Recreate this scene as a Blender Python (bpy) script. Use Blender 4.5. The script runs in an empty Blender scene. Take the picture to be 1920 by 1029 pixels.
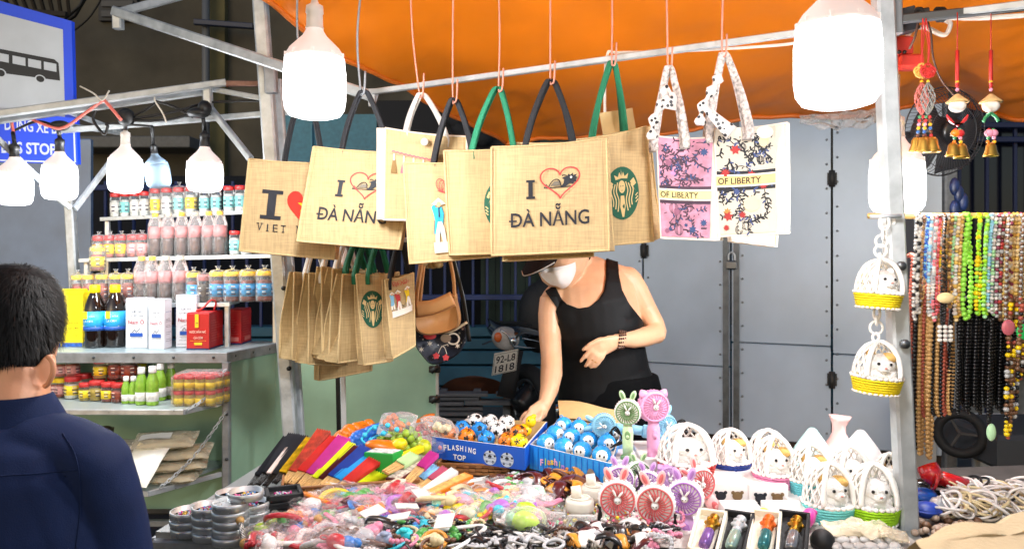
import bpy,math,random,colorsys
import numpy as np
from mathutils import Vector as V,Matrix,Euler,noise
R=math.radians
random.seed(7)
SC=bpy.context.scene
COL=SC.collection

# ------------------------------------------------------------------ camera, sky, exposure
CX,CY,F,H=960.0,470.0,1450.0,1.45 # photo pixels: centre column, horizon row, focal length; eye height (m)
cd=bpy.data.cameras.new('camera')
cam=bpy.data.objects.new('camera',cd)
COL.objects.link(cam)
cam.location=(0,0,H)
cam.rotation_euler=(R(90),0,0)
cd.sensor_width=36
cd.lens=36*F/1920
cd.shift_y=(CY-514.5)/1920
cd.clip_start,cd.clip_end=0.02,300
cd.dof.use_dof=True
cd.dof.focus_distance=2.15
cd.dof.aperture_fstop=8.0
SC.camera=cam
wd=bpy.data.worlds.new('World')
SC.world=wd
wd.use_nodes=True
wn=wd.node_tree.nodes
sky=wn.new('ShaderNodeTexSky')
sky.sky_type='NISHITA'
sky.sun_disc=False
sky.sun_elevation=R(18)
sky.sun_rotation=R(200)
wd.node_tree.links.new(sky.outputs[0],wn['Background'].inputs[0])
wn['Background'].inputs[1].default_value=0.042
SC.view_settings.view_transform='Standard'
SC.view_settings.look='None'
SC.view_settings.exposure=1.55
SC.view_settings.gamma=1
SC.view_settings.use_curve_mapping=False
SC.render.engine='CYCLES'
SC.cycles.max_bounces=7
SC.cycles.transparent_max_bounces=24
SC.cycles.use_denoising=True
SC.cycles.sample_clamp_indirect=6
SC.cycles.sample_clamp_direct=1.8
BULB=46.0 # radiance of the lit bulbs

# ------------------------------------------------------------------ helpers
def P(x,y,d):
    return V(((x-CX)/F*d,d,H+(CY-y)/F*d))

def T(x,y,z=0.8): # photo pixel to the point on the level z
    return P(x,y,(H-z)*F/(y-CY))

def hx(h):
    c=[int(h[i:i+2],16)/255 for i in(0,2,4)]
    return tuple(x/12.92 if x<=.04045 else((x+.055)/1.055)**2.4 for x in c)

_mats={}
def mat(name,col,rough=.5,metal=0,var=0,vscale=30,bump=0,bscale=60,spec=.5,emit=None,es=0,coat=0,sub=0,stretch=None,trans=0):
    if name in _mats:return _mats[name]
    c=hx(col)if isinstance(col,str)else col
    m=bpy.data.materials.new(name);m.use_nodes=True
    n,l=m.node_tree.nodes,m.node_tree.links
    b=n['Principled BSDF']
    b.inputs['Base Color'].default_value=(*c,1)
    b.inputs['Roughness'].default_value=rough
    b.inputs['Metallic'].default_value=metal
    b.inputs['Specular IOR Level'].default_value=spec
    b.inputs['Coat Weight'].default_value=coat
    if trans:
        b.inputs['Transmission Weight'].default_value=trans
    if sub:
        b.inputs['Subsurface Weight'].default_value=sub
        b.inputs['Subsurface Radius'].default_value=(.012,.005,.003)
        b.inputs['Subsurface Scale'].default_value=1
    if emit:
        b.inputs['Emission Color'].default_value=(*(hx(emit)if isinstance(emit,str)else emit),1)
        b.inputs['Emission Strength'].default_value=es
    if var or bump:
        tc=n.new('ShaderNodeTexCoord');src=tc.outputs['Object']
        if stretch:
            mp=n.new('ShaderNodeMapping');mp.inputs['Scale'].default_value=stretch
            l.new(src,mp.inputs['Vector']);src=mp.outputs[0]
    if var:
        t=n.new('ShaderNodeTexNoise');t.inputs['Scale'].default_value=vscale;t.inputs['Detail'].default_value=5
        l.new(src,t.inputs['Vector'])
        rp=n.new('ShaderNodeValToRGB')
        rp.color_ramp.elements[0].position=.3;rp.color_ramp.elements[1].position=.7
        rp.color_ramp.elements[0].color=(*[x*(1-var)for x in c],1)
        rp.color_ramp.elements[1].color=(*[min(1,x*(1+var*.6))for x in c],1)
        l.new(t.outputs['Fac'],rp.inputs[0]);l.new(rp.outputs[0],b.inputs['Base Color'])
        mr=n.new('ShaderNodeMapRange');mr.inputs['To Min'].default_value=max(.03,rough-.12);mr.inputs['To Max'].default_value=min(1,rough+.12)
        l.new(t.outputs['Fac'],mr.inputs[0]);l.new(mr.outputs[0],b.inputs['Roughness'])
    if bump:
        t2=n.new('ShaderNodeTexNoise');t2.inputs['Scale'].default_value=bscale;t2.inputs['Detail'].default_value=4
        l.new(src,t2.inputs['Vector'])
        bp=n.new('ShaderNodeBump');bp.inputs['Strength'].default_value=bump;bp.inputs['Distance'].default_value=.01
        l.new(t2.outputs['Fac'],bp.inputs['Height']);l.new(bp.outputs[0],b.inputs['Normal'])
    _mats[name]=m
    return m

def film(name,col='ffffff',op=.1,rough=.12,bump=.5,bscale=45,fk=.8): # thin clear plastic: see-through with glints
    if name in _mats:return _mats[name]
    m=bpy.data.materials.new(name);m.use_nodes=True
    n,l=m.node_tree.nodes,m.node_tree.links
    b=n['Principled BSDF']
    b.inputs['Base Color'].default_value=(*hx(col),1)
    b.inputs['Roughness'].default_value=rough
    tr=n.new('ShaderNodeBsdfTransparent');tr.inputs[0].default_value=(*[min(1,.75+.25*x)for x in hx(col)],1)
    mx=n.new('ShaderNodeMixShader')
    fr=n.new('ShaderNodeFresnel');fr.inputs[0].default_value=1.28
    ad=n.new('ShaderNodeMath');ad.operation='MULTIPLY_ADD';ad.inputs[1].default_value=fk;ad.inputs[2].default_value=op;ad.use_clamp=True
    tc=n.new('ShaderNodeTexCoord')
    t2=n.new('ShaderNodeTexNoise');t2.inputs['Scale'].default_value=bscale;t2.inputs['Detail'].default_value=3
    l.new(tc.outputs['Object'],t2.inputs['Vector'])
    bp=n.new('ShaderNodeBump');bp.inputs['Strength'].default_value=bump;bp.inputs['Distance'].default_value=.02
    l.new(t2.outputs['Fac'],bp.inputs['Height']);l.new(bp.outputs[0],b.inputs['Normal']);l.new(bp.outputs[0],fr.inputs['Normal'])
    l.new(fr.outputs[0],ad.inputs[0]);l.new(ad.outputs[0],mx.inputs[0])
    l.new(tr.outputs[0],mx.inputs[1]);l.new(b.outputs[0],mx.inputs[2])
    l.new(mx.outputs[0],n['Material Output'].inputs[0])
    _mats[name]=m
    return m

def weave(name,col,scale=420,var=.3): # jute cloth: crossed threads and slubs
    if name in _mats:return _mats[name]
    c=hx(col)
    m=bpy.data.materials.new(name);m.use_nodes=True
    n,l=m.node_tree.nodes,m.node_tree.links
    b=n['Principled BSDF'];b.inputs['Roughness'].default_value=.9;b.inputs['Specular IOR Level'].default_value=.15
    tc=n.new('ShaderNodeTexCoord')
    outs=[]
    for st in((220,220,14),(14,14,220)):
        mp=n.new('ShaderNodeMapping');mp.inputs['Scale'].default_value=st
        l.new(tc.outputs['Object'],mp.inputs['Vector'])
        t=n.new('ShaderNodeTexNoise');t.inputs['Scale'].default_value=1;t.inputs['Detail'].default_value=3
        l.new(mp.outputs[0],t.inputs['Vector']);outs.append(t.outputs['Fac'])
    a=n.new('ShaderNodeMath');a.operation='ADD';l.new(outs[0],a.inputs[0]);l.new(outs[1],a.inputs[1])
    h=n.new('ShaderNodeMath');h.operation='MULTIPLY';h.inputs[1].default_value=.5;l.new(a.outputs[0],h.inputs[0])
    rp=n.new('ShaderNodeValToRGB');rp.color_ramp.elements[0].position=.36;rp.color_ramp.elements[1].position=.62
    rp.color_ramp.elements[0].color=(*[x*(1-var)for x in c],1);rp.color_ramp.elements[1].color=(*[min(1,x*1.12)for x in c],1)
    l.new(h.outputs[0],rp.inputs[0]);l.new(rp.outputs[0],b.inputs['Base Color'])
    bp=n.new('ShaderNodeBump');bp.inputs['Strength'].default_value=.35;bp.inputs['Distance'].default_value=.004
    l.new(h.outputs[0],bp.inputs['Height']);l.new(bp.outputs[0],b.inputs['Normal'])
    _mats[name]=m
    return m

def bez(pts,n=8): # Catmull-Rom through the points
    pts=[V(p)for p in pts]
    if len(pts)<3:return[pts[0].lerp(pts[-1],i/n)for i in range(n+1)]
    q=[pts[0]*2-pts[1]]+pts+[pts[-1]*2-pts[-2]]
    o=[]
    for i in range(1,len(q)-2):
        for k in range(n):
            t=k/n;a,b,c,d=q[i-1],q[i],q[i+1],q[i+2]
            o.append(.5*((2*b)+(c-a)*t+(2*a-5*b+4*c-d)*t*t+(3*b-a-3*c+d)*t**3))
    o.append(pts[-1])
    return o

def rot_to(d,up=V((0,0,1))): # matrix whose Z axis runs along d
    return d.to_track_quat('Z','Y').to_matrix().to_4x4()

class MB:
    def __init__(s):s.v,s.f,s.m,s.sm=[],[],[],[]
    def add(s,vs,fs,mi=0,smooth=True,M=None):
        o=len(s.v)
        s.v+=[tuple(M@V(v))for v in vs]if M is not None else[tuple(v)for v in vs]
        for f in fs:
            s.f.append(tuple(i+o for i in f));s.m.append(mi);s.sm.append(smooth)
        return s
    def box(s,c,d,M=None,mi=0,b=0.0):
        x,y,z=d[0]/2,d[1]/2,d[2]/2
        if b:
            b=min(b,x*.9,y*.9,z*.9)
            vs,fs=[],[]
            for sz in(-1,1):
                for(ix,ring)in((0,1),(1,0))if sz<0 else((1,0),(0,1)):
                    xx,yy,zz=(x-b,y-b,z)if ring else(x,y,z-b)
                    vs+=[(-xx,-yy,sz*zz),(xx,-yy,sz*zz),(xx,yy,sz*zz),(-xx,yy,sz*zz)]
            fs=[(3,2,1,0),(12,13,14,15)]
            for k in range(3):
                for i in range(4):
                    j=(i+1)%4
                    fs.append((k*4+i,k*4+j,k*4+4+j,k*4+4+i))
        else:
            vs=[(i*x,j*y,k*z)for k in(-1,1)for(i,j)in((-1,-1),(1,-1),(1,1),(-1,1))]
            fs=[(3,2,1,0),(4,5,6,7),(0,1,5,4),(1,2,6,5),(2,3,7,6),(3,0,4,7)]
        vs=[V(v)+V(c)for v in vs]if M is None else[M@(V(v)+V(c))for v in vs]
        return s.add(vs,fs,mi,False)
    def loft(s,pts,rad,n=10,mi=0,closed=False,caps=True,side=None,smooth=True):
        pts=[V(p)for p in pts];N=len(pts);vs,fs=[],[]
        u=None
        for i,p in enumerate(pts):
            if closed:t=pts[(i+1)%N]-pts[i-1]
            else:t=pts[min(i+1,N-1)]-pts[max(i-1,0)]
            if t.length<1e-9:t=V((0,0,1))
            t.normalize()
            if side is not None:u=V(side)
            elif u is None:u=V((1,0,0))if abs(t.x)<.8 else V((0,1,0))
            u=u-t*u.dot(t)
            if u.length<1e-6:u=t.orthogonal()
            u.normalize();w=t.cross(u)
            r=rad[i]if isinstance(rad,list)else rad
            a,b=r if isinstance(r,(list,tuple))else(r,r)
            for k in range(n):
                g=2*math.pi*(k+.5)/n
                vs.append(p+u*a*math.cos(g)+w*b*math.sin(g))
        for i in range(N if closed else N-1):
            for k in range(n):
                A,B,j=i*n,((i+1)%N)*n,(k+1)%n
                fs.append((A+k,A+j,B+j,B+k))
        if caps and not closed:
            fs.append(tuple(range(n-1,-1,-1)));fs.append(tuple(range((N-1)*n,N*n)))
        return s.add(vs,fs,mi,smooth)
    def tube(s,pts,r,n=8,mi=0,closed=False,smooth=True):return s.loft(pts,r,n,mi,closed,True,None,smooth)
    def bar(s,a,b,w,h=None,mi=0,up=V((0,0,1))): # square tube
        a,b=V(a),V(b);t=(b-a).normalized();u=up.cross(t)
        if u.length<.1:u=V((1,0,0))-t*t.x
        u.normalize();v=t.cross(u);h=h or w;vs=[]
        c=min(w,h)*.14
        for p in(a,b):
            for x,y in((-w/2+c,-h/2),(w/2-c,-h/2),(w/2,-h/2+c),(w/2,h/2-c),(w/2-c,h/2),(-w/2+c,h/2),(-w/2,h/2-c),(-w/2,-h/2+c)):
                vs.append(p+u*x+v*y)
        fs=[(i,(i+1)%8,8+(i+1)%8,8+i)for i in range(8)]+[tuple(range(7,-1,-1)),tuple(range(8,16))]
        return s.add(vs,fs,mi,False)
    def lathe(s,prof,n=20,M=None,mi=0,smooth=True):
        vs,fs=[],[]
        for r,z in prof:
            for k in range(n):
                g=2*math.pi*k/n
                vs.append((r*math.cos(g),r*math.sin(g),z))
        for i in range(len(prof)-1):
            for k in range(n):
                j=(k+1)%n
                fs.append((i*n+k,i*n+j,i*n+n+j,i*n+n+k))
        if prof[0][0]>1e-6:fs.append(tuple(range(n-1,-1,-1)))
        if prof[-1][0]>1e-6:fs.append(tuple(range((len(prof)-1)*n,len(prof)*n)))
        return s.add(vs,fs,mi,smooth,M)
    def ball(s,c,r,nu=10,nv=7,mi=0,M=None):
        rx,ry,rz=r if isinstance(r,(list,tuple))else(r,r,r)
        vs,fs=[(0,0,-rz)],[]
        for i in range(1,nv):
            a=-math.pi/2+math.pi*i/nv
            for k in range(nu):
                g=2*math.pi*k/nu
                vs.append((rx*math.cos(a)*math.cos(g),ry*math.cos(a)*math.sin(g),rz*math.sin(a)))
        vs.append((0,0,rz));L=len(vs)-1
        for k in range(nu):
            j=(k+1)%nu
            fs.append((0,1+j,1+k));fs.append((L,L-nu+k,L-nu+j))
            for i in range(nv-2):
                A=1+i*nu
                fs.append((A+k,A+j,A+nu+j,A+nu+k))
        MM=Matrix.Translation(V(c))@(M if M is not None else Matrix())
        return s.add(vs,fs,mi,True,MM)
    def torus(s,M,Rr,r,n=24,k=8,mi=0,sy=1):
        return s.tube([M@V((Rr*math.cos(2*math.pi*i/n),Rr*sy*math.sin(2*math.pi*i/n),0))for i in range(n)],r,k,mi,True)
    def prism(s,poly,z0,z1,M=None,mi=0,smooth=False):
        n=len(poly)
        vs=[(x,y,z0)for x,y in poly]+[(x,y,z1)for x,y in poly]
        fs=[tuple(range(n-1,-1,-1)),tuple(range(n,2*n))]+[(i,(i+1)%n,n+(i+1)%n,n+i)for i in range(n)]
        return s.add(vs,fs,mi,smooth,M)
    def grid(s,fn,nu,nv,mi=0,smooth=True):
        vs=[fn(i/nu,j/nv)for j in range(nv+1)for i in range(nu+1)]
        fs=[(j*(nu+1)+i,j*(nu+1)+i+1,(j+1)*(nu+1)+i+1,(j+1)*(nu+1)+i)for j in range(nv)for i in range(nu)]
        return s.add(vs,fs,mi,smooth)
    def mesh(s,name='m',Mi=None):
        me=bpy.data.meshes.new(name)
        me.from_pydata([tuple(Mi@V(v))for v in s.v]if Mi is not None else s.v,[],s.f)
        me.polygons.foreach_set('material_index',s.m)
        me.polygons.foreach_set('use_smooth',s.sm)
        me.update()
        return me
    def build(s,name,mats,parent=None,local=False,kind=None,label=None):
        Mi=None
        if parent is not None and not local:Mi=world_of(parent).inverted()
        return link(name,s.mesh(name,Mi),mats,parent,kind,label)

def world_of(o):
    M=o.matrix_basis.copy()
    while o.parent is not None:
        o=o.parent;M=o.matrix_basis@M
    return M

def link(name,me,mats,parent=None,kind=None,label=None):
    if not isinstance(mats,(list,tuple)):mats=[mats]
    for m in mats:me.materials.append(m)
    o=bpy.data.objects.new(name,me);COL.objects.link(o)
    if parent is not None:o.parent=parent
    if kind:o['kind']=kind
    if label:o['label']=label
    return o

def thing(name,label,cat,loc=(0,0,0),M=None,group=None,kind=None):
    o=bpy.data.objects.new(name,None);COL.objects.link(o);o.empty_display_size=.05
    o.matrix_basis=Matrix.Translation(V(loc))@(M if M is not None else Matrix())
    o['label']=label;o['category']=cat
    if group:o['group']=group
    if kind:o['kind']=kind
    return o

def tag(o,label,cat,group=None):
    o['label']=label;o['category']=cat
    if group:o['group']=group
    return o

KIDS={}
def kids(o):
    if o.name not in KIDS:KIDS[o.name]=[c for c in o.children]
    return KIDS[o.name]

class Proto: # one built thing; further ones are copies that share its meshes
    def __init__(s,root):s.root,s.used=root,False
    def put(s,M,label,group=None,mats=None):
        if not s.used:
            o=s.root;s.used=True
            s.tree=[(c,list(c.children))for c in o.children]
            parts=[(c.name.split('.')[0],c)for c in o.children]+[(g.name.split('.')[0],g)for c in o.children for g in c.children]
        else:
            o=s.root.copy();COL.objects.link(o);parts=[]
            for c0,gs in s.tree:
                c=c0.copy();COL.objects.link(c);c.parent=o;parts.append((c0.name.split('.')[0],c))
                for g0 in gs:
                    g=g0.copy();COL.objects.link(g);g.parent=c;parts.append((g0.name.split('.')[0],g))
        o.matrix_basis=M;o['label']=label
        for nm,c in parts:
            if c.material_slots and c is not s.root and not(mats and nm in mats):c.material_slots[0].link='DATA'
        if group:o['group']=group
        if mats:
            for nm,c in parts:
                if nm in mats and c.material_slots:
                    c.material_slots[0].link='OBJECT';c.material_slots[0].material=mats[nm]
        return o

def at(p,rz=0,s=1.0,rx=0,ry=0):
    sc=s if isinstance(s,(tuple,list))else(s,s,s)
    return Matrix.Translation(V(p))@Euler((rx,ry,rz)).to_matrix().to_4x4()@Matrix.Diagonal((*sc,1))

_txt={}
def text_geo(s,bold=0.0,res=3):
    k=(s,bold)
    if k not in _txt:
        c=bpy.data.curves.new('t','FONT');c.body=s;c.align_x='CENTER';c.size=1;c.offset=bold;c.resolution_u=res
        o=bpy.data.objects.new('t',c);COL.objects.link(o)
        bpy.context.view_layer.update()
        me=bpy.data.meshes.new_from_object(o.evaluated_get(bpy.context.evaluated_depsgraph_get()))
        vs=[tuple(v.co)[:2]for v in me.vertices];fs=[tuple(p.vertices)for p in me.polygons]
        bpy.data.objects.remove(o);bpy.data.curves.remove(c);bpy.data.meshes.remove(me)
        _txt[k]=(vs,fs)
    return _txt[k]

class Pr: # flat print: x to the right, y downward, unit = width of the printed face
    def __init__(s):s.v,s.f,s.m=[],[],[]
    def poly(s,pts,mi=0):
        o=len(s.v);s.v+=[(x,y,mi)for x,y in pts];s.f.append(tuple(range(o,o+len(pts))));s.m.append(mi);return s
    def ell(s,x,y,a,b,mi=0,rot=0,n=16):
        c,d=math.cos(rot),math.sin(rot);o=len(s.v);s.v.append((x,y,mi));rs=(.5,1)if a>.1 else(1,)
        for k in rs:s.v+=[(x+k*(a*math.cos(t)*c-b*math.sin(t)*d),y+k*(a*math.cos(t)*d+b*math.sin(t)*c),mi)for t in[2*math.pi*i/n for i in range(n)]]
        F_=[(o,o+1+i,o+1+(i+1)%n)for i in range(n)]
        if len(rs)>1:F_+=[(o+1+i,o+1+n+i,o+1+n+(i+1)%n,o+1+(i+1)%n)for i in range(n)]
        s.f+=F_;s.m+=[mi]*len(F_);return s
    def rect(s,x0,y0,x1,y1,mi=0):
        nx,ny=max(1,int(abs(x1-x0)/.09)),max(1,int(abs(y1-y0)/.09));o=len(s.v)
        s.v+=[(x0+(x1-x0)*i/nx,y0+(y1-y0)*j/ny,mi)for j in range(ny+1)for i in range(nx+1)]
        for j in range(ny):
            for i in range(nx):a=o+j*(nx+1)+i;s.f.append((a,a+1,a+nx+2,a+nx+1));s.m.append(mi)
        return s
    def rib(s,pts,w,mi=0,closed=False):
        n=len(pts);o=len(s.v)
        for i in range(n):
            a=pts[i-1]if(i or closed)else pts[0];b=pts[(i+1)%n]if(i<n-1 or closed)else pts[-1]
            dx,dy=b[0]-a[0],b[1]-a[1];L=math.hypot(dx,dy)or 1
            ww=w[i]if isinstance(w,list)else w
            s.v+=[(pts[i][0]-dy/L*ww/2,pts[i][1]+dx/L*ww/2,mi),(pts[i][0]+dy/L*ww/2,pts[i][1]-dx/L*ww/2,mi)]
        for i in range(n if closed else n-1):
            j=(i+1)%n
            s.f.append((o+2*i,o+2*i+1,o+2*j+1,o+2*j));s.m.append(mi)
        return s
    def curve(s,pts,w,mi=0,n=6):return s.rib([(p.x,p.y)for p in bez([V((*q,0))for q in pts],n)],w,mi)
    def ring(s,x,y,a,b,w,mi=0,n=20):return s.rib([(x+a*math.cos(2*math.pi*i/n),y+b*math.sin(2*math.pi*i/n))for i in range(n)],w,mi,True)
    def text(s,t,x,y,h,mi=0,w=None,bold=0.0,slant=0,rot=0): # cap height h, centred at x,y; optional total width w
        vs,fs=text_geo(t,bold);xs=[v[0]for v in vs];W=max(xs)-min(xs);cx=(max(xs)+min(xs))/2
        k=h/.73;kx=(w/W)if w else k;o=len(s.v);c,d=math.cos(rot),math.sin(rot)
        for vx,vy in vs:
            X=(vx-cx)*kx+slant*vy*k;Y=-(vy-.365)*k
            s.v.append((x+X*c-Y*d,y+X*d+Y*c,mi))
        for f in fs:s.f.append(tuple(i+o for i in f));s.m.append(mi)
        return s
    def emit(s,name,S,mats,parent,off=.0016,step=.0005):
        mb=MB();mb.v=[tuple(S(x,y,off+step*mi))for x,y,mi in s.v];mb.f=s.f;mb.m=s.m;mb.sm=[False]*len(s.f)
        return mb.build(name,mats,parent)

def flat(o,r,d): # surface map for a flat face: origin at top-left, right and down vectors (per unit)
    o,r,d=V(o),V(r),V(d);n=d.cross(r).normalized()
    return lambda x,y,f=0:o+r*x+d*y+n*f

def fuse(mb,voxel,smooth=4,name='body'):
    o=bpy.data.objects.new('fuse',mb.mesh('fuse'));COL.objects.link(o)
    m=o.modifiers.new('r','REMESH');m.mode='VOXEL';m.voxel_size=voxel;m.use_smooth_shade=True
    if smooth:
        q=o.modifiers.new('s','SMOOTH');q.iterations=smooth;q.factor=.5
    bpy.context.view_layer.update()
    me=bpy.data.meshes.new_from_object(o.evaluated_get(bpy.context.evaluated_depsgraph_get()))
    old=o.data;bpy.data.objects.remove(o);bpy.data.meshes.remove(old)
    me.name=name
    for p in me.polygons:p.use_smooth=True
    return me

def garment(me,inside,off,name='cloth'): # shell cut from a body: inside(xyz) > 0 is kept, cut line smoothed onto 0
    n=len(me.vertices);co=np.zeros(n*3);me.vertices.foreach_get('co',co);co=co.reshape(-1,3)
    no=np.zeros(n*3);me.vertices.foreach_get('normal',no);no=no.reshape(-1,3)
    s=inside(co)
    keep=[tuple(p.vertices)for p in me.polygons if sum(s[i]>0 for i in p.vertices)>=3]
    h=.002
    used=sorted({i for f in keep for i in f});idx={v:k for k,v in enumerate(used)}
    g=np.stack([(inside(co+np.eye(3)[k]*h)-s)/h for k in range(3)],1)
    gl=(g**2).sum(1)+1e-9
    ec={}
    for f in keep:
        for a,b in zip(f,f[1:]+f[:1]):ec[(min(a,b),max(a,b))]=ec.get((min(a,b),max(a,b)),0)+1
    bd={v for e,c in ec.items()if c==1 for v in e}
    out=co+no*off
    for v in bd:
        out[v]-=g[v]/gl[v]*max(-.008,min(.008,s[v]))
    mb=MB();mb.v=[tuple(out[i])for i in used];mb.f=[tuple(idx[i]for i in f)for f in keep]
    mb.m=[0]*len(mb.f);mb.sm=[True]*len(mb.f)
    loop=[e for e,c in ec.items()if c==1] # turn the hem inward so that the cloth has a thickness
    base=len(mb.v);hm={}
    for v in bd:
        hm[v]=len(mb.v);mb.v.append(tuple(out[v]-no[v]*(off+.003)))
    for a,b in loop:
        mb.f.append((idx[a],idx[b],hm[b],hm[a]));mb.m.append(0);mb.sm.append(True)
    return mb

def poly_in(poly): # signed distance to a polygon (inside positive), numpy
    pg=np.array(poly,float)
    def fn(x,y):
        d=np.full(x.shape,1e9);ins=np.zeros(x.shape,bool);n=len(pg)
        for i in range(n):
            ax,ay=pg[i];bx,by=pg[(i+1)%n];ex,ey=bx-ax,by-ay
            t=np.clip(((x-ax)*ex+(y-ay)*ey)/(ex*ex+ey*ey+1e-12),0,1)
            d=np.minimum(d,np.hypot(x-ax-t*ex,y-ay-t*ey))
            if ay!=by:
                c=((ay>y)!=(by>y))&(x<ex*(y-ay)/ey+ax);ins^=c
        return np.where(ins,d,-d)
    return fn

ORD='first second third fourth fifth sixth seventh eighth ninth tenth eleventh twelfth thirteenth fourteenth fifteenth sixteenth seventeenth eighteenth nineteenth twentieth'.split()
def nth(i):return ORD[i]if i<20 else 'twenty-'+ORD[i-20]if i<29 else str(i+1)+'th'

# common materials
WHITE=mat('white_plastic','e8e6e2',.35)
BLACK=mat('black_plastic','111214',.35)
RUBBER=mat('black_rubber','0c0c0d',.75,bump=.1)
GALV=mat('galvanised_steel','b4b8ba',.42,.4,var=.3,vscale=18,bump=.12,bscale=90)
GALVD=mat('dull_steel','8b8e92',.5,.35,var=.3,vscale=22,bump=.1)
ALU=mat('aluminium','c9cdd0',.32,.5,var=.2,vscale=25)
CLEAR=film('clear_film')
CLEARP=film('clear_plastic_shell','ffffff',.08,.05,.05)
GOLD=mat('brass','b98a2e',.28,.95,var=.2)
WOODB=mat('pale_wood','c79a5a',.5,var=.3,vscale=60,stretch=(1,1,6))
CORD=mat('black_cord','0b0b0c',.5)
PAPER=mat('white_card','dedbd4',.7)
# ------------------------------------------------------------------ ground and far background
PAVE=mat('pavement_grey','5b5a58',.8,var=.3,vscale=5,bump=.3,bscale=40)
mb=MB();mb.grid(lambda u,v:(-40+80*u,-10+60*v,0),4,4);mb.build('ground',mat('asphalt',(.05,.05,.052),.85,var=.3,vscale=8,bump=.4,bscale=120),kind='structure')
mb=MB()
for i in range(12):
    for j in range(8):
        mb.box((-7+i*1.0,4.5+j*.5,.085),(.99,.49,.17),b=.008)
mb.build('pavement',PAVE,kind='structure')

YB=8.5 # old plastered house behind the left stall
OLIVE=mat('stained_plaster','504d44',.9,var=.5,vscale=1.4,bump=.15,bscale=60)
bd=thing('building','dark olive plastered house wall with a grey pipe behind the left stall','building',(-2,YB,0))
mb=MB();mb.box((-.5,YB+.15,2.6),(13,.3,5.2));mb.build('wall',OLIVE,bd)
a=P(395,0,YB-.08);mb=MB();mb.box((a.x+.07,YB-.05,3.0),(.18,.1,4.2));mb.build('plaster_pier',mat('yellow_plaster','5c583c',.9,var=.3,vscale=3),bd)
mb=MB();mb.tube([P(386,-80,YB-.22),P(386,160,YB-.22),P(386,420,YB-.22)],.04,10);mb.build('drain_pipe',mat('pipe_grey','5c6066',.5),bd)
w0,w1=P(190,-60,YB),P(262,42,YB)
mb=MB();mb.box(((w0.x+w1.x)/2,YB-.03,(w0.z+w1.z)/2),(w1.x-w0.x,.06,w0.z-w1.z));win=mb.build('window',mat('dark_frame','20242a',.6),bd)
for i in range(5):
    mb=MB();mb.box(((w0.x+w1.x)/2,YB-.07,w1.z+.07+i*.11),(w1.x-w0.x-.08,.02,.07),b=.004);mb.build('louvre',mat('louvre_grey','2e333b',.5),win)
mb=MB();mb.box((P(250,272,YB-.35).x,YB-.3,P(250,272,YB-.3).z),(1.35,.5,.12),Matrix.Identity(4),b=.01);mb.build('awning',mat('awning_grey','5a5d60',.6,var=.2),bd)
mb=MB();mb.bar(P(365,42,YB-.3),P(475,50,YB-.3),.06);mb.build('lamp_bracket',mat('bracket_blue','1d2b47',.5),bd)
mb=MB()
for i in range(9):
    mb.bar(P(-40+i*20,-60,YB-1.2),P(10+i*15,30,YB-1.0),.03)
mb.bar(P(-60,15,YB-1.1),P(125,28,YB-1.1),.05)
mb.build('roof_trellis',mat('trellis_dark','26211c',.8),bd)
mb=MB()
mb.tube([P(112,50,YB-.6),P(140,30,YB-.6),P(170,-20,YB-.6)],.022,6)
mb.tube([P(118,40,YB-.7),P(150,12,YB-.7),P(165,-20,YB-.7)],.014,6)
mb.tube(bez([P(130,65,YB-.6),P(170,30,YB-.6),P(205,-30,YB-.6)]),.01,5)
tag(mb.build('power_cable',CORD),'bundle of dark overhead cables crossing beside the bus stop sign','cable')

# dark room behind the blue railing, with a few green boards
YR=6.4
mb=MB();mb.box((-1.6,7.4,1.08),(9.0,.1,2.16));mb.build('back_wall',mat('dark_navy_wall','10151f',.9,var=.3,vscale=3),kind='structure')
sh=thing('board_shutter','dark green shutter of upright boards behind the blue railing','shutter',(0,7.0,.1))
for i in range(11):
    mb=MB();mb.box((P(915,0,7).x+i*.135,7.0+.01*(i%2),1.4),(.13,.03,2.6),b=.006);mb.build('board',mat('green_board','33443a',.7,var=.4,vscale=6,stretch=(3,3,.4)),sh)
lw=thing('low_wall','teal blue boarded low wall under the railing behind the motorbike','wall',(0,YR,0))
TEAL=mat('teal_paint','33657a',.6,var=.22,vscale=4,bump=.08)
zt=P(0,612,YR).z
for i,(y0,y1)in enumerate(((612,632),(634,655),(657,683),(685,722),(724,900))):
    z0,z1=max(.0,P(0,y1,YR).z),P(0,y0,YR).z
    mb=MB();mb.box((-1.5,YR+.1-.012*i,(z0+z1)/2),(8.8,.2,z1-z0-.006),b=.008);mb.build('board',TEAL,lw)
rl=thing('railing','blue iron window railing above the teal low wall','railing',(0,YR,zt))
BLUE=mat('navy_blue_iron','1c356f',.45,.1,var=.2,vscale=15)
x=145
mb0=MB();mb0.bar((0,0,0),(0,0,1.2),.022)
bar_me=None
while x<1075:
    p=P(x,612,YR)
    if bar_me is None:
        b0=mb0.build('bar',BLUE,rl,True);bar_me=b0.data
    else:
        b0=bpy.data.objects.new('bar',bar_me);COL.objects.link(b0);b0.parent=rl
    b0.location=(p.x,0,0);x+=26.5
for y in(557,352):
    mb=MB();mb.bar(P(140,y,YR-.02),P(1080,y,YR-.02),.03,.045);mb.build('rail',BLUE,rl)
mb=MB();mb.box((P(40,0,5.2).x-.1,5.2,1.2),(1.15,.03,2.0),b=.008);o=mb.build('metal_sheet',mat('blue_grey_sheet','7f93b4',.42,.2,var=.25,vscale=3,bump=.25,bscale=4))
tag(o,'dented blue grey metal sheet standing behind the left stall','metal sheet')
bl=P(325,300,YR-.1)
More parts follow.
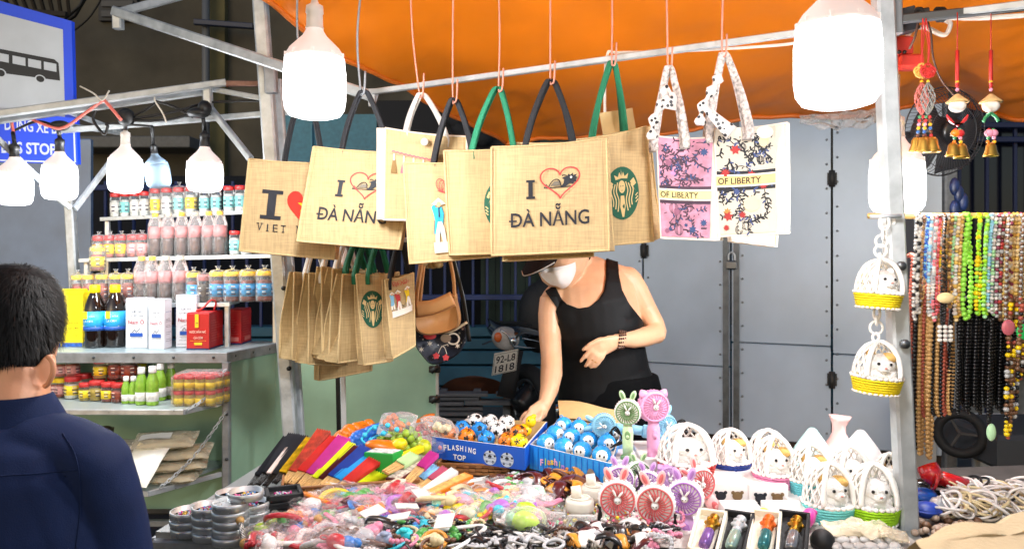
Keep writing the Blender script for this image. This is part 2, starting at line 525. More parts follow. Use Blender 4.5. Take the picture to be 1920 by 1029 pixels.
mb=MB();mb.box((P(630,290,6.8).x,6.8,P(630,290,6.8).z),(1.1,.05,.7));mb.box((P(585,300,6.75).x,6.74,P(585,290,6.8).z),(.02,.05,.7));mb.box((P(630,300,6.75).x,6.74,P(585,310,6.8).z),(1.1,.05,.02))
tag(mb.build('window_shutter',mat('teal_shutter','4a8296',.6,var=.2)),'pale teal window shutter between the stall post and hanging bags','shutter')
mb=MB()
random.seed(3)
for i in range(16):
    p=P(random.uniform(840,905),random.uniform(190,255),5.6);mb.ball(p,(.12,.1,.07),8,5,M=Euler((random.random(),random.random(),0)).to_matrix().to_4x4())
mb.box(P(860,330,5.7),(1.2,.06,1.1))
tag(mb.build('dark_bundle',mat('dark_cloth','12141a',.8)),'dark bundle of cloth stored above the railing behind the bags','bundle')

# ------------------------------------------------------------------ grey metal gate
GM=.45;G0=5.64
def gp(px,py,off=0): # pixel onto the gate's plane
    r=(px-CX)/F;y=(G0-off)/(1+GM*r)
    return P(px,py,y)
GATE=mat('grey_gate_paint','b2c0d0',.4,.1,var=.14,vscale=2.2,bump=.09,bscale=4)
gt=thing('metal_gate','tall grey sheet metal gate behind the seller and white bags','gate',gp(1370,800))
gdir=V((1,-GM,0)).normalized();gn=V((-GM,-1,0)).normalized()
GR=Matrix(((gdir.x,gn.x,0,0),(gdir.y,gn.y,0,0),(0,0,1,0),(0,0,0,1)))
ZB=.255;edges=[1080,1207,1371,1560,1768]
for i in range(4):
    a,b=gp(edges[i],500),gp(edges[i+1],500);w=(b-a).length;c=(a+b)/2
    zs=gp((edges[i]+edges[i+1])/2,(695,683,645,668)[i]).z
    for z0,z1,off in((ZB,zs-.003,0),(zs+.003,3.2,.006)):
        mb=MB();mb.box((0,0,0),(w-.014,.03,z1-z0),Matrix.Translation((c.x+gn.x*off,c.y+gn.y*off,(z0+z1)/2))@GR,b=.006)
        mb.build('panel',GATE,gt)
mb=MB()
for i,e in enumerate(edges[1:4]):
    for s in(-1,1):
        for k in range(16):
            p=gp(e,800,.028);p=p+gdir*s*(.03 if i!=1 else .07);mb.ball((p.x,p.y,.35+k*.15+.02*s),(.008,.008,.008),6,4)
mb.build('rivet',mat('rivet_steel','8d9093',.4,.7),gt,kind='stuff')
for s in(-1,1):
    p=gp(1371,800,.03)+gdir*s*.033
    mb=MB();mb.box((0,0,0),(.034,.03,2.9),Matrix.Translation((p.x,p.y,ZB+1.45))@GR,b=.004);mb.build('lock_bar',mat('bare_steel_bar','6c7073',.45,.7,var=.4,vscale=12),gt)
for e,ys in((1560,(335,712)),(1207,(690,470))):
    for y in ys:
        p=gp(e,y,.05);mb=MB();mb.tube([p-V((0,0,.05)),p+V((0,0,.05))],.018,10);mb.box((0,0,0),(.055,.008,.075),Matrix.Translation(p-gn*.015)@GR);mb.build('hinge',mat('dark_hinge','3c3a38',.6,.5),gt)
p=gp(1372,488,.09)
pl=thing('padlock','steel padlock hanging on the middle seam of the grey gate','padlock',p)
mb=MB();mb.box((0,0,0),(.06,.03,.055),Matrix.Translation(p+V((0,0,-.03)))@GR,b=.008);mb.build('lock_body',mat('lock_steel','7c7f82',.3,.9),pl)
mb=MB();mb.tube(bez([p+gdir*-.02+V((0,0,0)),p+gdir*-.018+V((0,0,.035)),p+V((0,0,.052)),p+gdir*.018+V((0,0,.035)),p+gdir*.02]),.006,8);mb.build('shackle',ALU,pl)
mb=MB();a,b=gp(1080,800),gp(1790,800);c=(a+b)/2
mb.box((0,0,0),((b-a).length,.1,.25),Matrix.Translation((c.x-gn.x*.06,c.y-gn.y*.06,.125))@GR);mb.build('threshold',mat('brown_sill','3a2a20',.8,var=.3),kind='structure')
# right of the gate
pp=gp(1782,600)
mb=MB();mb.bar((pp.x,pp.y+.02,0),(pp.x,pp.y+.02,3.0),.075);tag(mb.build('gate_post',GALVD),'grey square gate post beside the dark blue window grille','post')
YW=5.0
wg=thing('window_grille','dark blue barred window behind the necklaces and black fan','window',P(1880,500,YW))
mb=MB();mb.box(P(1900,420,YW+.1),(.9,.04,2.0));mb.build('dark_pane',mat('night_glass','0a0f22',.15),wg)
NB=mat('window_blue','16234f',.5)
for x in(1798,1850,1903,1955,2008):
    mb=MB();mb.bar(P(x,180,YW),P(x,780,YW),.022);mb.build('bar',NB,wg)
for y in(235,262,600):
    mb=MB();mb.bar(P(1790,y,YW-.03),P(2080,y,YW-.03),.03,.035);mb.build('rail',NB,wg)
mb=MB();mb.box((P(1900,0,5.3).x+.8,5.35,1.5),(2.6,.1,3));mb.build('side_wall',mat('grey_wall_right','6f7274',.85,var=.2),kind='structure')

# wheelbarrow parts and pale boards in the shade behind the necklaces
hc=thing('hand_cart','dark hand cart with one rubber wheel under the black necklaces','cart',P(1790,905,3.7))
Mw=Matrix.Translation(P(1800,812,3.7))@Euler((R(90),0,R(-35))).to_matrix().to_4x4()
mb=MB();mb.torus(Mw,.095,.024,28,8);wh=mb.build('wheel',RUBBER,hc)
mb=MB()
for k in range(3):
    g=k*2*math.pi/3;mb.bar(Mw@V((0,0,0)),Mw@V((.09*math.cos(g),.09*math.sin(g),0)),.014)
mb.build('rim',mat('cart_rim','2c2a2a',.6),wh)
mb=MB();mb.box(P(1905,825,3.8),(.5,.5,.16),b=.02);mb.build('tray',mat('cart_tray','3f4144',.6,.3),hc)
for x in(1830,1960):
    mb=MB();q=P(x,850,3.8);mb.bar(q,(q.x,q.y,0),.03);mb.build('leg',GALVD,hc)
for x,y,w,h,lab in((1858,815,.14,.24,'pale grey panel leaning behind the cart wheel'),(1716,800,.16,.3,'white board leaning on the gate behind the wooden necklaces')):
    q=P(x,y,4.3);mb=MB();mb.box((q.x,q.y,q.z/2+h/4),(w*1.4,.02,q.z+h/2),b=.004);tag(mb.build('board',mat('pale_board','a9abab',.6)),lab,'board')

# ------------------------------------------------------------------ orange tarpaulin
TARP=mat('orange_tarpaulin',(.95,.235,.006),.5,var=.1,vscale=2.2,bump=.4,bscale=7,sub=0)
Bt=[P(948,268,4.25),P(1060,262,4.15),P(1480,216,3.9),P(1690,196,3.75),P(1800,205,3.6),P(1960,236,3.5)]
Tt=[V((-1.5,1.45,2.72)),V((-.6,1.2,2.76)),V((.5,1.0,2.78)),V((1.0,.9,2.78)),V((1.3,.9,2.76)),V((1.8,.9,2.72))]
def along(L,u):
    k=u*(len(L)-1);i=min(int(k),len(L)-2);return L[i].lerp(L[i+1],k-i)
def tarp(u,v):
    p=along(Bt,u).lerp(along(Tt,u),v)
    sag=-.10*math.sin(math.pi*v)*(1-.5*math.sin(math.pi*u))+.035*noise.noise(V((u*5,v*5,0)))
    w=.016*noise.noise(V((p.x*9,p.y*4,2)))+.007*noise.noise(V((p.x*22+9*p.y,p.y*8,5)))+.03*noise.noise(V((p.x*2.2,p.y*1.6,9)))
    fold=.02*math.sin(14*v+9*u+3*noise.noise(V((u*4,v*3,1))))*math.exp(-v*2)
    return p+V((0,0,sag+w+fold))+V((0,.02*noise.noise(V((u*20,0,3)))*(1-v),0))
_t=TARP.node_tree;_tr=_t.nodes.new('ShaderNodeBsdfTranslucent');_tr.inputs[0].default_value=(.98,.27,.008,1);_mx=_t.nodes.new('ShaderNodeMixShader');_mx.inputs[0].default_value=.1
_t.links.new(_t.nodes['Principled BSDF'].outputs[0],_mx.inputs[1]);_t.links.new(_tr.outputs[0],_mx.inputs[2]);_t.links.new(_mx.outputs[0],_t.nodes['Material Output'].inputs[0])
tp=thing('tarpaulin','orange tarpaulin roof sloping over the hanging bags','tarpaulin',Bt[0])
mb=MB();mb.grid(tarp,110,80);mb.build('sheet',TARP,tp)
mb=MB();mb.tube([tarp(0,i/60)+V((0,0,-.004))for i in range(61)],.011,6);mb.tube([tarp(i/60,0)+V((0,0,-.004))for i in range(61)],.012,6);mb.build('rolled_hem',mat('tarp_hem',(.62,.15,.012),.55,bump=.3),tp)
mb=MB();mb.grid(lambda u,v:P(1500+185*u,216-14*u+(14+14*math.sin(3*u))*v*1.2,3.72)+V((0,.04*noise.noise(V((u*9,v*4,7))),.02*noise.noise(V((u*7,v*7,1))))),30,8)
tag(mb.build('plastic_sheet',film('grey_rain_film','c8ccd0',.45,.18,1.0,20)),'crumpled clear plastic strip hanging under the tarpaulin edge at the gate','plastic sheet')

# ------------------------------------------------------------------ bus stop sign
YS=3.6
SW,SB,SK=mat('sign_white','b9bfc6',.4,var=.08,vscale=6),mat('sign_blue','1a46d8',.35),mat('sign_black','0d0f16',.4)
bs=thing('bus_stop_sign','blue and white bus stop sign with a black bus pictogram','sign',P(-40,300,YS))
a=[P(-150,-40,YS),P(134,40,YS-.12),P(139,232,YS-.12),P(-150,212,YS)]
def quadS(q):
    tl,tr,br,bl=[V(c)for c in q];n=(bl-tl).cross(tr-tl).normalized()
    return lambda x,y,f=0:tl.lerp(tr,x).lerp(bl.lerp(br,x),y)+n*f
S=quadS(a)
mb=MB();vs=[S(x,y,f)for f in(-.02,0)for x,y in((0,0),(1,0),(1,1),(0,1))];mb.add(vs,[(0,1,2,3),(7,6,5,4),(0,4,5,1),(1,5,6,2),(2,6,7,3),(3,7,4,0)],0,False);mb.build('pictogram_panel',[SB],bs)
pr=Pr();pr.rect(-.0,.105,.945,.985,0)
def sx(px):return(px+150)/287
def sy(px,py):t=sx(px);y0,y1=-40+80*t,212+20*t;return(py-y0)/(y1-y0)
def bp_(px,py):return(sx(px),sy(px,py))
pr.poly([bp_(-90,84),bp_(0,92),bp_(104,112),bp_(112,119),bp_(114,152),bp_(0,137),bp_(-90,124)],1)
for x0,x1 in((-40,-18),(-9,20),(27,51),(56,80),(85,108)):
    def k(x):return 92+(x/104)*20
    pr.poly([bp_(x0,k(x0)+8),bp_(x1,k(x1)+8),bp_(x1,k(x1)+23),bp_(x0,k(x0)+23)],2)
for cx_,cy_ in((5,138),(78,149)):
    pr.ell(*bp_(cx_,cy_),10/287,10/258,2);pr.ell(*bp_(cx_,cy_),7.5/287,7.5/258,3)
pr.emit('bus_print',S,[SW,SK,SW,SK],bs)
a2=[P(-150,190,YS-.03),P(143,222,YS-.15),P(146,308,YS-.15),P(-150,300,YS-.03)]
S2=quadS(a2)
mb=MB();vs=[S2(x,y,f)for f in(-.02,0)for x,y in((0,0),(1,0),(1,1),(0,1))];mb.add(vs,[(0,1,2,3),(7,6,5,4),(0,4,5,1),(1,5,6,2),(2,6,7,3),(3,7,4,0)],0,False);mb.build('name_panel',[SB],bs)
pr=Pr();pr.text('DỪNG XE BU',.735,.255,.23,0,.37,.02);pr.text('BUS STOP',.70,.70,.23,0,.345,.03)
pr.rib([(0,.965),(.985,.965)],.03,0);pr.rib([(.985,.965),(.985,.06)],.01,0)
pr.emit('lettering',S2,[mat('sign_letter','cfd8e8',.5)],bs)
mb=MB();mb.tube([P(-60,-100,YS+.06),V((P(-60,0,YS).x,YS+.06,0))],.03,12);mb.build('sign_post',GALVD,bs)

# ------------------------------------------------------------------ left stall frame
fr=thing('stall_scaffold','silver square tube frame over the left snack stall','frame',(P(545,820,2.75).x,2.75,0))
def fbar(n,a,b,w,m=GALV):mb=MB();mb.bar(a,b,w);mb.build(n,m,fr)
def down(px0,py0,px1,py1,d): # leaning post through two pixels, carried on to the ground
    a,b=P(px0,py0,d),P(px1,py1,d);return a,a+(b-a)*(a.z/(a.z-b.z))
a,b=down(484,-60,546,820,2.75);fbar('post',a,b,.048)
a,b=down(521,150,556,700,2.82);fbar('post',a,b,.03)
a,b=down(121,215,137,480,3.66);fbar('post',a,b,.042)
fbar('crossbar',P(-60,222,2.75),P(424,155,2.95),.026);fbar('crossbar',P(-60,235,2.8),P(392,172,2.99),.022)
fbar('crossbar',P(118,245,3.25),P(545,210,2.95),.022);fbar('crossbar',P(130,210,3.2),P(232,250,3.75),.02)
fbar('crossbar',P(222,250,3.7),P(128,235,3.2),.018)
fbar('crossbar',P(424,157,2.95),P(540,158,2.9),.02,mat('rusty_bar','8e6a5c',.6,.5,var=.3));fbar('crossbar',P(400,168,2.98),P(520,190,2.9),.02)
fbar('brace',P(388,195,2.96),P(470,298,2.85),.022);fbar('brace',P(-10,255,2.8),P(80,342,3.0),.018);fbar('brace',P(140,392,3.3),P(222,285,3.5),.022);fbar('brace',P(75,345,3.2),P(132,390,3.28),.02)
fbar('bracket',P(389,160,2.95),P(391,200,2.95),.03)
fbar('crossbar',P(216,22,2.9),P(702,182,2.45),.036);fbar('crossbar',P(216,26,2.92),P(372,-16,3.1),.03);fbar('bracket',P(221,20,2.9),P(222,55,2.9),.034);fbar('bracket',P(697,168,2.45),P(698,200,2.45),.022)
fbar('bracket',P(507,118,2.7),P(509,175,2.7),.04,GALVD)
fbar('rear_rail',P(528,600,3.2),P(550,600,3.2),.02)
mb=MB()
for y in(430,540,600,690):
    p=P(500+y*.065-2,y,2.72);mb.tube([p,p+V((0,-.012,0))],.008,8)
mb.build('bolt',mat('dark_bolt','2a2a2a',.5,.6),fr,kind='stuff')
mb=MB();mb.bar(P(690,174,2.45),P(1500,62,1.95),.017);mb.bar(P(1500,62,1.95),P(1990,0,1.72),.017)
hr=tag(mb.build('hanging_rail',GALV),'thin grey rail running under the tarpaulin above the bags','rail')
wp=thing('white_pole','thin white upright pole in front of the green board','pole',(P(643,800,3.0).x,3.0,0))
a,b=down(640,560,645,800,3.0);mb=MB();mb.bar(a,b,.018);mb.build('tube',mat('white_paint','d8d8d6',.4),wp)
mb=MB();mb.bar(a+V((-.022,.01,0)),b+V((-.022,.01,0)),.016);mb.build('dark_edge',BLACK,wp)

# wiring and cable ties on the frame
mb=MB()
for pts in(((235,225,2.9),(300,215,2.9),(345,205,2.9),(400,192,2.95),(545,188,2.95)),((238,226,2.9),(310,226,2.9),(372,210,2.9)),((240,222,2.9),(275,205,2.9),(292,192,2.9)),((292,190,2.9),(325,200,2.9),(362,220,2.9)),((180,205,2.9),(175,225,2.9),(195,252,2.9),(202,238,2.9),(206,232,2.9),(283,237,2.9)),((26,245,2.9),(70,228,2.9),(108,238,2.9))):
    mb.tube(bez([P(*q)for q in pts]),.005,6)
mb.ball(P(236,220,2.9),(.035,.03,.035));mb.ball(P(372,212,2.9),(.045,.03,.02));mb.ball(P(384,203,2.9),(.025,.03,.03));mb.ball(P(112,236,2.88),(.04,.02,.02))
tag(mb.build('electric_wire',CORD),'black tangle of wires slung under the left stall rails','wire')
mb=MB()
for pts in(((25,250,2.86),(22,225,2.86),(28,212,2.86),(95,238,2.86),(122,238,2.86),(160,212,2.86),(192,190,2.84),(200,193,2.84),(228,226,2.86)),):
    mb.tube(bez([P(*q)for q in pts]),.0055,6)
tag(mb.build('electric_wire',mat('pink_wire','d0685c',.5)),'salmon pink wire draped along the left stall rail','wire')
for i,(pts,lab)in enumerate(((((150,162),(175,175),(192,188),(205,170)),'pale cable tie with loose ends above the pink wire'),(((290,182),(291,190),(305,212),(312,230)),'pale cable tie dangling from the middle of the rail'),(((24,203),(22,212),(28,214)),'pale cable tie at the pink wire near the bus sign'))):
    mb=MB();mb.tube(bez([P(x,y,2.82)for x,y in pts]),.003,5);tag(mb.build('cable_tie',mat('tie_white','cfcabd',.5)),lab,'cable tie','cable ties on the rail')
# grey board of the left stall, in one plane with a cut corner
GREEN=mat('sage_green_board','93b69d',.55,var=.24,vscale=3.5,bump=.08,bscale=8)
YG=3.42
gb=thing('green_board','sage green sheet with a cut corner beside the left stall counter','board',P(680,800,YG))
pts=[P(470,648,YG),P(782,651,YG),P(820,683,YG),P(822,990,YG),P(470,990,YG)]
mb=MB();vs=pts+[p+V((0,.02,0))for p in pts];mb.add(vs,[(0,1,2,3,4),(9,8,7,6,5)]+[(i,(i+1)%5,5+(i+1)%5,5+i)for i in range(5)],0,False);mb.build('sheet',GREEN,gb)
mb=MB();mb.bar(pts[2]+V((0,-.006,0)),pts[3]+V((0,-.006,0)),.014);mb.bar(pts[1]+V((0,-.006,0)),pts[2]+V((.0,-.006,0)),.012);mb.build('edge_strip',mat('pale_strip','c9ccc8',.4,.5),gb)
for y in(692,748):
    mb=MB();mb.box(P(815,y,YG-.02),(.05,.02,.03),b=.004);mb.tube([P(808,y+5,YG-.03),P(822,y-5,YG-.03)],.012,8);mb.build('latch',mat('dark_latch','3a3c3a',.5,.6),gb)
# ------------------------------------------------------------------ LED bulbs (real lamps: their globes give the light)
GLOW=mat('lit_globe','ffffff',.5,emit=(.98,.985,1.0),es=BULB)
GLOW2=mat('lit_globe_small','ffffff',.5,emit=(.95,.98,1.0),es=BULB*.55)
GLOW3=mat('lit_globe_bright','ffffff',.5,emit=(.98,.985,1.0),es=BULB*2.0)
HOUS=mat('lit_housing','f4e6e2',.45,emit=(1.0,.86,.82),es=.12)
UNLIT=mat('unlit_globe','7f95aa',.4)
SOCK=mat('black_socket','17181a',.5);SOCW=mat('white_socket','ece4de',.45)
def bulb(label,x,yb,wpx,Y,sock=SOCK,lit=True,cord_to=None,group='lit bulbs',tilt=0.0,cordm=CORD,short=False):
    r=wpx/2/F*Y;b=P(x,yb,Y)
    t=thing('led_bulb',label,'light bulb',b,Matrix.Rotation(tilt,4,'Y'),group)
    hg=.35 if short else 0
    mb=MB();mb.lathe([(0,.0),(.55*r,.01*r),(.82*r,.09*r),(.95*r,.28*r),(1.0*r,.6*r),(1.0*r,(1.5-hg)*r),(.975*r,(1.62-hg)*r),(.96*r,(1.92-hg)*r)],32);mb.build('globe',(GLOW3 if Y>1.9 and Y<2.1 else GLOW if Y<2.1 else GLOW2)if lit else UNLIT,t,True)
    k=(1.6-hg)*r
    mb=MB();mb.lathe([(.962*r,k+.3*r),(.94*r,k+.42*r),(.8*r,k+.66*r),(.58*r,k+.88*r),(.4*r,k+1.06*r),(.3*r,k+1.22*r),(.26*r,k+1.34*r)],32)
    for g in range(9):
        c=2*math.pi*g/9;mb.box((.9*r*math.cos(c),.9*r*math.sin(c),k+.42*r),(.1*r,.1*r,.16*r))
    mb.build('housing',HOUS if lit else UNLIT,t,True)
    k+=1.3*r
    mb=MB();mb.lathe([(.27*r,k),(.3*r,k+.03*r),(.27*r,k+.1*r),(.26*r,k+.5*r),(.29*r,k+.52*r),(.27*r,k+.75*r),(.14*r,k+.82*r),(.1*r,k+.95*r)],18);mb.build('socket',sock,t,True)
    top=b+V((math.sin(tilt),0,math.cos(tilt)))*(k+.9*r)
    mb=MB();mb.tube([top,cord_to if cord_to is not None else top+V((.01,0,.5))],.0045*Y/1.8,6);mb.build('cord',cordm,t)
    return t
WC=mat('white_cord','d8cfc4',.5)
bulb('large lit white bulb hanging in front of the first brown bags',590,222,115,1.77,SOCW,cord_to=P(588,-60,1.78),cordm=WC)
bulb('largest lit bulb beside the right pole under the tarpaulin',1570,202,156,1.31,SOCW,cord_to=P(1572,-160,1.31),cordm=WC)
bulb('lit bulb just above the necklace rod behind the right pole',1682,400,98,2.02,SOCW,cord_to=P(1684,140,2.0),cordm=WC)
bulb('lit bulb at the far end of the left rail below the bus stop sign',27,385,62,2.85,cord_to=P(24,248,2.86))
bulb('lit bulb hanging below the words on the bus stop sign',112,375,62,2.9,cord_to=P(108,240,2.88))
bulb('lit bulb above the clear jars beside the black wire knot',235,362,62,2.95,SOCW,cord_to=P(236,224,2.92))
bulb('lit bulb next to the unlit one and nearest the brown bags',384,360,66,2.95,cord_to=P(380,214,2.93),short=True)
bulb('tilted unlit bulb hanging between two lit ones above the jars',300,352,44,3.0,lit=False,cord_to=P(284,237,2.92),tilt=R(-9),group='unlit bulbs')
# red plug adapter and white flex by the right pole
sk=thing('plug_adapter','red plug adapter fixed behind the top of the right pole','plug adapter',P(1700,110,1.95))
RED=mat('red_plastic','c23226',.4)
mb=MB();mb.box(P(1690,88,1.95),(.045,.03,.05),b=.006);mb.box(P(1702,118,1.95),(.055,.05,.035),Euler((0,R(-20),0)).to_matrix().to_4x4()if 0 else None,b=.006);mb.build('adapter_body',RED,sk)
mb=MB();mb.ball(P(1686,98,1.93),.005);mb.ball(P(1696,98,1.93),.005);mb.build('socket_hole',BLACK,sk)
mb=MB();mb.tube(bez([P(1700,70,1.95),P(1712,55,1.93),P(1735,52,1.9),P(1770,66,1.9),P(1782,45,1.9),P(1772,35,1.9),P(1850,34,1.8),P(1990,24,1.75)]),.006,6)
tag(mb.build('flex',WC),'white flat flex looping from the red adapter along the bar','cable')
mb=MB();mb.tube(bez([P(1138,330,2.3),P(1134,200,2.22),P(1138,106,2.2),P(1160,99,2.2),P(1260,97,2.12),P(1420,88,2.02),P(1500,80,1.97),P(1650,55,1.9),P(1690,50,1.88)]),.0042,6)
tag(mb.build('flex',WC),'white flex strung along the hanging rail behind the green handles','cable')

# ------------------------------------------------------------------ cabinet of the left stall
cb=thing('snack_counter','sage green snack counter with flap shelves in the left stall','counter',P(425,980,3.1)*1.0)
C0=P(425,660,3.1);zt=C0.z;XL=-2.6
cr=P(530,642,3.46)
zb=.36
mb=MB();prof=[(XL,3.1),(C0.x,3.1),(cr.x,cr.y),(XL,3.6)]
mb.prism(prof,zt-.004,zt);mb.build('top',mat('counter_top','9fb0b4',.35,.3,var=.12,vscale=5),cb)
mb=MB();mb.prism([(XL,3.27),(C0.x-.03,3.27),(C0.x-.02,3.11),(C0.x-.006,3.11),(cr.x-.01,cr.y-.005),(XL,3.59)],zb,zt-.006);mb.build('body_panel',GREEN,cb)
mb=MB();mb.bar((XL,3.1,zt-.022),(C0.x+.004,3.1,zt-.022),.014,.042);mb.build('edge_strip',GALVD,cb)
mb=MB();mb.bar((C0.x,3.1,zt-.022),(cr.x,cr.y,zt-.022),.014,.042);mb.build('edge_strip',GALVD,cb)
mb=MB();mb.bar((C0.x,3.1,zb),(C0.x,3.1,zt-.04),.03);mb.build('corner_post',GALVD,cb)
mb=MB();mb.bar((XL,3.1,zb),(C0.x,3.1,zb),.025);mb.build('bottom_rail',GALVD,cb)
for x in(C0.x-.01,C0.x-.9):
    mb=MB();mb.bar((x,3.12,0),(x,3.12,zb),.04);mb.build('leg',GALVD,cb)
mb=MB();mb.bar((cr.x-.02,cr.y-.02,0),(cr.x-.02,cr.y-.02,zb),.04);mb.build('leg',GALVD,cb)
mb=MB()
for i in range(11):mb.ball((C0.x-.05-i*.16,3.091,zt-.02),.006,6,4)
for i in range(3):mb.ball((C0.x+(cr.x-C0.x)*(.15+.3*i),3.09+.36*(.15+.3*i),zt-.02),.007,6,4)
for z in(.95,.8,.62,.45):mb.ball((C0.x+.006,3.082,z),.007,6,4)
mb.build('screw',mat('screw_steel','55585a',.4,.8),cb,kind='stuff')
SHELFM=mat('shelf_tin','a7b3b2',.38,.35,var=.15,vscale=6)
f1,f2=P(345,768,2.92),P(278,921,2.84)
z1,z2=f1.z,f2.z
for(f,zz,w)in((f1,z1,.40),(f2,z2,.56)):
    mb=MB();mb.prism([(XL,f.y),(f.x,f.y),(C0.x-.035,3.26),(XL,3.26)],zz-.012,zz);sh=mb.build('flap_shelf',SHELFM,cb)
    mb=MB();mb.bar((XL,f.y,zz-.008),(f.x,f.y,zz-.008),.012,.02);mb.bar((f.x,f.y,zz-.008),(C0.x-.02,3.09,zz-.008),.012,.02);mb.build('trim',ALU,sh)
def chain(a,b,mbq,lk=.022):
    a,b=V(a),V(b);n=int((b-a).length/lk*1.25)
    for i in range(n):
        p=a.lerp(b,(i+.5)/n)+V((0,0,-.03*math.sin(math.pi*(i+.5)/n)))
        mbq.torus(Matrix.Translation(p)@rot_to(b-a)@Euler((R(90),0,R(90)*(i%2))).to_matrix().to_4x4()@Matrix.Diagonal((.55,1,1,1)),lk*.5,.0022,8,4)
mb=MB();chain(P(424,690,3.07),f1+V((.01,.0,.0)),mb);mb.build('chain',ALU,cb)
mb=MB();chain(P(424,770,3.07),P(300,914,2.86),mb);mb.build('chain',ALU,cb)

# stepped display rack on the counter
rk=thing('step_rack','three step aluminium display rack standing on the snack counter','rack',(P(330,640,3.4).x,3.5,zt))
STEPS=[((60,572,3.36),(432,567,3.26),.11),((150,485,3.52),(522,476,3.42),.11),((190,408,3.72),(522,392,3.55),.11)]
def step_pt(i,px):
    a,b,d=STEPS[i];A,B=P(*a),P(*b);t=(px-a[0])/(b[0]-a[0]);return A.lerp(B,t)
for a,b,d in STEPS:
    A,B=P(*a),P(*b);dv=V((0,d,0))
    mb=MB();t=V((0,0,.01));vs=[A,B,B+dv,A+dv,A-t,B-t,B+dv-t,A+dv-t]
    mb.add(vs,[(0,1,2,3),(7,6,5,4),(0,4,5,1),(1,5,6,2),(2,6,7,3),(3,7,4,0)],0,False);tr=mb.build('step',SHELFM,rk)
    mb=MB();mb.bar(A+V((0,-.006,-.008)),B+V((0,-.006,-.008)),.01,.018);mb.build('trim',ALU,tr)
    for q in(A+V((.02,.02,0)),B+V((-.02,.02,0)),A.lerp(B,.3)+V((0,d-.02,0))):
        mb=MB();mb.bar((q.x,q.y,zt),(q.x,q.y,q.z-.012),.02);mb.build('leg',ALU,rk)

# ---- jars, bottles, boxes
def jar_proto(name,r,h,body,lid,label,lidh=.2,cat='jar',wrap=False,fill=None):
    t=thing(name,'x',cat)
    lh=lidh*h;bh=h-lh
    if fill:
        mb=MB();mb.lathe([(0,.002),(.86*r,.002),(.9*r,.03*h),(.9*r,bh*.8),(0,bh*.82)],16);mb.build('contents',fill,t,True)
    mb=MB();mb.lathe([(.0,.0),(.9*r,0),(r,.06*h),(r,bh*.86),(.93*r,bh*.96),(.86*r,bh)],18);mb.build('glass',body,t,True)
    mb=MB();mb.lathe([(.95*r,bh*.97),(1.0*r,bh),(1.0*r,h-.03*h),(.94*r,h),(0,h)],20);mb.build('lid',lid,t,True)
    if label:
        mb=MB();mb.lathe([(1.012*r,.18*h),(1.012*r,.6*h)],18);o=mb.build('paper_label',label,t,True)
        mb=MB()
        for k in range(5):
            Mk=Matrix.Rotation(k*1.26,4,'Z')
            for q,(zz,ww,mi)in enumerate(((.52,.62,0),(.42,.85,1),(.33,.5,0),(.26,.7,1))):mb.box((.05*r*(q%2),-r*1.005,zz*h),(ww*r*.8,.02*r,h*(.05 if mi else .035)),Mk,mi)
        mb.build('label_print',[LPW,LPD],o,True,'stuff')
    if wrap:
        mb=MB();prof=[(1.1*r,.0),(1.16*r,.1*h),(1.13*r,.6*h),(1.12*r,.95*h),(.9*r,1.05*h),(.25*r,1.08*h),(.16*r,1.12*h),(.4*r,1.2*h)]
        mb.lathe(prof,14);mb.v=[(x*(1+.06*noise.noise(V((x*90,y*90,z*60)))),y*(1+.06*noise.noise(V((y*90,x*90,z*60)))),z)for x,y,z in mb.v]
        mb.build('film_wrap',FW,t,True)
    return Proto(t)
LPW=mat('label_pale','e6e2d6',.5);LPD=mat('label_ink','3c3a4c',.5)
FW=film('wrap_film','ffffff',.05,.14,1.2,40)
GLS=film('jar_glass','eef4f4',.05,.05,.05);
LIDR=mat('red_lid','c3302e',.35);LIDY=mat('yellow_lid','f2c60c',.35);LBY=mat('yellow_label','f0cf1e',.5);LBB=mat('blue_label','3aa0d8',.5,var=.3,vscale=90);LBT=mat('teal_label','8fd6d2',.5,var=.2,vscale=80);LBW=mat('white_label','eae6e0',.5,var=.2,vscale=120);LBP=mat('pink_label','e9a4a0',.5,var=.25,vscale=100)
FPALE=mat('pale_contents','dcd9d2',.6,var=.3,vscale=60);FRED=mat('red_brown_contents','96412a',.5,var=.55,vscale=55,bump=.5);FPK=mat('pickle_contents','b4553f',.5,var=.5,vscale=70,bump=.5);FOC=mat('ochre_contents','a88f3a',.5,var=.3,vscale=60);FDK=mat('dark_seaweed_contents','5a4b3a',.6,var=.5,vscale=80,bump=.6)
def sz(px,d):return px/F*d
G3,G2,G1='jars on the top step of the rack','jars on the middle step of the rack','jars on the lowest step of the rack'
jt=jar_proto('snack_jar',.024,.118,GLS,LIDR,LBT,.14,fill=FPALE)
jw=jar_proto('snack_jar',.027,.128,GLS,LIDR,LBY,.14,wrap=True,fill=FPALE)
for i,x in enumerate((207,226,246,264,286,308,331,354,379,401,425,446)):
    p=step_pt(2,x)+V((0,.05,.001));k=i in(4,5,6,7)
    (jw if k else jt).put(at(p,i*.7,1.0+.03*(i>9)),f'clear red-lidded {"film-wrapped " if k else ""}jar, {nth(i)} from left on the top rack step',G3,{'paper_label':(LBT,LBW,LBY)[(i*2)%3 if k else(0 if i>7 or i==1 else 1)]})
jp=jar_proto('pickle_jar',.028,.102,GLS,LIDR,LBY,.2,wrap=True,fill=FPK)
for i,x in enumerate((174,196,218,241,258)):
    p=step_pt(1,x)+V((0,.055,.001));jp.put(at(p,i*1.3),f'wrapped red-lidded pickle jar, {nth(i)} from the left on the middle step',G2,{'paper_label':LBY if i<3 else LBP})
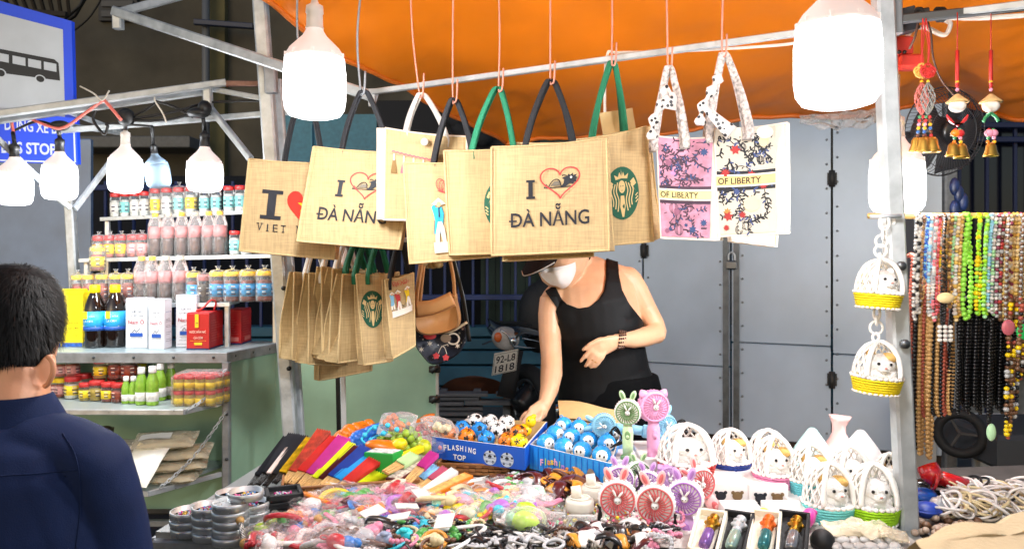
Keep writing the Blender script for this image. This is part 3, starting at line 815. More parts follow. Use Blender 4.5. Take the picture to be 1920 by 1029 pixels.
for i,x in enumerate((434,455)):
    p=step_pt(1,x)+V((0,.055,.001));jt.put(at(p,.4+i,(1,1,.92)),('small red-lidded jar with teal label right of the sauce bottles','small red-lidded jar half hidden behind the first brown bag')[i],G2)
COLA=mat('dark_sauce_liquid','4a2416',.12,var=.2,vscale=20)
def bottle_proto():
    t=thing('sauce_bottle','x','bottle');r,h=.029,.195
    mb=MB();mb.lathe([(0,.002),(r*.8,.003),(r*.86,.02),(r*.8,.05),(r*.86,.06),(r*.84,.1),(0,.102)],14);mb.build('liquid',COLA,t,True)
    prof=[(0,0),(r*.85,0),(r*.95,.012)]+[(r*(.95-.05*(k%2)),.022+.011*k)for k in range(6)]+[(r*.95,.09),(r*.95,.13),(r*.8,.15),(r*.5,.168),(r*.4,.178),(r*.4,.184)]
    mb=MB();mb.lathe(prof,16);mb.build('clear_shell',film('bottle_shell','efe7e4',.07,.06,.2),t,True)
    mb=MB();mb.lathe([(r*.965,.082),(r*.965,.132)],16);mb.build('paper_label',film('pink_sleeve','ef9a98',.62,.3,.3),t,True)
    mb=MB();mb.lathe([(r*.46,.178),(r*.46,.195),(0,.196)],12);mb.build('cap',LIDY,t,True)
    mb=MB();mb.lathe([(r*1.08,0),(r*1.14,.05),(r*1.1,.1),(r*1.06,.14),(r*.8,.165),(r*.55,.19),(r*.5,.2)],12)
    mb.v=[(x*(1+.1*noise.noise(V((x*80,y*80,z*30)))),y,z)for x,y,z in mb.v];mb.build('film_wrap',FW,t,True)
    return Proto(t)
bo=bottle_proto();CAPC=film('cap_in_film','f2ead2',.5)
for i,x in enumerate((284,309,335,360,386,407)):
    p=step_pt(1,x)+V((0,.05,.001));bo.put(at(p,i*.9,1.02),f'wrapped dark sauce bottle, {nth(i)} from the left on the middle step','sauce bottles on the middle step',{'cap':CAPC if i in(1,3)else LIDY})
for i,x in enumerate((258,278,304,331)):
    p=step_pt(0,x)+V((0,.05,.001));bo.put(at(p,i*.8+.3,(1.05,1.05,1.02)),f'wrapped dark sauce bottle, {nth(i)} from the left on the lowest step','sauce bottles on the lowest step',{'cap':CAPC if i>1 else LIDY})
jy=jar_proto('pickle_jar',.031,.128,GLS,LIDY,LBB,.13,wrap=True,fill=FRED)
y1=[]
for i,x in enumerate((138,159,185,211,234)):
    p=step_pt(0,x)+V((0,.04,.001));y1.append(p);jy.put(at(p,i*1.1,(.86,.86,.97)),f'yellow-lidded pickle jar left of the bottles, {nth(i)} from left, lowest step',G1,{'paper_label':FRED})
jy.put(at(y1[1].lerp(y1[2],.65)+V((0,0,.141)),.5,(.95,.95,.8)),'yellow-lidded jar stacked on top of the lowest row of jars',G1,{'paper_label':LBY})
jy.put(at(step_pt(0,357)+V((0,.045,.001)),.2,(.95,.95,.98)),'yellow-lidded jar with blue band right beside the sauce bottles',G1)
jp.put(at(step_pt(0,377)+V((0,.04,.001)),.9,(.95,.95,1.15)),'dull red-lidded jar of dark contents in the yellow-lidded row',G1,{'contents':FDK,'paper_label':FDK,'lid':mat('dull_red_lid','a8605a',.5)})
for i,x in enumerate((402,429,458,488)):
    p=step_pt(0,x)+V((0,.045,.001));jy.put(at(p,.5-i*.1,(1.06,1.06,1.0)),f'blue-labelled yellow-lidded jar, {nth(i)} of the four at the right end of the lowest step',G1)

def on_counter(px,py,z):return T(px,py,z)
# dark fish sauce bottles
def dark_bottle():
    t=thing('fish_sauce_bottle','x','bottle');r,h=.043,.262
    prof=[(0,0),(r*.9,0),(r,.01),(r*.94,.03),(r,.04),(r*.95,.055),(r,.065),(r,.158),(r*.9,.18),(r*.62,.212),(r*.36,.234),(r*.34,.24)]
    mb=MB();mb.lathe(prof,20);mb.build('dark_glass',mat('dark_bottle','160c08',.08,coat=.5),t,True)
    mb=MB();mb.lathe([(r*1.01,.072),(r*1.01,.152)],20);lb=mb.build('paper_label',mat('sky_blue_label','2aa3e2',.45,var=.15,vscale=60),t,True)
    mb=MB();mb.lathe([(r*1.02,.072),(r*1.02,.088)],20);mb.build('wave_print',mat('wave_blue','1c50a4',.5,var=.5,vscale=120),lb,True)
    mb=MB();mb.box((-.012,-r*1.0,.137),(.018,.006,.03));mb.build('yellow_patch',LBY,lb,True)
    mb=MB();mb.lathe([(r*.46,.228),(r*.5,.232),(r*.48,.258),(r*.4,.262),(0,.262)],18);mb.build('cap',LIDY,t,True)
    pr=Pr();pr.text('NƯỚC MẮM',0,0,.007,0,.05);pr.text('CÁ CƠM',0,.02,.009,0,.04);pr.rect(-.03,.04,.03,.043)
    pr.emit('lettering',lambda x,y,f=0:V(((r*1.013+f)*math.sin(x/r),-(r*1.013+f)*math.cos(x/r),.132-y)),[LBW],t)
    return Proto(t)
db=dark_bottle()
for i,(x,y)in enumerate(((178,651),(216,650))):
    db.put(at(T(x,y,zt)+V((0,.0,.001)),(-.15,.1)[i],1.0),('dark fish sauce bottle with blue label beside the yellow box','dark fish sauce bottle with blue label beside the white cartons')[i],'dark fish sauce bottles on the counter')
# cartons: pixel columns of front-left, front-right and side-right edges
def carton(name,label,cat,xl,xr,xs,yb,hpx,m,prints=None,group=None,dep=.075,gable=False,sidep=None):
    a,b=T(xl,yb,zt),T(xr,yb-(xr-xl)*.0,zt);b.y=a.y;h=sz(hpx,a.y);w=b.x-a.x
    t=thing(name,label,cat,((a.x+b.x)/2,a.y+dep/2,zt),None,group)
    mb=MB();mb.box((0,0,h/2+.001),(w,dep,h),b=.0015)
    if gable:mb.prism([(-dep/2,0),(dep/2,0),(.004,.022),(-.004,.022)],-w/2,w/2,Matrix.Translation((0,0,h+.001))@Matrix(((0,0,1,0),(1,0,0,0),(0,1,0,0),(0,0,0,1))))
    else:mb.box((0,.0,h+.003),(w*.99,dep*.96,.003),b=.001)
    mb.build('carton',m,t,True)
    o=V((-w/2,-dep/2,h));S=flat(o,(w,0,0),(0,0,-w))
    if prints:
        pr=Pr();ms=prints(pr,h/w);mb=None
        S0=lambda x,y,f=0:t.matrix_basis@(o+V((x*w,-f-.0006,-y*w)))
        pr.emit('front_print',S0,ms,t)
    if sidep:
        pr=Pr();ms=sidep(pr,h/dep);S1=lambda x,y,f=0:t.matrix_basis@(V((w/2+f+.0006,-dep/2+x*dep,h-y*dep)));pr.emit('side_print',S1,ms,t)
    return t
INK,INKB,INKR=mat('ink_dark','1c2438',.6),mat('ink_blue','0f479c',.6),mat('ink_red','9c141e',.6)
def nam_o(pr,a):
    pr.text('NƯỚC MẮM',.5,.25*a,.1,0,.5);pr.text('CÁ CƠM THAN',.5,.33*a,.085,0,.66);pr.text('Nam Ô',.5,.46*a,.19,2,.74,.01)
    pr.curve([(.22,.62*a),(.5,.56*a),(.78,.62*a)],.012,0);pr.curve([(.3,.68*a),(.42,.62*a),(.5,.66*a),(.66,.6*a)],.03,0)
    pts=[(.2,.76*a)]+[(.2+.06*i,(.69-.012*(i%2))*a)for i in range(11)]+[(.8,.76*a)];pr.poly(pts,1)
    for y,w in((.79,.3),(.82,.26),(.86,.36),(.93,.42)):pr.rect(.5-w,y*a,.5+w,y*a+.012,0)
    return[INK,INKB,INKR]
def lines_side(pr,a):
    pr.text('▪▪▪',.5,.24*a,.09,1,.6)
    for i,y in enumerate((.38,.41,.44,.52,.55,.66,.7,.8,.84)):pr.rect(.15,y*a,.65+.2*((i*7)%3)/2,y*a+.016,0)
    return[INK,INKB]
WCAR=mat('white_carton','d6d9de',.5)
for i,(xl,xr,yb,h)in enumerate(((236,276,653,92),(279,308,655,92),(330,368,651,96))):
    carton('fish_sauce_carton',('white fish sauce carton right of the dark bottles','white fish sauce carton in the middle of the three, side face showing','white fish sauce carton partly behind the red gift box')[i],'carton',xl,xr,0,yb,h,WCAR,nam_o,'white fish sauce cartons',.07,sidep=lines_side)
def yel(pr,a):
    pr.text('NƯỚC MẮM',.5,.2*a,.06,0,.32);pr.text('CÁ CƠM',.5,.36*a,.06,0,.3);pr.text('LONG HẢI',.5,.54*a,.09,0,.6);pr.text('CÁ CƠM',.55,.64*a,.1,0,.5);pr.rect(.15,.72*a,.85,.72*a+.012,0);pr.text('ĐÀ NẴNG',.6,.78*a,.07,0,.36);pr.rect(0,.92*a,1,a*.995,1)
    return[mat('ink_olive','8a6a14',.6),mat('wave_print_blue','2a5cae',.5,var=.6,vscale=90)]
YC=mat('yellow_carton','f4dc10',.45)
carton('yellow_carton','bright yellow gable-top carton beside the dark bottles','carton',117,155,0,650,98,YC,yel,'yellow cartons',.06,True)
carton('yellow_carton','bright yellow carton mostly hidden behind the head of the person','carton',76,114,0,650,98,YC,yel,'yellow cartons',.06,True)
def redp(pr,a):
    pr.rect(.38,.02,.54,.38*a,1);pr.text('584',.46,.25*a,.07,3,.1);pr.text('NƯỚC MẮM NHỈ',.5,.5*a,.1,0,.72,.01);pr.text('CÁ CƠM',.52,.66*a,.1,0,.4,.01);pr.rect(.16,.74*a,.88,.74*a+.012,1);pr.rect(.35,.79*a,.7,.86*a,1)
    pr.rect(0,.95*a,1,.995*a,2);return[mat('ink_cream','ecc9b8',.6),mat('ink_yellow','e8b818',.6),mat('ink_navy','24305e',.6,var=.5,vscale=100),INK]
def reds(pr,a):
    for i in range(9):pr.rect(.12,(.2+.07*i)*a,.5+.35*((i*5)%4)/3,(.2+.07*i)*a+.012,0)
    pr.rect(0,.95*a,1,.995*a,1);return[mat('ink_rose','c8706a',.6),mat('ink_navy','24305e',.6)]
def reds2(pr,a):
    reds(pr,a);pr.rect(.3,.78*a,.85,.9*a,0)
    return[mat('ink_rose','c8706a',.6),mat('ink_navy','24305e',.6)]
RC=mat('red_carton','b01016',.4)
t=carton('gift_box','red fish sauce gift box with a red cord handle at the counter corner','gift box',350,392,0,656,68,RC,redp,'red gift boxes',.15,sidep=reds)
q=t.matrix_basis.translation;mb=MB();mb.tube(bez([q+V((-.02,-.04,.157)),q+V((.01,-.05,.17)),q+V((.035,-.03,.2)),q+V((.045,0,.19)),q+V((.03,.02,.157))]),.004,6);mb.build('cord_handle',LIDR,t)
carton('gift_box','red gift box with barcode panel behind the one with the cord','gift box',424,452,0,646,64,RC,reds2,'red gift boxes',.13,sidep=reds2)

# ---- goods on the upper flap shelf
def shf(px,py):return T(px,py,z1)
GJ='jars on the upper flap shelf'
jb=jar_proto('sauce_jar',.031,.078,GLS,LIDR,LBY,.2,fill=FRED)
for i,(x,yb,lv,lid,fill,lb,lab,s)in enumerate((
    (98,745,0,LIDY,FPK,LBP,'yellow-lidded jar with pink label in the bottom pair, half behind the ear',.95),(109,746,0,LIDY,FPK,LBP,'yellow-lidded jar with pink label at the bottom beside the red lids',.98),(99,708,1,LIDY,FPK,LBP,'yellow-lidded jar stacked on top, half behind the ear',.95),(121,708,1,LIDY,FPK,LBP,'yellow-lidded jar stacked on top beside the red-lidded group',.98),
    (129,749,0,LIDR,FPALE,LBY,'pale red-lidded jar next to the yellow-lidded jars',1.15),(148,745,0,LIDR,FPALE,LBW,'pale red-lidded jar behind the small ochre jar',1.2),(153,753,0,LIDR,FOC,LBY,'small ochre jar with a yellow label in the front row',.9),
    (174,753,0,LIDR,FOC,FOC,'ochre unlabelled jar in the middle of the front row',1.02),(196,755,0,LIDR,FRED,LBY,'amber jar with yellow label in the front row',.97),(215,756,0,LIDR,FRED,FRED,'dark amber unlabelled jar beside the small green bottles',.95),
    (174,712,1,LIDR,FOC,LBY,'red-lidded ochre jar stacked above the front row',1.0),(204,712,1,LIDR,FRED,FRED,'tall dark amber jar stacked above the front row',1.1),(228,713,1,LIDR,FRED,FRED,'amber jar stacked at the right of the upper red lids',1.1),(249,704,1,LIDR,FRED,LBY,'amber jar with yellow label stacked behind the green bottles',1.0))):
    p=shf(x,yb if not lv else yb+40);p.z=z1+.001+(.082 if lv else 0)
    if lv:p.y+=.03
    jb.put(at(p+V((0,.03,0)),i*.8,(s*.9,s*.9,s)),lab,GJ,{'lid':lid,'contents':fill,'paper_label':lb})
# supports so the upper jars rest on a second back row
for i,(x,yb)in enumerate(((174,744),(204,744),(229,745),(250,742))):
    p=shf(x,yb);jb.put(at(p+V((0,.045,.001)),i,(.85,.85,1.02)),f'red-lidded back row jar under the stacked jars, {nth(i)} from the left',GJ,{'paper_label':FRED})
def green_bottle():
    t=thing('green_sauce_bottle','x','bottle');r,h=.0225,.15
    mb=MB();mb.lathe([(0,0),(r*.92,0),(r,.006),(r,.085),(r*.8,.104),(r*.55,.12),(r*.5,.127)],16);mb.build('glass',mat('lime_sauce','8ab63a',.25,var=.25,vscale=40),t,True)
    mb=MB();mb.lathe([(r*1.015,.015),(r*1.015,.05)],16);mb.build('paper_label',LBW,t,True)
    mb=MB();mb.lathe([(r*.62,.122),(r*.64,.126),(r*.62,.147),(0,.149)],14);mb.build('cap',WHITE,t,True)
    return Proto(t)
gbp=green_bottle()
for i,(x,y,s,lab)in enumerate(((231,758,.72,'small lime green sauce bottle next to the amber jars'),(245,758,.72,'small lime green sauce bottle left of the tall pair'),(260,760,.98,'tall lime green sauce bottle in front, nearer the jars'),(281,761,1.02,'tall lime green sauce bottle in front with the widest label'),(296,752,1.0,'lime green sauce bottle behind, beside the wrapped jar pack'),(316,748,1.0,'lime green sauce bottle behind the wrapped jar pack'))):
    gbp.put(at(shf(x,y)+V((0,.022,.001)),i,s),lab,'lime green sauce bottles on the flap shelf')
pk=thing('jar_pack','film-wrapped pack of small red-lidded jars in two layers on the flap shelf','jar pack',shf(350,760))
q0=shf(322,762);jm=None
rr,hh=.0195,.058
for l in range(2):
    for i in range(4):
        for j in range(3):
            p=q0+V((rr+i*.041+.012*j,rr+j*.04,.001+l*.06))
            if jm is None:
                mb=MB();mb.lathe([(0,0),(rr*.95,0),(rr,.004),(rr,.04),(rr*.9,.044)],12);o=mb.build('jar',FOC,pk,True)
                mb=MB();mb.lathe([(rr*.98,.043),(rr,.045),(rr,.057),(0,.058)],12);c=mb.build('lid',LIDR,o,True);mb=MB();mb.lathe([(rr*1.02,.01),(rr*1.02,.03)],12);d=mb.build('paper_label',LBY,o,True);jm=(o,c,d)
            else:
                o=jm[0].copy();COL.objects.link(o)
                for k in jm[1:]:kk=k.copy();COL.objects.link(kk);kk.parent=o
            o.location=p-pk.matrix_basis.translation
mb=MB();mb.box(q0+V((.081+.012,.06,.062)),(.185,.135,.13),b=.012);mb.build('film_wrap',FW,pk)

# ---- packets on the lower flap shelf
def pillow(p,w,d,h,m,name,label,rz,rx=0,ry=0,inner=None,group=None,card=None):
    M=at(p,rz,1,rx,ry);t=thing(name,label,'packet',(0,0,0),M,group)
    def fn(sgn,k=1.0):
        def f(u,v):
            e=(max(0,1-abs(2*u-1)**3)*max(0,1-abs(2*v-1)**3))**.5
            return V(((u-.5)*w,(v-.5)*d,sgn*h/2*e*k+.006*noise.noise(V((u*5+p.x*9,v*5,p.z*40+sgn)))))
        return f
    if inner:
        mb=MB()
        if name=='toy_packet':
            for i in range(16):mb.ball((random.uniform(-.33,.33)*w,random.uniform(-.33,.33)*d,random.uniform(-.1,.15)*h),random.uniform(.006,.012),8,6)
        else:mb.box((0,0,0),(w*.8,d*.8,h*.62),b=.008)
        mb.build('contents',inner,t,True)
    mb=MB();mb.grid(fn(1),18,14);mb.grid(fn(-1),18,14);mb.f=[f if i<18*14 else f[::-1]for i,f in enumerate(mb.f)];mb.build('bag',m,t,True)
    if card:
        mb=MB();mb.grid(lambda u,v:fn(1)(.1+.5*u,.3+.4*v)+V((0,0,.003)),8,6);mb.build('paper_label',card,t,True)
    return t
TAN=mat('dried_food','d6c79e',.7,var=.35,vscale=45,bump=.5);WF=film('bag_film','f4ead2',.3,.14,1.4,25)
zz=z2
GP='food packets on the lower flap shelf'
pillow(P(330,893,2.97),.17,.14,.035,WF,'food_packet','clear packet of tan dried food lying lowest on the flap',R(8),inner=TAN,group=GP)
pillow(P(338,868,3.0),.20,.15,.035,WF,'food_packet','clear packet of tan dried food in the middle of the pile',R(18),R(4),inner=TAN,group=GP)
pillow(P(345,846,3.02),.20,.15,.03,WF,'food_packet','clear packet of tan dried food below the labelled one',R(12),R(8),inner=TAN,group=GP)
pillow(P(310,824,3.0),.23,.13,.03,WF,'food_packet','clear packet with a white paper label on top of the pile',R(10),R(14),inner=TAN,group=GP,card=PAPER)
pillow(P(264,873,2.9),.15,.17,.03,mat('white_noodle_bag','f2efe2',.35,bump=.2,bscale=30),'noodle_packet','bright white packet leaning at the front of the pile',R(-14),R(42),group=GP)
pillow(P(222,838,3.0),.18,.14,.03,WF,'food_packet','clear packet behind the shoulder of the person',R(-10),R(10),inner=mat('grey_food','8f8a80',.7,var=.3),group=GP)
pillow(P(170,815,3.03),.16,.12,.04,mat('brown_bag','7a6650',.6,var=.3),'food_packet','brown packet behind the shoulder near the cabinet back',R(25),R(10),group=GP)
pillow(P(140,808,3.03),.12,.1,.04,WF,'food_packet','crumpled pale packet furthest left above the shoulder',R(-25),R(10),inner=mat('grey_food','8f8a80',.7,var=.3),group=GP)
# ------------------------------------------------------------------ hanging bags
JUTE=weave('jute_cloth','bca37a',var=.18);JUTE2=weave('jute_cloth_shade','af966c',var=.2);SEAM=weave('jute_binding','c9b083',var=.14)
CANV=mat('cream_canvas','e6dfcf',.85,var=.08,vscale=50,bump=.2,bscale=300);WBIND=mat('white_binding','ece6dc',.8)
PB,PRD,PGR,PYL,PWH,PTEAL=mat('print_black','20222a',.8),mat('print_red','b8393d',.8),mat('print_green','16533f',.8),mat('print_yellow','e8c81e',.8),mat('print_white','ece8e0',.8),mat('print_turquoise','2aa0c8',.8)
HB,HG,HW=mat('black_webbing','14151a',.85,bump=.3,bscale=300),mat('green_webbing','0f6b4a',.8,bump=.3,bscale=300),mat('white_webbing','e9e4dc',.8,bump=.3,bscale=300)
REDS=mat('print_flag_red','c8281a',.8)

def bag(label,quad,Y,dep,cloth=JUTE,handle=None,prints=None,group=None,bind=SEAM,bulge=.007,lean=(0,0),cat='tote bag',name='tote_bag',hm=HB,hw=.011,twoh=True,gus=.3):
    Ys=Y if isinstance(Y,(list,tuple))else(Y,)*4
    c=[P(*q,y)for q,y in zip(quad,Ys)];TL,TR,BR,BL=c
    n=(BL-TL).cross(TR-TL).normalized()
    if n.y>0:n=-n
    ctr=(TL+TR)/2;W=((TR-TL).length+(BR-BL).length)/2;A=((BL-TL).length+(BR-TR).length)/2/W
    t=thing(name,label,cat,ctr,None,group)
    sd=sum(map(ord,label))%97
    def S(x,y,f=0): # x along the width, y down in widths
        v=y/A;b=TL.lerp(TR,x).lerp(BL.lerp(BR,x),v)
        k=max(0,math.sin(math.pi*min(1,max(0,x))))**.6*max(0,math.sin(math.pi*min(1,max(0,.12+.85*v))))**.6
        w=bulge*k+.0055*noise.noise(V((x*3.2+sd,v*2.6,sd)))*k+.0016*noise.noise(V((x*9+sd,v*7,4)))
        return b+n*(w+f)-V((0,0,.006*math.sin(math.pi*x)*(1-v)))
    bk=-n*dep
    dn=V((lean[0],0,lean[1]))
    def B(x,v):
        b=TL.lerp(TR,x).lerp(BL.lerp(BR,x),v)
        return b+bk*(.35+.65*min(1,v*1.6))+dn*(.3+.7*v)-n*.01*math.sin(math.pi*x)*math.sin(math.pi*v)
    mb=MB();N=14
    mb.grid(lambda u,v:S(u,v*A),N,N)
    mb.grid(lambda u,v:B(u,v),N,N)
    for e,s in((0,1),(1,-1)):
        inn=(TR-TL).normalized()*s
        def side(u,v,e=e,inn=inn):
            a,b=S(e,v*A),B(e,v);p=a.lerp(b,u)
            k=1-abs(2*u-1)
            flare=.0 if v<.62 else(v-.62)/.38
            return p+inn*gus*dep*k*(1-1.35*flare)
        mb.grid(side,6,N)
    mb.grid(lambda u,v:S(u,A).lerp(B(u,1),v),N,4)
    mb.build('body',cloth,t)
    mb=MB()
    per=[S(0,A*i/12)for i in range(12)]+[S(i/12,A)for i in range(12)]+[S(1,A*(1-i/12))for i in range(13)]
    mb.tube(per,.0034,5)
    pb=[B(0,i/10)for i in range(10)]+[B(i/10,1)for i in range(10)]+[B(1,1-i/10)for i in range(11)]
    mb.tube(pb,.0034,5)
    mb.tube([S(i/12,0)for i in range(13)],.0026,5)
    mb.build('binding',bind,t)
    pr=Pr()
    i_=.035;pr.rib([(i_,.02),(i_,A-i_),(1-i_,A-i_),(1-i_,.02)],.0035,0);pr.rib([(.0,.03),(1,.03)],.003,0)
    pr.emit('stitching',S,[mat('stitch_thread','9a7f50',.9)],t,.0007)
    if prints:
        pr=Pr();ms=prints(pr,A);pr.emit('print',S,ms,t,.0026,.0004)
    if handle:
        ap,fl,frt=handle
        for k in range(2 if twoh else 1):
            dy=V((0,dep*.4*k,0));d0=Ys[0]+(Ys[1]-Ys[0])*.5
            a=P(*ap,d0-.01)+dy*.3+V((.006*k,0,-.002*k));l=P(*fl,Ys[0])+dy+n*(-.003 if not k else 0);r=P(*frt,Ys[1])+dy+n*(-.003 if not k else 0)
            l0=l-V((0,0,.03));r0=r-V((0,0,.03))
            pts=bez([l0,l,l.lerp(a,.5)+(l-a)*.03+V((l.x-a.x,0,0))*.16,a+V((l.x-a.x,0,0))*.18+V((0,0,-.006)),a,a+V((r.x-a.x,0,0))*.18+V((0,0,-.006)),r.lerp(a,.5)+V((r.x-a.x,0,0))*.16,r,r0],6)
            rad=[((hw*(.62+.38*min(1,abs(i-len(pts)/2)/(len(pts)*.3)))),.0032)for i in range(len(pts))]
            mb=MB();mb.loft(pts,rad,8,side=V((.75,-.65,0)));mb.build('handle',hm,t)
    return t,S,A

def heart(cx,cy,w,h,n=40):
    o=[]
    for i in range(n):
        g=2*math.pi*i/n;x=math.sin(g)**3;y=(13*math.cos(g)-5*math.cos(2*g)-2*math.cos(3*g)-math.cos(4*g))/15
        o.append((cx+x*w/2,cy-(y+.17)*h/1.95))
    return o
def star(cx,cy,r,k=5,inner=.4,rot=0):
    return[(cx+(r if i%2==0 else r*inner)*math.sin(math.pi*i/k+rot),cy-(r if i%2==0 else r*inner)*math.cos(math.pi*i/k+rot))for i in range(2*k)]
def serif_i(pr,x,y,h,w,mi=0):
    s=.13*h;pr.rect(x-w/2,y-h/2,x+w/2,y-h/2+s,mi);pr.rect(x-w/2,y+h/2-s,x+w/2,y+h/2,mi);pr.rect(x-.17*w-.006,y-h/2+s,x+.17*w+.006,y+h/2-s,mi)
def danang(pr,A):
    serif_i(pr,.335,.385,.165,.075)
    pr.rib(heart(.59,.345,.34,.27),.011,1,True)
    x,y=.59,.375 # bridge arch with a dragon head
    pr.curve([(x-.135,y),(x-.12,y-.025),(x-.105,y)],.006);pr.curve([(x-.105,y+.002),(x-.06,y-.058),(x-.012,y-.06),(x+.01,y+.0)],.008)
    pr.poly([(x-.085,y-.01),(x-.05,y-.05),(x-.01,y-.05),(x+.0,y-.01)],2)
    pr.rib([(x-.14,y+.004),(x+.02,y+.004),(x+.1,y+.002)],.008)
    dr=[(x+.005,y+.004),(x+.03,y-.03),(x+.035,y-.062),(x+.012,y-.072),(x+.04,y-.084),(x+.062,y-.088),(x+.075,y-.108),(x+.086,y-.094),(x+.112,y-.112),(x+.112,y-.09),(x+.148,y-.098),(x+.132,y-.078),(x+.148,y-.072),(x+.138,y-.05),(x+.144,y-.03),(x+.12,y-.034),(x+.11,y-.012),(x+.085,y-.026),(x+.06,y-.006),(x+.04,y+.004)]
    pr.poly(dr,0);pr.ell(x+.094,y-.074,.010,.010,4);pr.curve([(x+.06,y-.09),(x+.03,y-.1),(x+.02,y-.088)],.006)
    pr.text('DÀ NẴNG',.5,.645,.128,0,.67,.012);pr.rect(.148,.65,.215,.664,0)
    return[PB,PRD,mat('print_grey','6d665a',.9),PB,PWH]
def vietnam(pr,A):
    serif_i(pr,.30,.475,.32,.225);pr.poly(heart(.63,.485,.34,.36),1);pr.poly(star(.66,.46,.085),3)
    for i,ch in enumerate('VIET NAM'):
        if ch!=' ':
            pr.text(ch,.195+.084*i,.725,.085,0,.052 if ch!='I' else .014,0.0)
            for dx in((-.022,.022)if ch in 'VNMA' else(0,)):pr.rect(.195+.084*i+dx-.014,.725+(-.0425 if ch in 'VN' else .034),.195+.084*i+dx+.014,.725+(-.034 if ch in 'VN' else .0425),0)
    return[PB,REDS,PB,PYL]
def siren(cx,cy,rx,ry,dark=None):
    def f(pr,A):
        pr.ell(cx,cy,rx,ry,0,0,32)
        m=1
        pr.poly([(cx+rx*a,cy+ry*b)for a,b in((-.34,-.52),(-.42,-.72),(-.2,-.62),(-.1,-.8),(0,-.64),(0,-.92),(.04,-.64),(.12,-.8),(.2,-.62),(.42,-.72),(.34,-.52),(0,-.56))],m) # crown
        for s in(-1,1):
            for k in range(3):
                pr.curve([(cx+s*rx*(.24+.15*k),cy-ry*(.42-.06*k)),(cx+s*rx*(.34+.16*k),cy-ry*.08),(cx+s*rx*(.22+.16*k),cy+ry*.26),(cx+s*rx*(.3+.13*k),cy+ry*(.68-.1*k))],rx*.06,m)
            pr.poly([(cx+s*rx*a,cy+ry*b)for a,b in((.72,-.52),(.86,-.3),(.66,-.2),(.8,-.02),(.58,-.26),(.5,-.4))],m)
            for k in range(3):pr.curve([(cx+s*rx*.92,cy+ry*(.06+.12*k)),(cx+s*rx*.78,cy+ry*(.16+.12*k))],rx*.06,m)
        pr.ell(cx,cy-ry*.24,rx*.2,ry*.24,m,0,14)
        pr.rect(cx-rx*.1,cy-ry*.28,cx-rx*.03,cy-ry*.25,2);pr.rect(cx+rx*.03,cy-ry*.28,cx+rx*.1,cy-ry*.25,2);pr.rect(cx-rx*.05,cy-ry*.11,cx+rx*.05,cy-ry*.09,2)
        pr.poly([(cx+rx*a,cy+ry*b)for a,b in((-.1,.1),(.1,.1),(.16,.5),(.05,.9),(-.05,.9),(-.16,.5))],m)
        return[dark or PGR,mat('logo_tan','d8bd88',.85),dark or PGR]
    return f
def aodai(x,y,s,col,lean,mi):
    def f(pr):
        q=lambda a,b:(x+(a+lean*b)*s,y+b*s)
        pr.poly([q(-.10,.82),q(-.03,.52),q(.05,.52),q(.1,.66),q(.13,.98),q(.05,.98),q(.0,.7),q(-.02,1.0),q(-.1,1.0)],4)
        pr.poly([q(-.08,.22),q(.06,.2),q(.1,.35),(q(.08,.5)),q(.07,.74),q(-.03,.8),q(-.12,.78),q(-.09,.5),q(-.12,.34)],mi)
        pr.poly([q(-.12,.34),q(-.16,.2),q(-.1,.15),q(-.06,.22)],mi)
        pr.ell(*q(-.0,.15),.05*s,.06*s,6);pr.poly([q(-.16,.14),q(0,0),q(.16,.14),q(.06,.165),q(-.06,.165)],4)
        pr.rib([q(0,.18),q(.0,.42)],.03*s,0);pr.rib([q(-.16,.14),q(0,0),q(.16,.14)],.008*s,0);pr.rib([q(-.1,.5),q(-.12,.78),q(-.03,.8),q(.07,.74)],.01*s,0)
    return f
def wheel(pr,x,y,r,k=10):
    pr.ring(x,y,r,r,r*.1,0)
    for i in range(k):pr.rib([(x,y),(x+r*math.cos(2*math.pi*i/k),y+r*math.sin(2*math.pi*i/k))],r*.045,4)
AOM=[PB,PTEAL,PRD,PYL,PWH,mat('print_sky','7db4d6',.8),mat('print_skin','e0b08a',.8)]
def aodai_big(pr,A):
    for k in range(3):pr.ring(.44+.03*k,.26+.02*k,.05,.07,.008,2)
    pr.curve([(.4,.33),(.5,.36),(.6,.3)],.01,2)
    pr.rect(.30,.96,.95,1.09,4)
    for yy in(1.0,1.04):[pr.rect(.33+.08*i,yy,.38+.08*i,yy+.006,0)for i in range(8)]
    wheel(pr,.58,.87,.115);wheel(pr,.88,.87,.115);pr.rib([(.58,.87),(.7,.76),(.88,.87)],.012,0);pr.rib([(.7,.76),(.6,.7)],.012,0)
    aodai(.40,.42,.56,1,-.04,1)(pr)
    return AOM
def aodai_small(pr,A):
    pr.text('Việt Nam',.5,.2,.14,2,.62,.0,.25)
    for k in range(3):pr.curve([(.25+.2*k,.24),(.22+.2*k,.12),(.33+.2*k,.13),(.3+.2*k,.27)],.014,2)
    pr.rect(.12,1.12,.9,1.34,4);wheel(pr,.26,1.12,.12,8);wheel(pr,.66,1.1,.12,8);pr.rib([(.26,1.12),(.46,.95),(.66,1.1)],.018,0)
    for yy in(1.2,1.27):[pr.rect(.16+.1*i,yy,.22+.1*i,yy+.008,0)for i in range(7)]
    aodai(.17,.44,.62,5,.0,5)(pr);aodai(.38,.40,.8,2,.05,2)(pr);aodai(.72,.36,.75,3,.06,3)(pr)
    return AOM
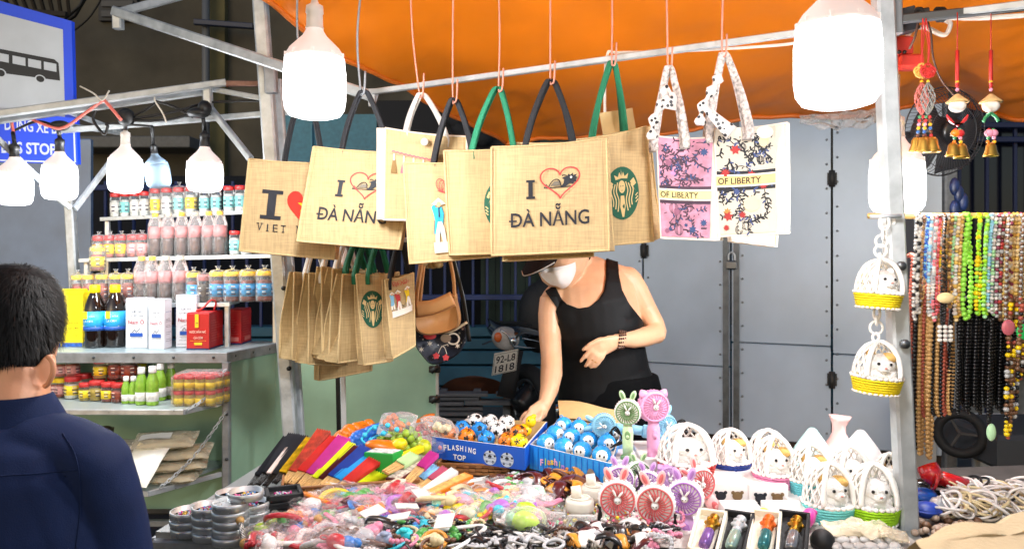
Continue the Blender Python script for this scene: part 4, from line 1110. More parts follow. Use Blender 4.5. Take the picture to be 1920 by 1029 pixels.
def tassels(pr,A):
    for i in range(10):pr.curve([(.09+.05*i,.27+.006*i),(.115+.05*i,.255+.006*i),(.14+.05*i,.275+.006*i)],.012,2)
    pr.rib([(.07,.29),(.6,.34)],.01,5);pr.rib([(.0,.17),(1,.17)],.004,1)
    for i,(c,l)in enumerate(((3,.16),(2,.14),(1,.05),(1,.05),(1,.05))):
        x=.12+.12*i;y=.31+.012*i
        pr.rib([(x,y-.02),(x,y+.06)],.02,4)
        if l>.1:pr.poly([(x-.015,y+.05),(x+.015,y+.05),(x+.04,y+.05+l),(x-.04,y+.05+l)],c)
    return[PB,mat('print_line','a89468',.9),mat('print_rose','b8566a',.8),mat('tassel_brown','6e5226',.8),PWH,mat('print_coral','d08a70',.8)]
def floral(seed,base,band_y,cols,dots=True,mesh_n=48):
    def f(pr,A):
        rnd=random.Random(seed)
        pr.rect(.0,.01,.84,A*.985,0)
        for i in range(0 if seed==2 else 4):pr.ell(rnd.uniform(.1,.75),rnd.uniform(.05,A-.08),rnd.uniform(.06,.13),rnd.uniform(.05,.12),6+i%2,rnd.random()*3)
        for i in range(mesh_n):
            x,y=rnd.uniform(.05,.72),rnd.uniform(.05,A-.1);g=rnd.uniform(0,6.3);pts=[(x,y)]
            for k in range(5):
                g+=rnd.uniform(-.5,.5);x+=.055*math.cos(g);y+=.055*math.sin(g)
                if not(.03<x<.81 and .03<y<A-.04):break
                pts.append((x,y))
                for s in(-1,1):
                    if rnd.random()<.6:
                        lx,ly=x+.03*math.cos(g+s),y+.03*math.sin(g+s)
                        if .03<lx<.81:pr.ell(lx,ly,.034,.013,1 if rnd.random()<.75 else 3,g+s,8)
            if len(pts)>1:pr.rib(pts,.014 if i%3 else .026,1)
        for i in range(16):
            x,y=rnd.uniform(.09,.74),rnd.uniform(.06,A-.08);r=rnd.uniform(.035,.085);c=rnd.choice((2,3,4,4))
            if i%3==0:
                for k in range(3):pr.ring(x,y,r*(1-.3*k),r*1.25,.008,1)
            else:
                pr.poly(star(x,y,r,rnd.choice((6,8,11)),.55,rnd.random()),c);pr.ell(x,y,r*.35,r*.35,1,0,8)
        y=band_y
        pr.rect(0,y-.135,.84,y+.155,1);pr.rect(0,y-.085,.84,y+.1,5);pr.rect(.0,y-.06,.84,y+.075,8)
        pr.text('OF LIBERTY',.335,y+.008,.095,9,.62,.02)
        return cols
    return f
PKM=[mat('print_pale_pink','c4889e',.8,var=.6,vscale=22),mat('print_plum','43303f',.8),mat('print_pink','d98ab8',.8),mat('print_navy','34466e',.8),mat('print_dusk','8f5a72',.8),PWH,mat('print_blush','bb6f9c',.8),mat('print_ice','86aac8',.8),mat('print_cream','efdc96',.8),mat('print_letter','2c2620',.8)]
WHM=[mat('print_ivory','cbc2b2',.8),mat('print_charcoal','1c1d22',.8),mat('print_ochre','a87c40',.8),mat('print_indigo','3c4a74',.8),mat('print_scarlet','9a2c2a',.8),PWH,mat('print_sand','f2dfae',.8),mat('print_snow','f2efe8',.8),mat('print_butter','eccb88',.8),mat('print_letter','2c2620',.8)]
GU='brown jute bags hanging in the front row'
HANG=[]
def hang(ap,Y):HANG.append((ap,Y))
bag('brown jute bag printed I heart VIET NAM, leftmost of the front row',((467,298),(640,306),(626,486),(449,470)),2.34,.05,handle=((572,168),(532,298),(602,300)),prints=vietnam,group=GU);hang((572,168),2.33)
bag('brown jute bag printed I heart ĐÀ NẴNG, partly covered by the tasselled bag',((588,275),(778,287),(748,467),(556,452)),2.24,.05,handle=((680,172),(640,278),(728,282)),prints=danang,group=GU);hang((676,172),2.23)
tb,S3,A3=bag('cream tote with white edges, a button and printed tassels',((722,240),(876,256),(872,415),(719,412)),2.19,.07,JUTE,((788,176),(760,247),(836,256)),tassels,GU,WBIND,hm=HW);hang((786,176),2.18)
q=P(796,266,2.165);mb=MB();mb.ball(q,(.011,.004,.011));mb.build('button',WHITE,tb)
mb=MB();mb.prism([(0,0),(.022,0),(.024,-.26),(.0,-.26)],0,.07,Matrix.Translation(P(706,240,2.2))@Euler((R(90),0,0)).to_matrix().to_4x4()@Matrix.Scale(-1,4,(0,0,1)));mb.build('side_panel',CANV,tb)
bag('brown jute bag with a turquoise dress figure and bicycle print',((757,305),(905,300),(932,480),(768,494)),2.14,.07,handle=((850,187),(812,305),(884,280)),prints=aodai_big,group=GU,gus=.2);hang((849,187),2.13)
bag('brown jute bag with green handles, left of the middle ĐÀ NẴNG bag',((833,283),(1015,272),(1010,472),(843,478)),2.10,.08,handle=((933,166),(885,278),(962,272)),prints=siren(.60,.60,.2,.28),group=GU,hm=HG);hang((935,166),2.09)
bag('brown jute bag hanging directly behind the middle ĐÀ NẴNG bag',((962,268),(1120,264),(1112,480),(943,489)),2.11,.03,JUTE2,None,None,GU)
bag('brown jute bag printed I heart ĐÀ NẴNG, in front of all and fully visible',((922,276),(1137,259),(1142,469),(922,479)),2.02,.07,handle=((1032,152),(985,272),(1074,262)),prints=danang,group=GU,lean=(.022,.0),gus=.1);hang((1032,152),2.01)
sbag,S7,A7=bag('brown jute bag with green handles and card tag, right of the middle bag',((1080,262),(1212,237),(1225,452),(1090,464)),2.14,.10,handle=((1148,118),(1112,252),(1172,243)),prints=siren(.60,.84,.235,.37),group=GU,hm=HG,lean=(.045,.02),gus=.45);hang((1147,118),2.12)
mb=MB();mb.box((0,0,0),(.095,.002,.10),Matrix.Translation(P(1160,240,2.2))@Euler((0,R(-9),0)).to_matrix().to_4x4());mb.build('card_tag',mat('kraft_card','c9a873',.8,var=.1),sbag)
pbag,S8,A8=bag('pink patterned book tote with an OF LIBERTY band',((1232,256),(1358,256),(1349,450),(1240,446)),(2.06,2.0,2.0,2.06),.07,CANV,((1253,127),(1228,262),(1285,256)),floral(2,0,.93,PKM),'printed canvas totes',WBIND,hm=mat('pattern_webbing','cfc6c2',.8,var=.75,vscale=110),hw=.012);hang((1252,127),2.03)
wbag,S9,A9=bag('white floral book tote with an OF LIBERTY band, largest of the totes',((1340,241),(1477,230),(1476,437),(1348,443)),(2.0,1.93,1.93,2.0),.06,CANV,((1355,102),(1330,246),(1405,238)),floral(5,0,.78,WHM),'printed canvas totes',WBIND,hm=mat('pattern_webbing','cfc6c2',.8),hw=.012);hang((1354,102),1.96)
bag('plain white tote peeking out below the white floral tote',((1360,250),(1470,250),(1456,462),(1372,452)),2.08,.03,CANV,None,None,'printed canvas totes',WBIND)
# dotted scarves knotted round the tote handles
SPOT=bpy.data.materials.new('spotted_scarf');SPOT.use_nodes=True
_n,_l=SPOT.node_tree.nodes,SPOT.node_tree.links
_v=_n.new('ShaderNodeTexVoronoi');_v.inputs['Scale'].default_value=75;_r=_n.new('ShaderNodeValToRGB');_r.color_ramp.interpolation='CONSTANT'
_r.color_ramp.elements[0].color=(.015,.015,.02,1);_r.color_ramp.elements[1].position=.34;_r.color_ramp.elements[1].color=(.78,.74,.72,1)
_tc=_n.new('ShaderNodeTexCoord');_l.new(_tc.outputs['Object'],_v.inputs['Vector']);_l.new(_v.outputs['Distance'],_r.inputs[0]);_l.new(_r.outputs[0],_n['Principled BSDF'].inputs['Base Color'])
for lab,pts,Y,tails in(('black spotted white scarf knotted on the pink tote handle',((1222,262),(1226,225),(1243,190),(1250,160)),2.0,((1243,195),(1258,180),(1254,205))),('black spotted white scarf knotted on the white floral tote handle',((1312,235),(1318,200),(1338,165),(1350,140)),1.93,((1320,200),(1345,225),(1372,250)))):
    t=thing('scarf',lab,'scarf',P(*pts[0],Y));mb=MB();L=bez([P(x,y,Y)for x,y in pts],6)
    mb.loft(L,[(.010+.006*math.sin(i*1.3),.008)for i in range(len(L))],10);mb.build('wrap',SPOT,t)
    mb=MB();L=bez([P(x,y,Y-.012)for x,y in tails],6);mb.loft(L,[(.008+.014*i/len(L),.003)for i in range(len(L))],8,side=V((1,0,.6)));mb.build('tail',SPOT,t)
# wires that carry the front row
for i,((x,y),Y)in enumerate(HANG):
    top=P(x+(-14,4,-18,1,-1,0,0,-3,3)[i%9],-50,Y)
    mb=MB();mb.tube(bez([top,P(x+(-14,-6,-12,0,2,0,1,-1,0)[i%9],y*.4,Y),P(x,y-4,Y),P(x+3,y+5,Y-.01),P(x+7,y-2,Y-.01),P(x+9,y-38,Y-.01)],5),.0026 if i>1 else .0035,6)
    tag(mb.build('wire_hook',mat('salmon_wire','c98a78',.45,.2)if i>1 else mat('grey_hook_wire','8d9196',.4,.6)),f'thin hook wire holding the {("VIET NAM bag", "left ĐÀ NẴNG bag", "white handles of the tasselled bag", "black handles of the turquoise dress bag", "green handles left of the middle bag", "black handles of the fully visible ĐÀ NẴNG bag", "green handles right of the middle bag", "pink patterned tote", "white floral tote")[i]}','wire','hook wires under the tarpaulin')

# lower row of bags, seen edge on
GL='brown jute bags packed in the lower row'
mb=MB();mb.bar(P(548,452,2.6),P(905,448,2.6),.016);tag(mb.build('hanging_rail',GALV),'short rail behind the front bags carrying the lower row','rail')
LOW=[('brown jute bag hanging lowest, behind the packed lower row',((600,530),(705,525),(697,694),(597,713)),2.72,.03,HW,None),
       ('folded jute bag at the far left end of the lower row',((552,510),(628,512),(620,683),(548,674)),2.62,.07,HW,None),
       ('folded jute bag second from the left end of the lower row',((580,512),(660,514),(650,684),(578,682)),2.59,.07,HW,None),
       ('jute bag with a pale top edge, third in the lower row',((603,500),(690,504),(690,668),(604,666)),2.57,.07,HW,None),
       ('jute bag with a bulging gusset, fourth in the lower row',((624,504),(706,506),(704,672),(616,675)),2.55,.08,HG,None),
       ('jute bag with a wide open side, left of the lower green logo bag',((643,514),(722,512),(722,668),(633,680)),2.52,.08,HG,None),
       ('jute bag with a dark green round logo in the lower row',((668,514),(748,510),(736,676),(682,684)),(2.5,2.56,2.56,2.5),.07,HG,siren(.34,.92,.3,.5)),
       ('jute bag printed Việt Nam with three dress figures in the lower row',((722,524),(775,511),(778,648),(736,672)),(2.46,2.5,2.5,2.46),.08,HB,aodai_small)]
for lab,q,Y,d,hm,pr in LOW:
    y0=Y if not isinstance(Y,tuple)else Y[0]
    ax=(q[0][0]+q[1][0])/2
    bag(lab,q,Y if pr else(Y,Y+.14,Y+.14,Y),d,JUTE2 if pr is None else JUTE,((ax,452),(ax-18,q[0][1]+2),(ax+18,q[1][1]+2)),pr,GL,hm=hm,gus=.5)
# tan handbag and dark floral bag
def purse(label,outline,Y,dep,m,parts,straps,cat='handbag',sm=None):
    pts=[P(x,y,Y)for x,y in outline];c=sum(pts,V())/len(pts)
    t=thing('handbag',label,cat,c);mb=MB();n=len(pts);L=[]
    for k,(s,dy)in enumerate(((.9,-dep/2),(1,-dep/4),(1,dep/4),(.9,dep/2))):
        L.append([c+(p-c)*s+V((0,dy,0))for p in pts])
    vs=[p for r in L for p in r];fs=[(k*n+i,k*n+(i+1)%n,(k+1)*n+(i+1)%n,(k+1)*n+i)for k in range(3)for i in range(n)]
    mb.add(vs,fs+[tuple(range(n)),tuple(range(4*n-1,3*n-1,-1))]);mb.build('body',m,t)
    for nm,ps,y0,mm,w in parts:
        mb=MB();mb.loft(bez([P(x,y,y0)for x,y in ps]),w,8,side=V((0,0,1)));mb.build(nm,mm,t)
    for ps,mm,w in straps:
        mb=MB();mb.loft(bez([P(*q)for q in ps]),w,8,side=V((1,-.4,0)));mb.build('strap',mm,t)
    return t
def smooth_poly(p,n=4):
    L=[V((*q,0))for q in p];L=bez(L+[L[0]],n);return[(q.x,q.y)for q in L[:-1]]
TANL=mat('tan_leather','b98550',.5,var=.12,vscale=20,bump=.12,bscale=120);FLOR=bpy.data.materials.new('floral_cloth')
FLOR.use_nodes=True;_n,_l=FLOR.node_tree.nodes,FLOR.node_tree.links
_v=_n.new('ShaderNodeTexVoronoi');_v.inputs['Scale'].default_value=48;_r=_n.new('ShaderNodeValToRGB');_r.color_ramp.interpolation='CONSTANT';_r.color_ramp.elements[0].color=(.5,.48,.45,1);_r.color_ramp.elements[1].position=.16;_r.color_ramp.elements[1].color=(.012,.016,.03,1)
_tc=_n.new('ShaderNodeTexCoord');_l.new(_tc.outputs['Object'],_v.inputs['Vector']);_l.new(_v.outputs['Distance'],_r.inputs[0]);_l.new(_r.outputs[0],_n['Principled BSDF'].inputs['Base Color'])
fb=purse('dark navy floral shoulder bag below the tan handbag',smooth_poly(((778,620),(830,610),(872,610),(878,625),(866,655),(845,672),(812,682),(792,664),(780,645))),2.78,.09,FLOR,[('trim',((792,612),(840,622),(876,604)),2.72,mat('cream_trim','b9a98a',.6),.005)],[(((880,640,2.73),(868,560,2.73),(848,480,2.73)),BLACK,(.009,.003)),(((780,640,2.74),(782,560,2.74),(790,480,2.74)),BLACK,(.009,.003))])
pr=Pr()
for x,y in((818,667),(836,670)):pr.poly(star(x,y,7,5,.7),0)
for x,y in((806,644),(790,655),(858,648)):pr.poly(star(x,y,6,6,.35),1)
pr.curve([(822,662),(828,650),(840,645)],1.2,1);pr.curve([(838,664),(834,652),(828,648)],1.2,1);pr.ell(836,634,10,8,2);pr.ring(850,635,11,10,3,1);pr.ell(806,630,12,6,0)
pr.emit('flower_print',lambda x,y,f=0:P(x,y,2.7255-f),[PRD,mat('print_bone','c9bfae',.8),mat('print_brown','7c6a58',.8)],fb)
purse('tan leather flap handbag hanging beside the printed Việt Nam bag',smooth_poly(((778,578),(800,570),(851,549),(858,565),(864,600),(852,618),(815,627),(790,625),(778,610)),3),2.66,.06,TANL,[('flap',((780,580),(815,575),(850,560)),2.632,mat('tan_leather_light','c4925c',.5,bump=.1),(.028,.006)),('flap_edge',((779,594),(815,588),(853,572)),2.624,mat('tan_edge','8f6238',.5),.0025)],[(((776,600,2.64),(783,540,2.64),(792,478,2.64)),TANL,(.009,.003)),(((784,590,2.66),(790,530,2.66),(796,478,2.66)),TANL,(.009,.003)),(((853,562,2.64),(850,520,2.64),(842,478,2.64)),TANL,(.007,.003))])
mb=MB();mb.bar(P(770,476,2.7),P(900,474,2.7),.014);tag(mb.build('bag_rail',GALV),'short bar behind the turquoise dress bag holding both handbags','rail')
mb=MB()
for i in range(12):mb.ball(P(800+random.uniform(-10,30),492+random.uniform(-6,6),2.68+random.uniform(-.02,.02)),(.02,.012,.012),6,4)
tag(mb.build('crumpled_bag',mat('crumpled_tan','9a8356',.7,var=.3)),'crumpled tan bundle hanging under the turquoise dress bag','bundle')
# ------------------------------------------------------------------ seller behind the table
SKIN=mat('skin','d3a583',.45,var=.12,vscale=14,bump=.05,bscale=160,sub=.12)
SKIN2=mat('skin_tanned','c98f6c',.5,var=.07,vscale=9,bump=.05,bscale=160,sub=.12)
BTANK=mat('black_tank_cloth','07080b',.65,var=.15,vscale=8,bump=.3,bscale=11,spec=.22)
BPANT=mat('black_trouser_cloth','060709',.85,var=.1,vscale=10,bump=.2,bscale=12,spec=.1)
YP=2.78
def W(x,y,d=0):return P(x,y,YP+d)
def rx(px):return px/F*YP
def torso(mb):
    mb.loft([W(1148,830,.02),W(1146,790,.02),W(1140,745,.02),W(1132,700,.01),W(1126,655,0),W(1120,615,-.02),W(1112,575,-.015),W(1107,545,.0),W(1104,520,.01),W(1098,500,.02),W(1094,488,.02)],
            [(rx(92),.12),(rx(99),.135),(rx(92),.125),(rx(82),.11),(rx(79),.108),(rx(82),.125),(rx(84),.128),(rx(80),.115),(rx(66),.09),(rx(42),.065),(rx(25),.05)],28,side=V((1,0,0)))
    mb.ball(W(1084,592,-.075),(rx(42),.055,rx(42)),16,10);mb.ball(W(1146,588,-.075),(rx(42),.055,rx(42)),16,10)
    mb.loft([W(1096,510,.01),W(1135,512,.015),W(1174,525,.02)],[(rx(24),.055),(rx(24),.055),(rx(25),.055)],14,side=V((0,0,1)))
    mb.loft([W(1094,515,.01),W(1065,535,-.02),W(1036,562,-.05)],[(rx(26),.055),(rx(26),.055),(rx(22),.05)],14,side=V((0,0,1)))
    mb.ball(W(1176,526,.02),rx(27),14,10);mb.ball(W(1037,563,-.05),rx(23),14,10)
def finger(mb,pts,r=.0085,Y=None):
    L=bez([P(*p)for p in pts],4);n=len(L)
    mb.loft(L,[r*(1.12-.38*i/n)*(1.1 if i in(3,4,8)else 1)for i in range(n)],8);mb.ball(L[-1],r*.76,8,6)
wl='woman in a black tank top, dark cap and white mask reaching over the table'
wo=thing('person',wl,'person',(W(1140,0).x,YP,0))
mb=MB();torso(mb)
mb.loft([W(1096,512,.015),W(1085,495,-.005),W(1072,470,-.03),W(1066,455,-.035)],[(rx(33),.06),(rx(28),.054),(rx(26),.054),(rx(26),.055)],16,side=V((1,0,0)))
hd=[(1068,418,14),(1066,424,26),(1064,436,40),(1060,456,48),(1054,480,48),(1048,503,43),(1044,519,34),(1041,531,24),(1040,537,12)]
mb.loft([W(x,y,-.05-.0004*(y-420))for x,y,r in hd],[(rx(r),rx(r)*1.12)for x,y,r in hd],24,side=V((1,.35,0)))
mb.ball(W(1020,506,-.135),(rx(8),.02,rx(9)),10,8) # nose under the mask
mb.ball(W(1081,484,-.055),(.012,.022,.03),10,8) # ear
# viewer-left arm reaching down to the toy
mb.loft([W(1036,560,-.05),W(1031,590,-.06),W(1031,630,-.09),W(1034,668,-.13),W(1034,700,-.18),W(1030,730,-.23),W(1023,752,-.27),W(1018,764,-.29)],[(rx(24),rx(25)),(rx(22),rx(24)),(rx(20),rx(21)),(rx(19),rx(20)),(rx(19.5),rx(20)),(rx(16),rx(17)),(rx(12),rx(13)),(rx(11),rx(13))],16,side=V((1,0,0)))
# viewer-right arm bent across the waist
mb.loft([W(1178,526,.02),W(1192,548,.02),W(1210,580,.02),W(1228,610,.0),W(1233,626,-.02)],[rx(26),rx(25),rx(22),rx(19),rx(18)],16)
mb.ball(W(1231,626,-.02),rx(18),12,8)
mb.loft([W(1233,624,-.02),W(1210,631,-.06),W(1188,635,-.1),W(1168,637,-.135),W(1155,640,-.15)],[(rx(18),rx(18)),(rx(18.5),rx(18)),(rx(17),rx(15)),(rx(12.5),rx(11)),(rx(13),rx(9))],16,side=V((0,0,1)))
mb.loft([W(1160,639,-.145),W(1142,645,-.16),W(1126,652,-.168),W(1117,657,-.17)],[(rx(13),rx(8)),(rx(17),rx(8.5)),(rx(17),rx(8)),(rx(14),rx(6.5))],14,side=V((.55,0,.8)))
YH=YP-.17
for pts in(((1122,645,YH),(1108,656,YH-.004),(1097,667,YH),(1089,677,YH+.006)),((1122,652,YH),(1113,664,YH-.006),(1104,677,YH),(1098,686,YH+.006)),((1127,658,YH),(1120,669,YH-.006),(1113,681,YH),(1108,688,YH+.006)),((1133,661,YH),(1128,671,YH-.005),(1121,681,YH),(1116,687,YH+.006))):
    finger(mb,pts,.0084)
finger(mb,((1140,636,YH),(1122,638,YH-.01),(1106,646,YH-.012),(1094,655,YH-.008)),.009)
# hand on the toy
Yh=YP-.30
mb.loft([P(1019,758,YP-.285),P(1013,768,Yh),P(1004,776,Yh-.012),P(997,781,Yh-.018)],[(rx(11.5),rx(9)),(rx(15),rx(9)),(rx(16),rx(8)),(rx(13),rx(6))],14,side=V((.6,0,-.5)))
for pts in(((1000,773,Yh-.015),(990,780,Yh-.03),(983,790,Yh-.036),(979,800,Yh-.03)),((1004,777,Yh-.02),(995,785,Yh-.036),(989,794,Yh-.042),(985,803,Yh-.034)),((1009,779,Yh-.02),(1003,786,Yh-.04),(998,793,Yh-.044),(994,800,Yh-.036))):finger(mb,pts,.0084)
finger(mb,((1015,770,Yh-.01),(1014,780,Yh-.03),(1009,788,Yh-.042),(1003,793,Yh-.046)),.009)
finger(mb,((998,770,Yh),(985,776,Yh+.0),(978,785,Yh+.002),(975,796,Yh)),.008)
body=fuse(mb,.0042,3,'person_body');body_w=body.copy()
bo_=link('body',body,SKIN,wo);bo_.data.transform(world_of(wo).inverted())
tm=MB();torso(tm);tm=fuse(tm,.006,4)
def px_in(poly):
    f=poly_in(poly)
    def g(co):
        y=np.maximum(co[:,1],.1);return f(CX+co[:,0]/y*F,CY-(co[:,2]-H)/y*F)/F*YP
    return g
tank=px_in(((1024,548),(1041,537),(1050,557),(1064,571),(1085,578),(1105,575),(1122,563),(1132,545),(1136,520),(1136,480),(1157,480),(1158,515),(1164,545),(1178,572),(1200,600),(1240,690),(1240,760),(1040,765),(1046,640),(1050,600),(1043,575)))
mb=garment(tm,tank,.008)
m2=garment(body_w,lambda co:np.minimum(tank(co),(600-(CY-(co[:,2]-H)/np.maximum(co[:,1],.1)*F))/F*YP),.006)
o_=len(mb.v);mb.v+=m2.v;mb.f+=[tuple(i+o_ for i in f)for f in m2.f];mb.m+=m2.m;mb.sm+=m2.sm;mb.build('tank_top',BTANK,wo)
mb=MB();mb.loft([W(1147,700,.02),W(1147,740,.02),W(1147,790,.02),W(1150,840,.02),W(1150,900,.02)],[(rx(87),.128),(rx(97),.136),(rx(104),.145),(rx(98),.13),(rx(90),.12)],28,side=V((1,0,0)))
for s in(-1,1):
    a=W(1150+s*46,850,.02);mb.loft([a,V((a.x,a.y,.62)),V((a.x,a.y+.02,.5)),V((a.x,a.y,.1))],[(rx(52),.1),(.085,.09),(.075,.085),(.06,.07)],18,side=V((1,0,0)))
tr=fuse(mb,.008,4);link('trousers',tr,BPANT,wo).data.transform(world_of(wo).inverted())
for s in(-1,1):
    a=W(1150+s*46,850,.02);mb=MB();mb.loft([(a.x,a.y+.07,.05),(a.x,a.y+.02,.06),(a.x,a.y-.08,.045),(a.x,a.y-.16,.025)],[(.035,.04),(.045,.055),(.045,.042),(.03,.02)],14,side=V((1,0,0)));mb.build('shoe',RUBBER,wo)
# white mask: folded shell in front of the face
mpx=[[(1013,508),(1028,503),(1048,500),(1066,496),(1079,491)],[(1014,516),(1027,514),(1049,511),(1068,509),(1080,503)],[(1022,526),(1035,524),(1053,520),(1068,517),(1079,511)],[(1034,534),(1042,533),(1054,530),(1066,526),(1076,519)],[(1045,536),(1052,541),(1060,540),(1067,534),(1073,526)]]
from mathutils.bvhtree import BVHTree
bvh=BVHTree.FromPolygons([v.co.copy()for v in body_w.vertices],[tuple(p.vertices)for p in body_w.polygons])
def on_face(x,y,off=0):
    o=V((0,0,H));d=(P(x,y,1)-o).normalized();h=bvh.ray_cast(o,d)[0]
    return(h if h is not None and h.y<YP else W(x,y,-.08))-d*off
rows=[bez([V((*q,0))for q in r],4)for r in mpx]
cols=[bez([r[i]for r in rows],4)for i in range(len(rows[0]))]
nu,nv=len(cols),len(cols[0])
def maskf(u,v):
    q=cols[round(u*(nu-1))][round(v*(nv-1))];ridge=max(0,1-abs(u-.42)*2.2)*math.sin(math.pi*min(1,v*.9+.1))
    return on_face(q.x,q.y,.004+.03*ridge)
mb=MB();mb.grid(maskf,nu-1,nv-1)
mk=mb.build('face_mask',mat('white_mask','eef0f2',.7,bump=.1,bscale=40),wo)
mb=MB();mb.tube(bez([W(1074,497,-.1),W(1077,485,-.09),W(1079,470,-.06)]),.0022,5);mb.tube(bez([W(1072,524,-.09),W(1080,508,-.075),W(1083,495,-.055)]),.0022,5);mb.tube(bez([W(1020,512,-.155),W(1048,507,-.184),W(1078,499,-.09)]),.0016,5);mb.build('ear_loop',WHITE,mk)
# eye, cap with piping, hair
mb=MB();mb.ball(on_face(1034,496),(.015,.006,.0035),10,6);mb.ball(on_face(1033,488),(.02,.005,.0025),10,6);mb.build('eye_lash',mat('dark_lash','1b1210',.6),wo)
CAPM=mat('charcoal_cap','121418',.8,bump=.2,bscale=200,spec=.15)
mb=MB();crown=[(1068,412,12),(1067,416,30),(1065,428,46),(1060,448,53),(1055,466,53),(1053,474,52)]
mb.loft([W(x,y,-.05-.0004*(y-420))for x,y,r in crown],[(rx(r),rx(r)*1.14)for x,y,r in crown],24,side=V((1,.35,0)));cp=mb.build('cap',CAPM,wo)
def brim(u,v):
    a=bez([W(1062,476,-.165),W(1040,474,-.17),W(1018,474,-.14),W(1003,476,-.08)],6);b=bez([W(1040,492,-.24),W(1010,508,-.27),W(984,517,-.24),W(978,508,-.17)],6)
    i=round(u*(len(a)-1));return a[i].lerp(b[i],v)+V((0,0,.012*math.sin(math.pi*v)))
mb=MB();mb.grid(brim,18,6);mb.grid(lambda u,v:brim(u,v)-V((0,0,.005)),18,6);mb.build('brim',CAPM,cp)
mb=MB();mb.tube([brim(i/18,1)for i in range(19)],.0022,6);mb.build('piping',mat('pale_piping','9a9894',.6),cp)
mb=MB();mb.loft([W(1085,440,.0),W(1088,462,.01),W(1086,482,.0)],[(rx(22),.06),(rx(20),.06),(rx(8),.03)],12,side=V((1,0,0)));mb.build('hair',mat('black_hair','0b0908',.45),wo)
mb=MB();mb.ball(W(1081,489,-.085),(.008,.006,.012),8,6);mb.build('earring',mat('orange_earring','e07a1c',.3),wo)
WBEAD=mat('dark_wood_bead','4a2c1c',.4,var=.3,vscale=80)
mb=MB()
for row in range(4):
    c=W(1160+row*3.4,637-.3*row,-.142+row*.005)
    for i in range(15):
        g=2*math.pi*i/15;mb.ball(c+V((.004*math.sin(g),rx(12.5)*math.cos(g),rx(15.5)*math.sin(g))),.0042,6,5)
mb.build('bead_bracelet',WBEAD,wo)
mb=MB()
for x,y in((1111,672),(1117,676)):
    mb.torus(Matrix.Translation(P(x,y,YH-.001))@Euler((R(30),R(35),0)).to_matrix().to_4x4(),.0088,.0016,14,5)
mb.build('ring',GOLD,wo)

# ------------------------------------------------------------------ person seen from behind
YB2=1.30
def Q(x,y,d=0):return P(x,y,YB2+d)
def qr(px):return px/F*YB2
NAVY=mat('navy_polo_cloth','101f42',.85,var=.15,vscale=12,bump=.12,bscale=420,spec=.2)
bl_='person with short black hair and a navy polo shirt seen from behind'
by=thing('person',bl_,'person',(Q(20,0).x,YB2,0))
def btorso(mb):
    mb.loft([V((Q(0,0).x,YB2-.02,.55)),Q(-5,1180,-.0),Q(-2,1080,0),Q(0,980,.0),Q(4,900,.005),Q(10,850,.015),Q(16,815,.02),Q(20,790,.02)],[(qr(185),.12),(qr(205),.13),(qr(205),.135),(qr(198),.13),(qr(186),.115),(qr(160),.095),(qr(115),.075),(qr(75),.06)],32,side=V((1,0,0)))
    for s,x in((1,182),(-1,-160)):
        mb.ball(Q(x,868,.01),(qr(46),.06,qr(46)),16,12)
        mb.loft([Q(20+s*40,808,.02),Q(20+s*100,830,.02),Q(x,862,.01)],[(qr(36),.06),(qr(40),.062),(qr(44),.06)],16,side=V((0,0,1)))
        mb.loft([Q(x,862,.01),Q(x+s*14,920,.02),Q(x+s*26,985,.035),Q(x+s*38,1060,.05)],[(qr(48),.06),(qr(52),.062),(qr(54),.064),(qr(56),.066)],18,side=V((1,0,0)))
mb=MB();btorso(mb)
mb.loft([Q(22,815,.02),Q(26,770,.035),Q(32,720,.05),Q(34,690,.055)],[(qr(66),.066),(qr(56),.058),(qr(55),.058),(qr(56),.06)],20,side=V((1,0,0)))
HDB=[(20,500,20),(20,506,40),(20,520,62),(20,548,80),(20,590,86),(20,635,84),(21,675,76),(23,705,64),(27,728,50),(30,742,28)]
def hpt(y):return Q(32,y,.075)
mb.loft([Q(x,y,.075+(.02 if y>660 else 0))for x,y,r in HDB],[(qr(r),qr(r)*1.22)for x,y,r in HDB],28,side=V((1,.12,0)))
mb.loft([Q(48,662,.09),Q(50,700,.12),Q(46,735,.14)],[(qr(30),.05),(qr(30),.05),(qr(20),.03)],12) # jaw beyond the ear
earM=Matrix.Translation(Q(86,692,.05))@Euler((R(-10),R(14),R(-20))).to_matrix().to_4x4()
mb.ball((0,0,0),(qr(9),qr(20),qr(33)),14,10,M=earM)
bb=fuse(mb,.004,4,'person_body')
tw=world_of(by).inverted()
link('body',bb,SKIN2,by).data.transform(tw)
mb=MB();L=[Q(90,668,.03),Q(99,680,.025),Q(99,700,.025),Q(91,718,.03),Q(84,724,.035)]
mb.tube(bez(L),.0045,8);mb.build('ear_rim',SKIN2,by)
# hair: cap grown from the head plus short strands
hb=bpy.data.meshes.new('tmp');
hm_=MB();hm_.loft([Q(x,y,.075+(.02 if y>660 else 0))for x,y,r in HDB],[(qr(r),qr(r)*1.22)for x,y,r in HDB],40,side=V((1,.12,0)));hmesh=fuse(hm_,.004,3)
def hair_in(co):
    px=CX+co[:,0]/np.maximum(co[:,1],.1)*F;py=CY-(co[:,2]-H)/np.maximum(co[:,1],.1)*F
    lim=np.where(co[:,1]<YB2+.075,np.interp(px,(-60,0,30,58,70,82,100,120),(722,724,722,706,690,662,655,650)),np.interp(co[:,1],(YB2+.07,YB2+.1,YB2+.16),(640,640,560)))
    return(lim-py)/F*YB2
mb=garment(hmesh,hair_in,.004);base_v=mb.v
HAIR=mat('short_black_hair','070606',.6,var=.3,vscale=120,spec=.25)
ha=mb.build('hair',HAIR,by)
n=len(hmesh.vertices);rnd=random.Random(4);sb=MB()
cand=[(v.co.copy(),v.normal.copy())for v in hmesh.vertices]
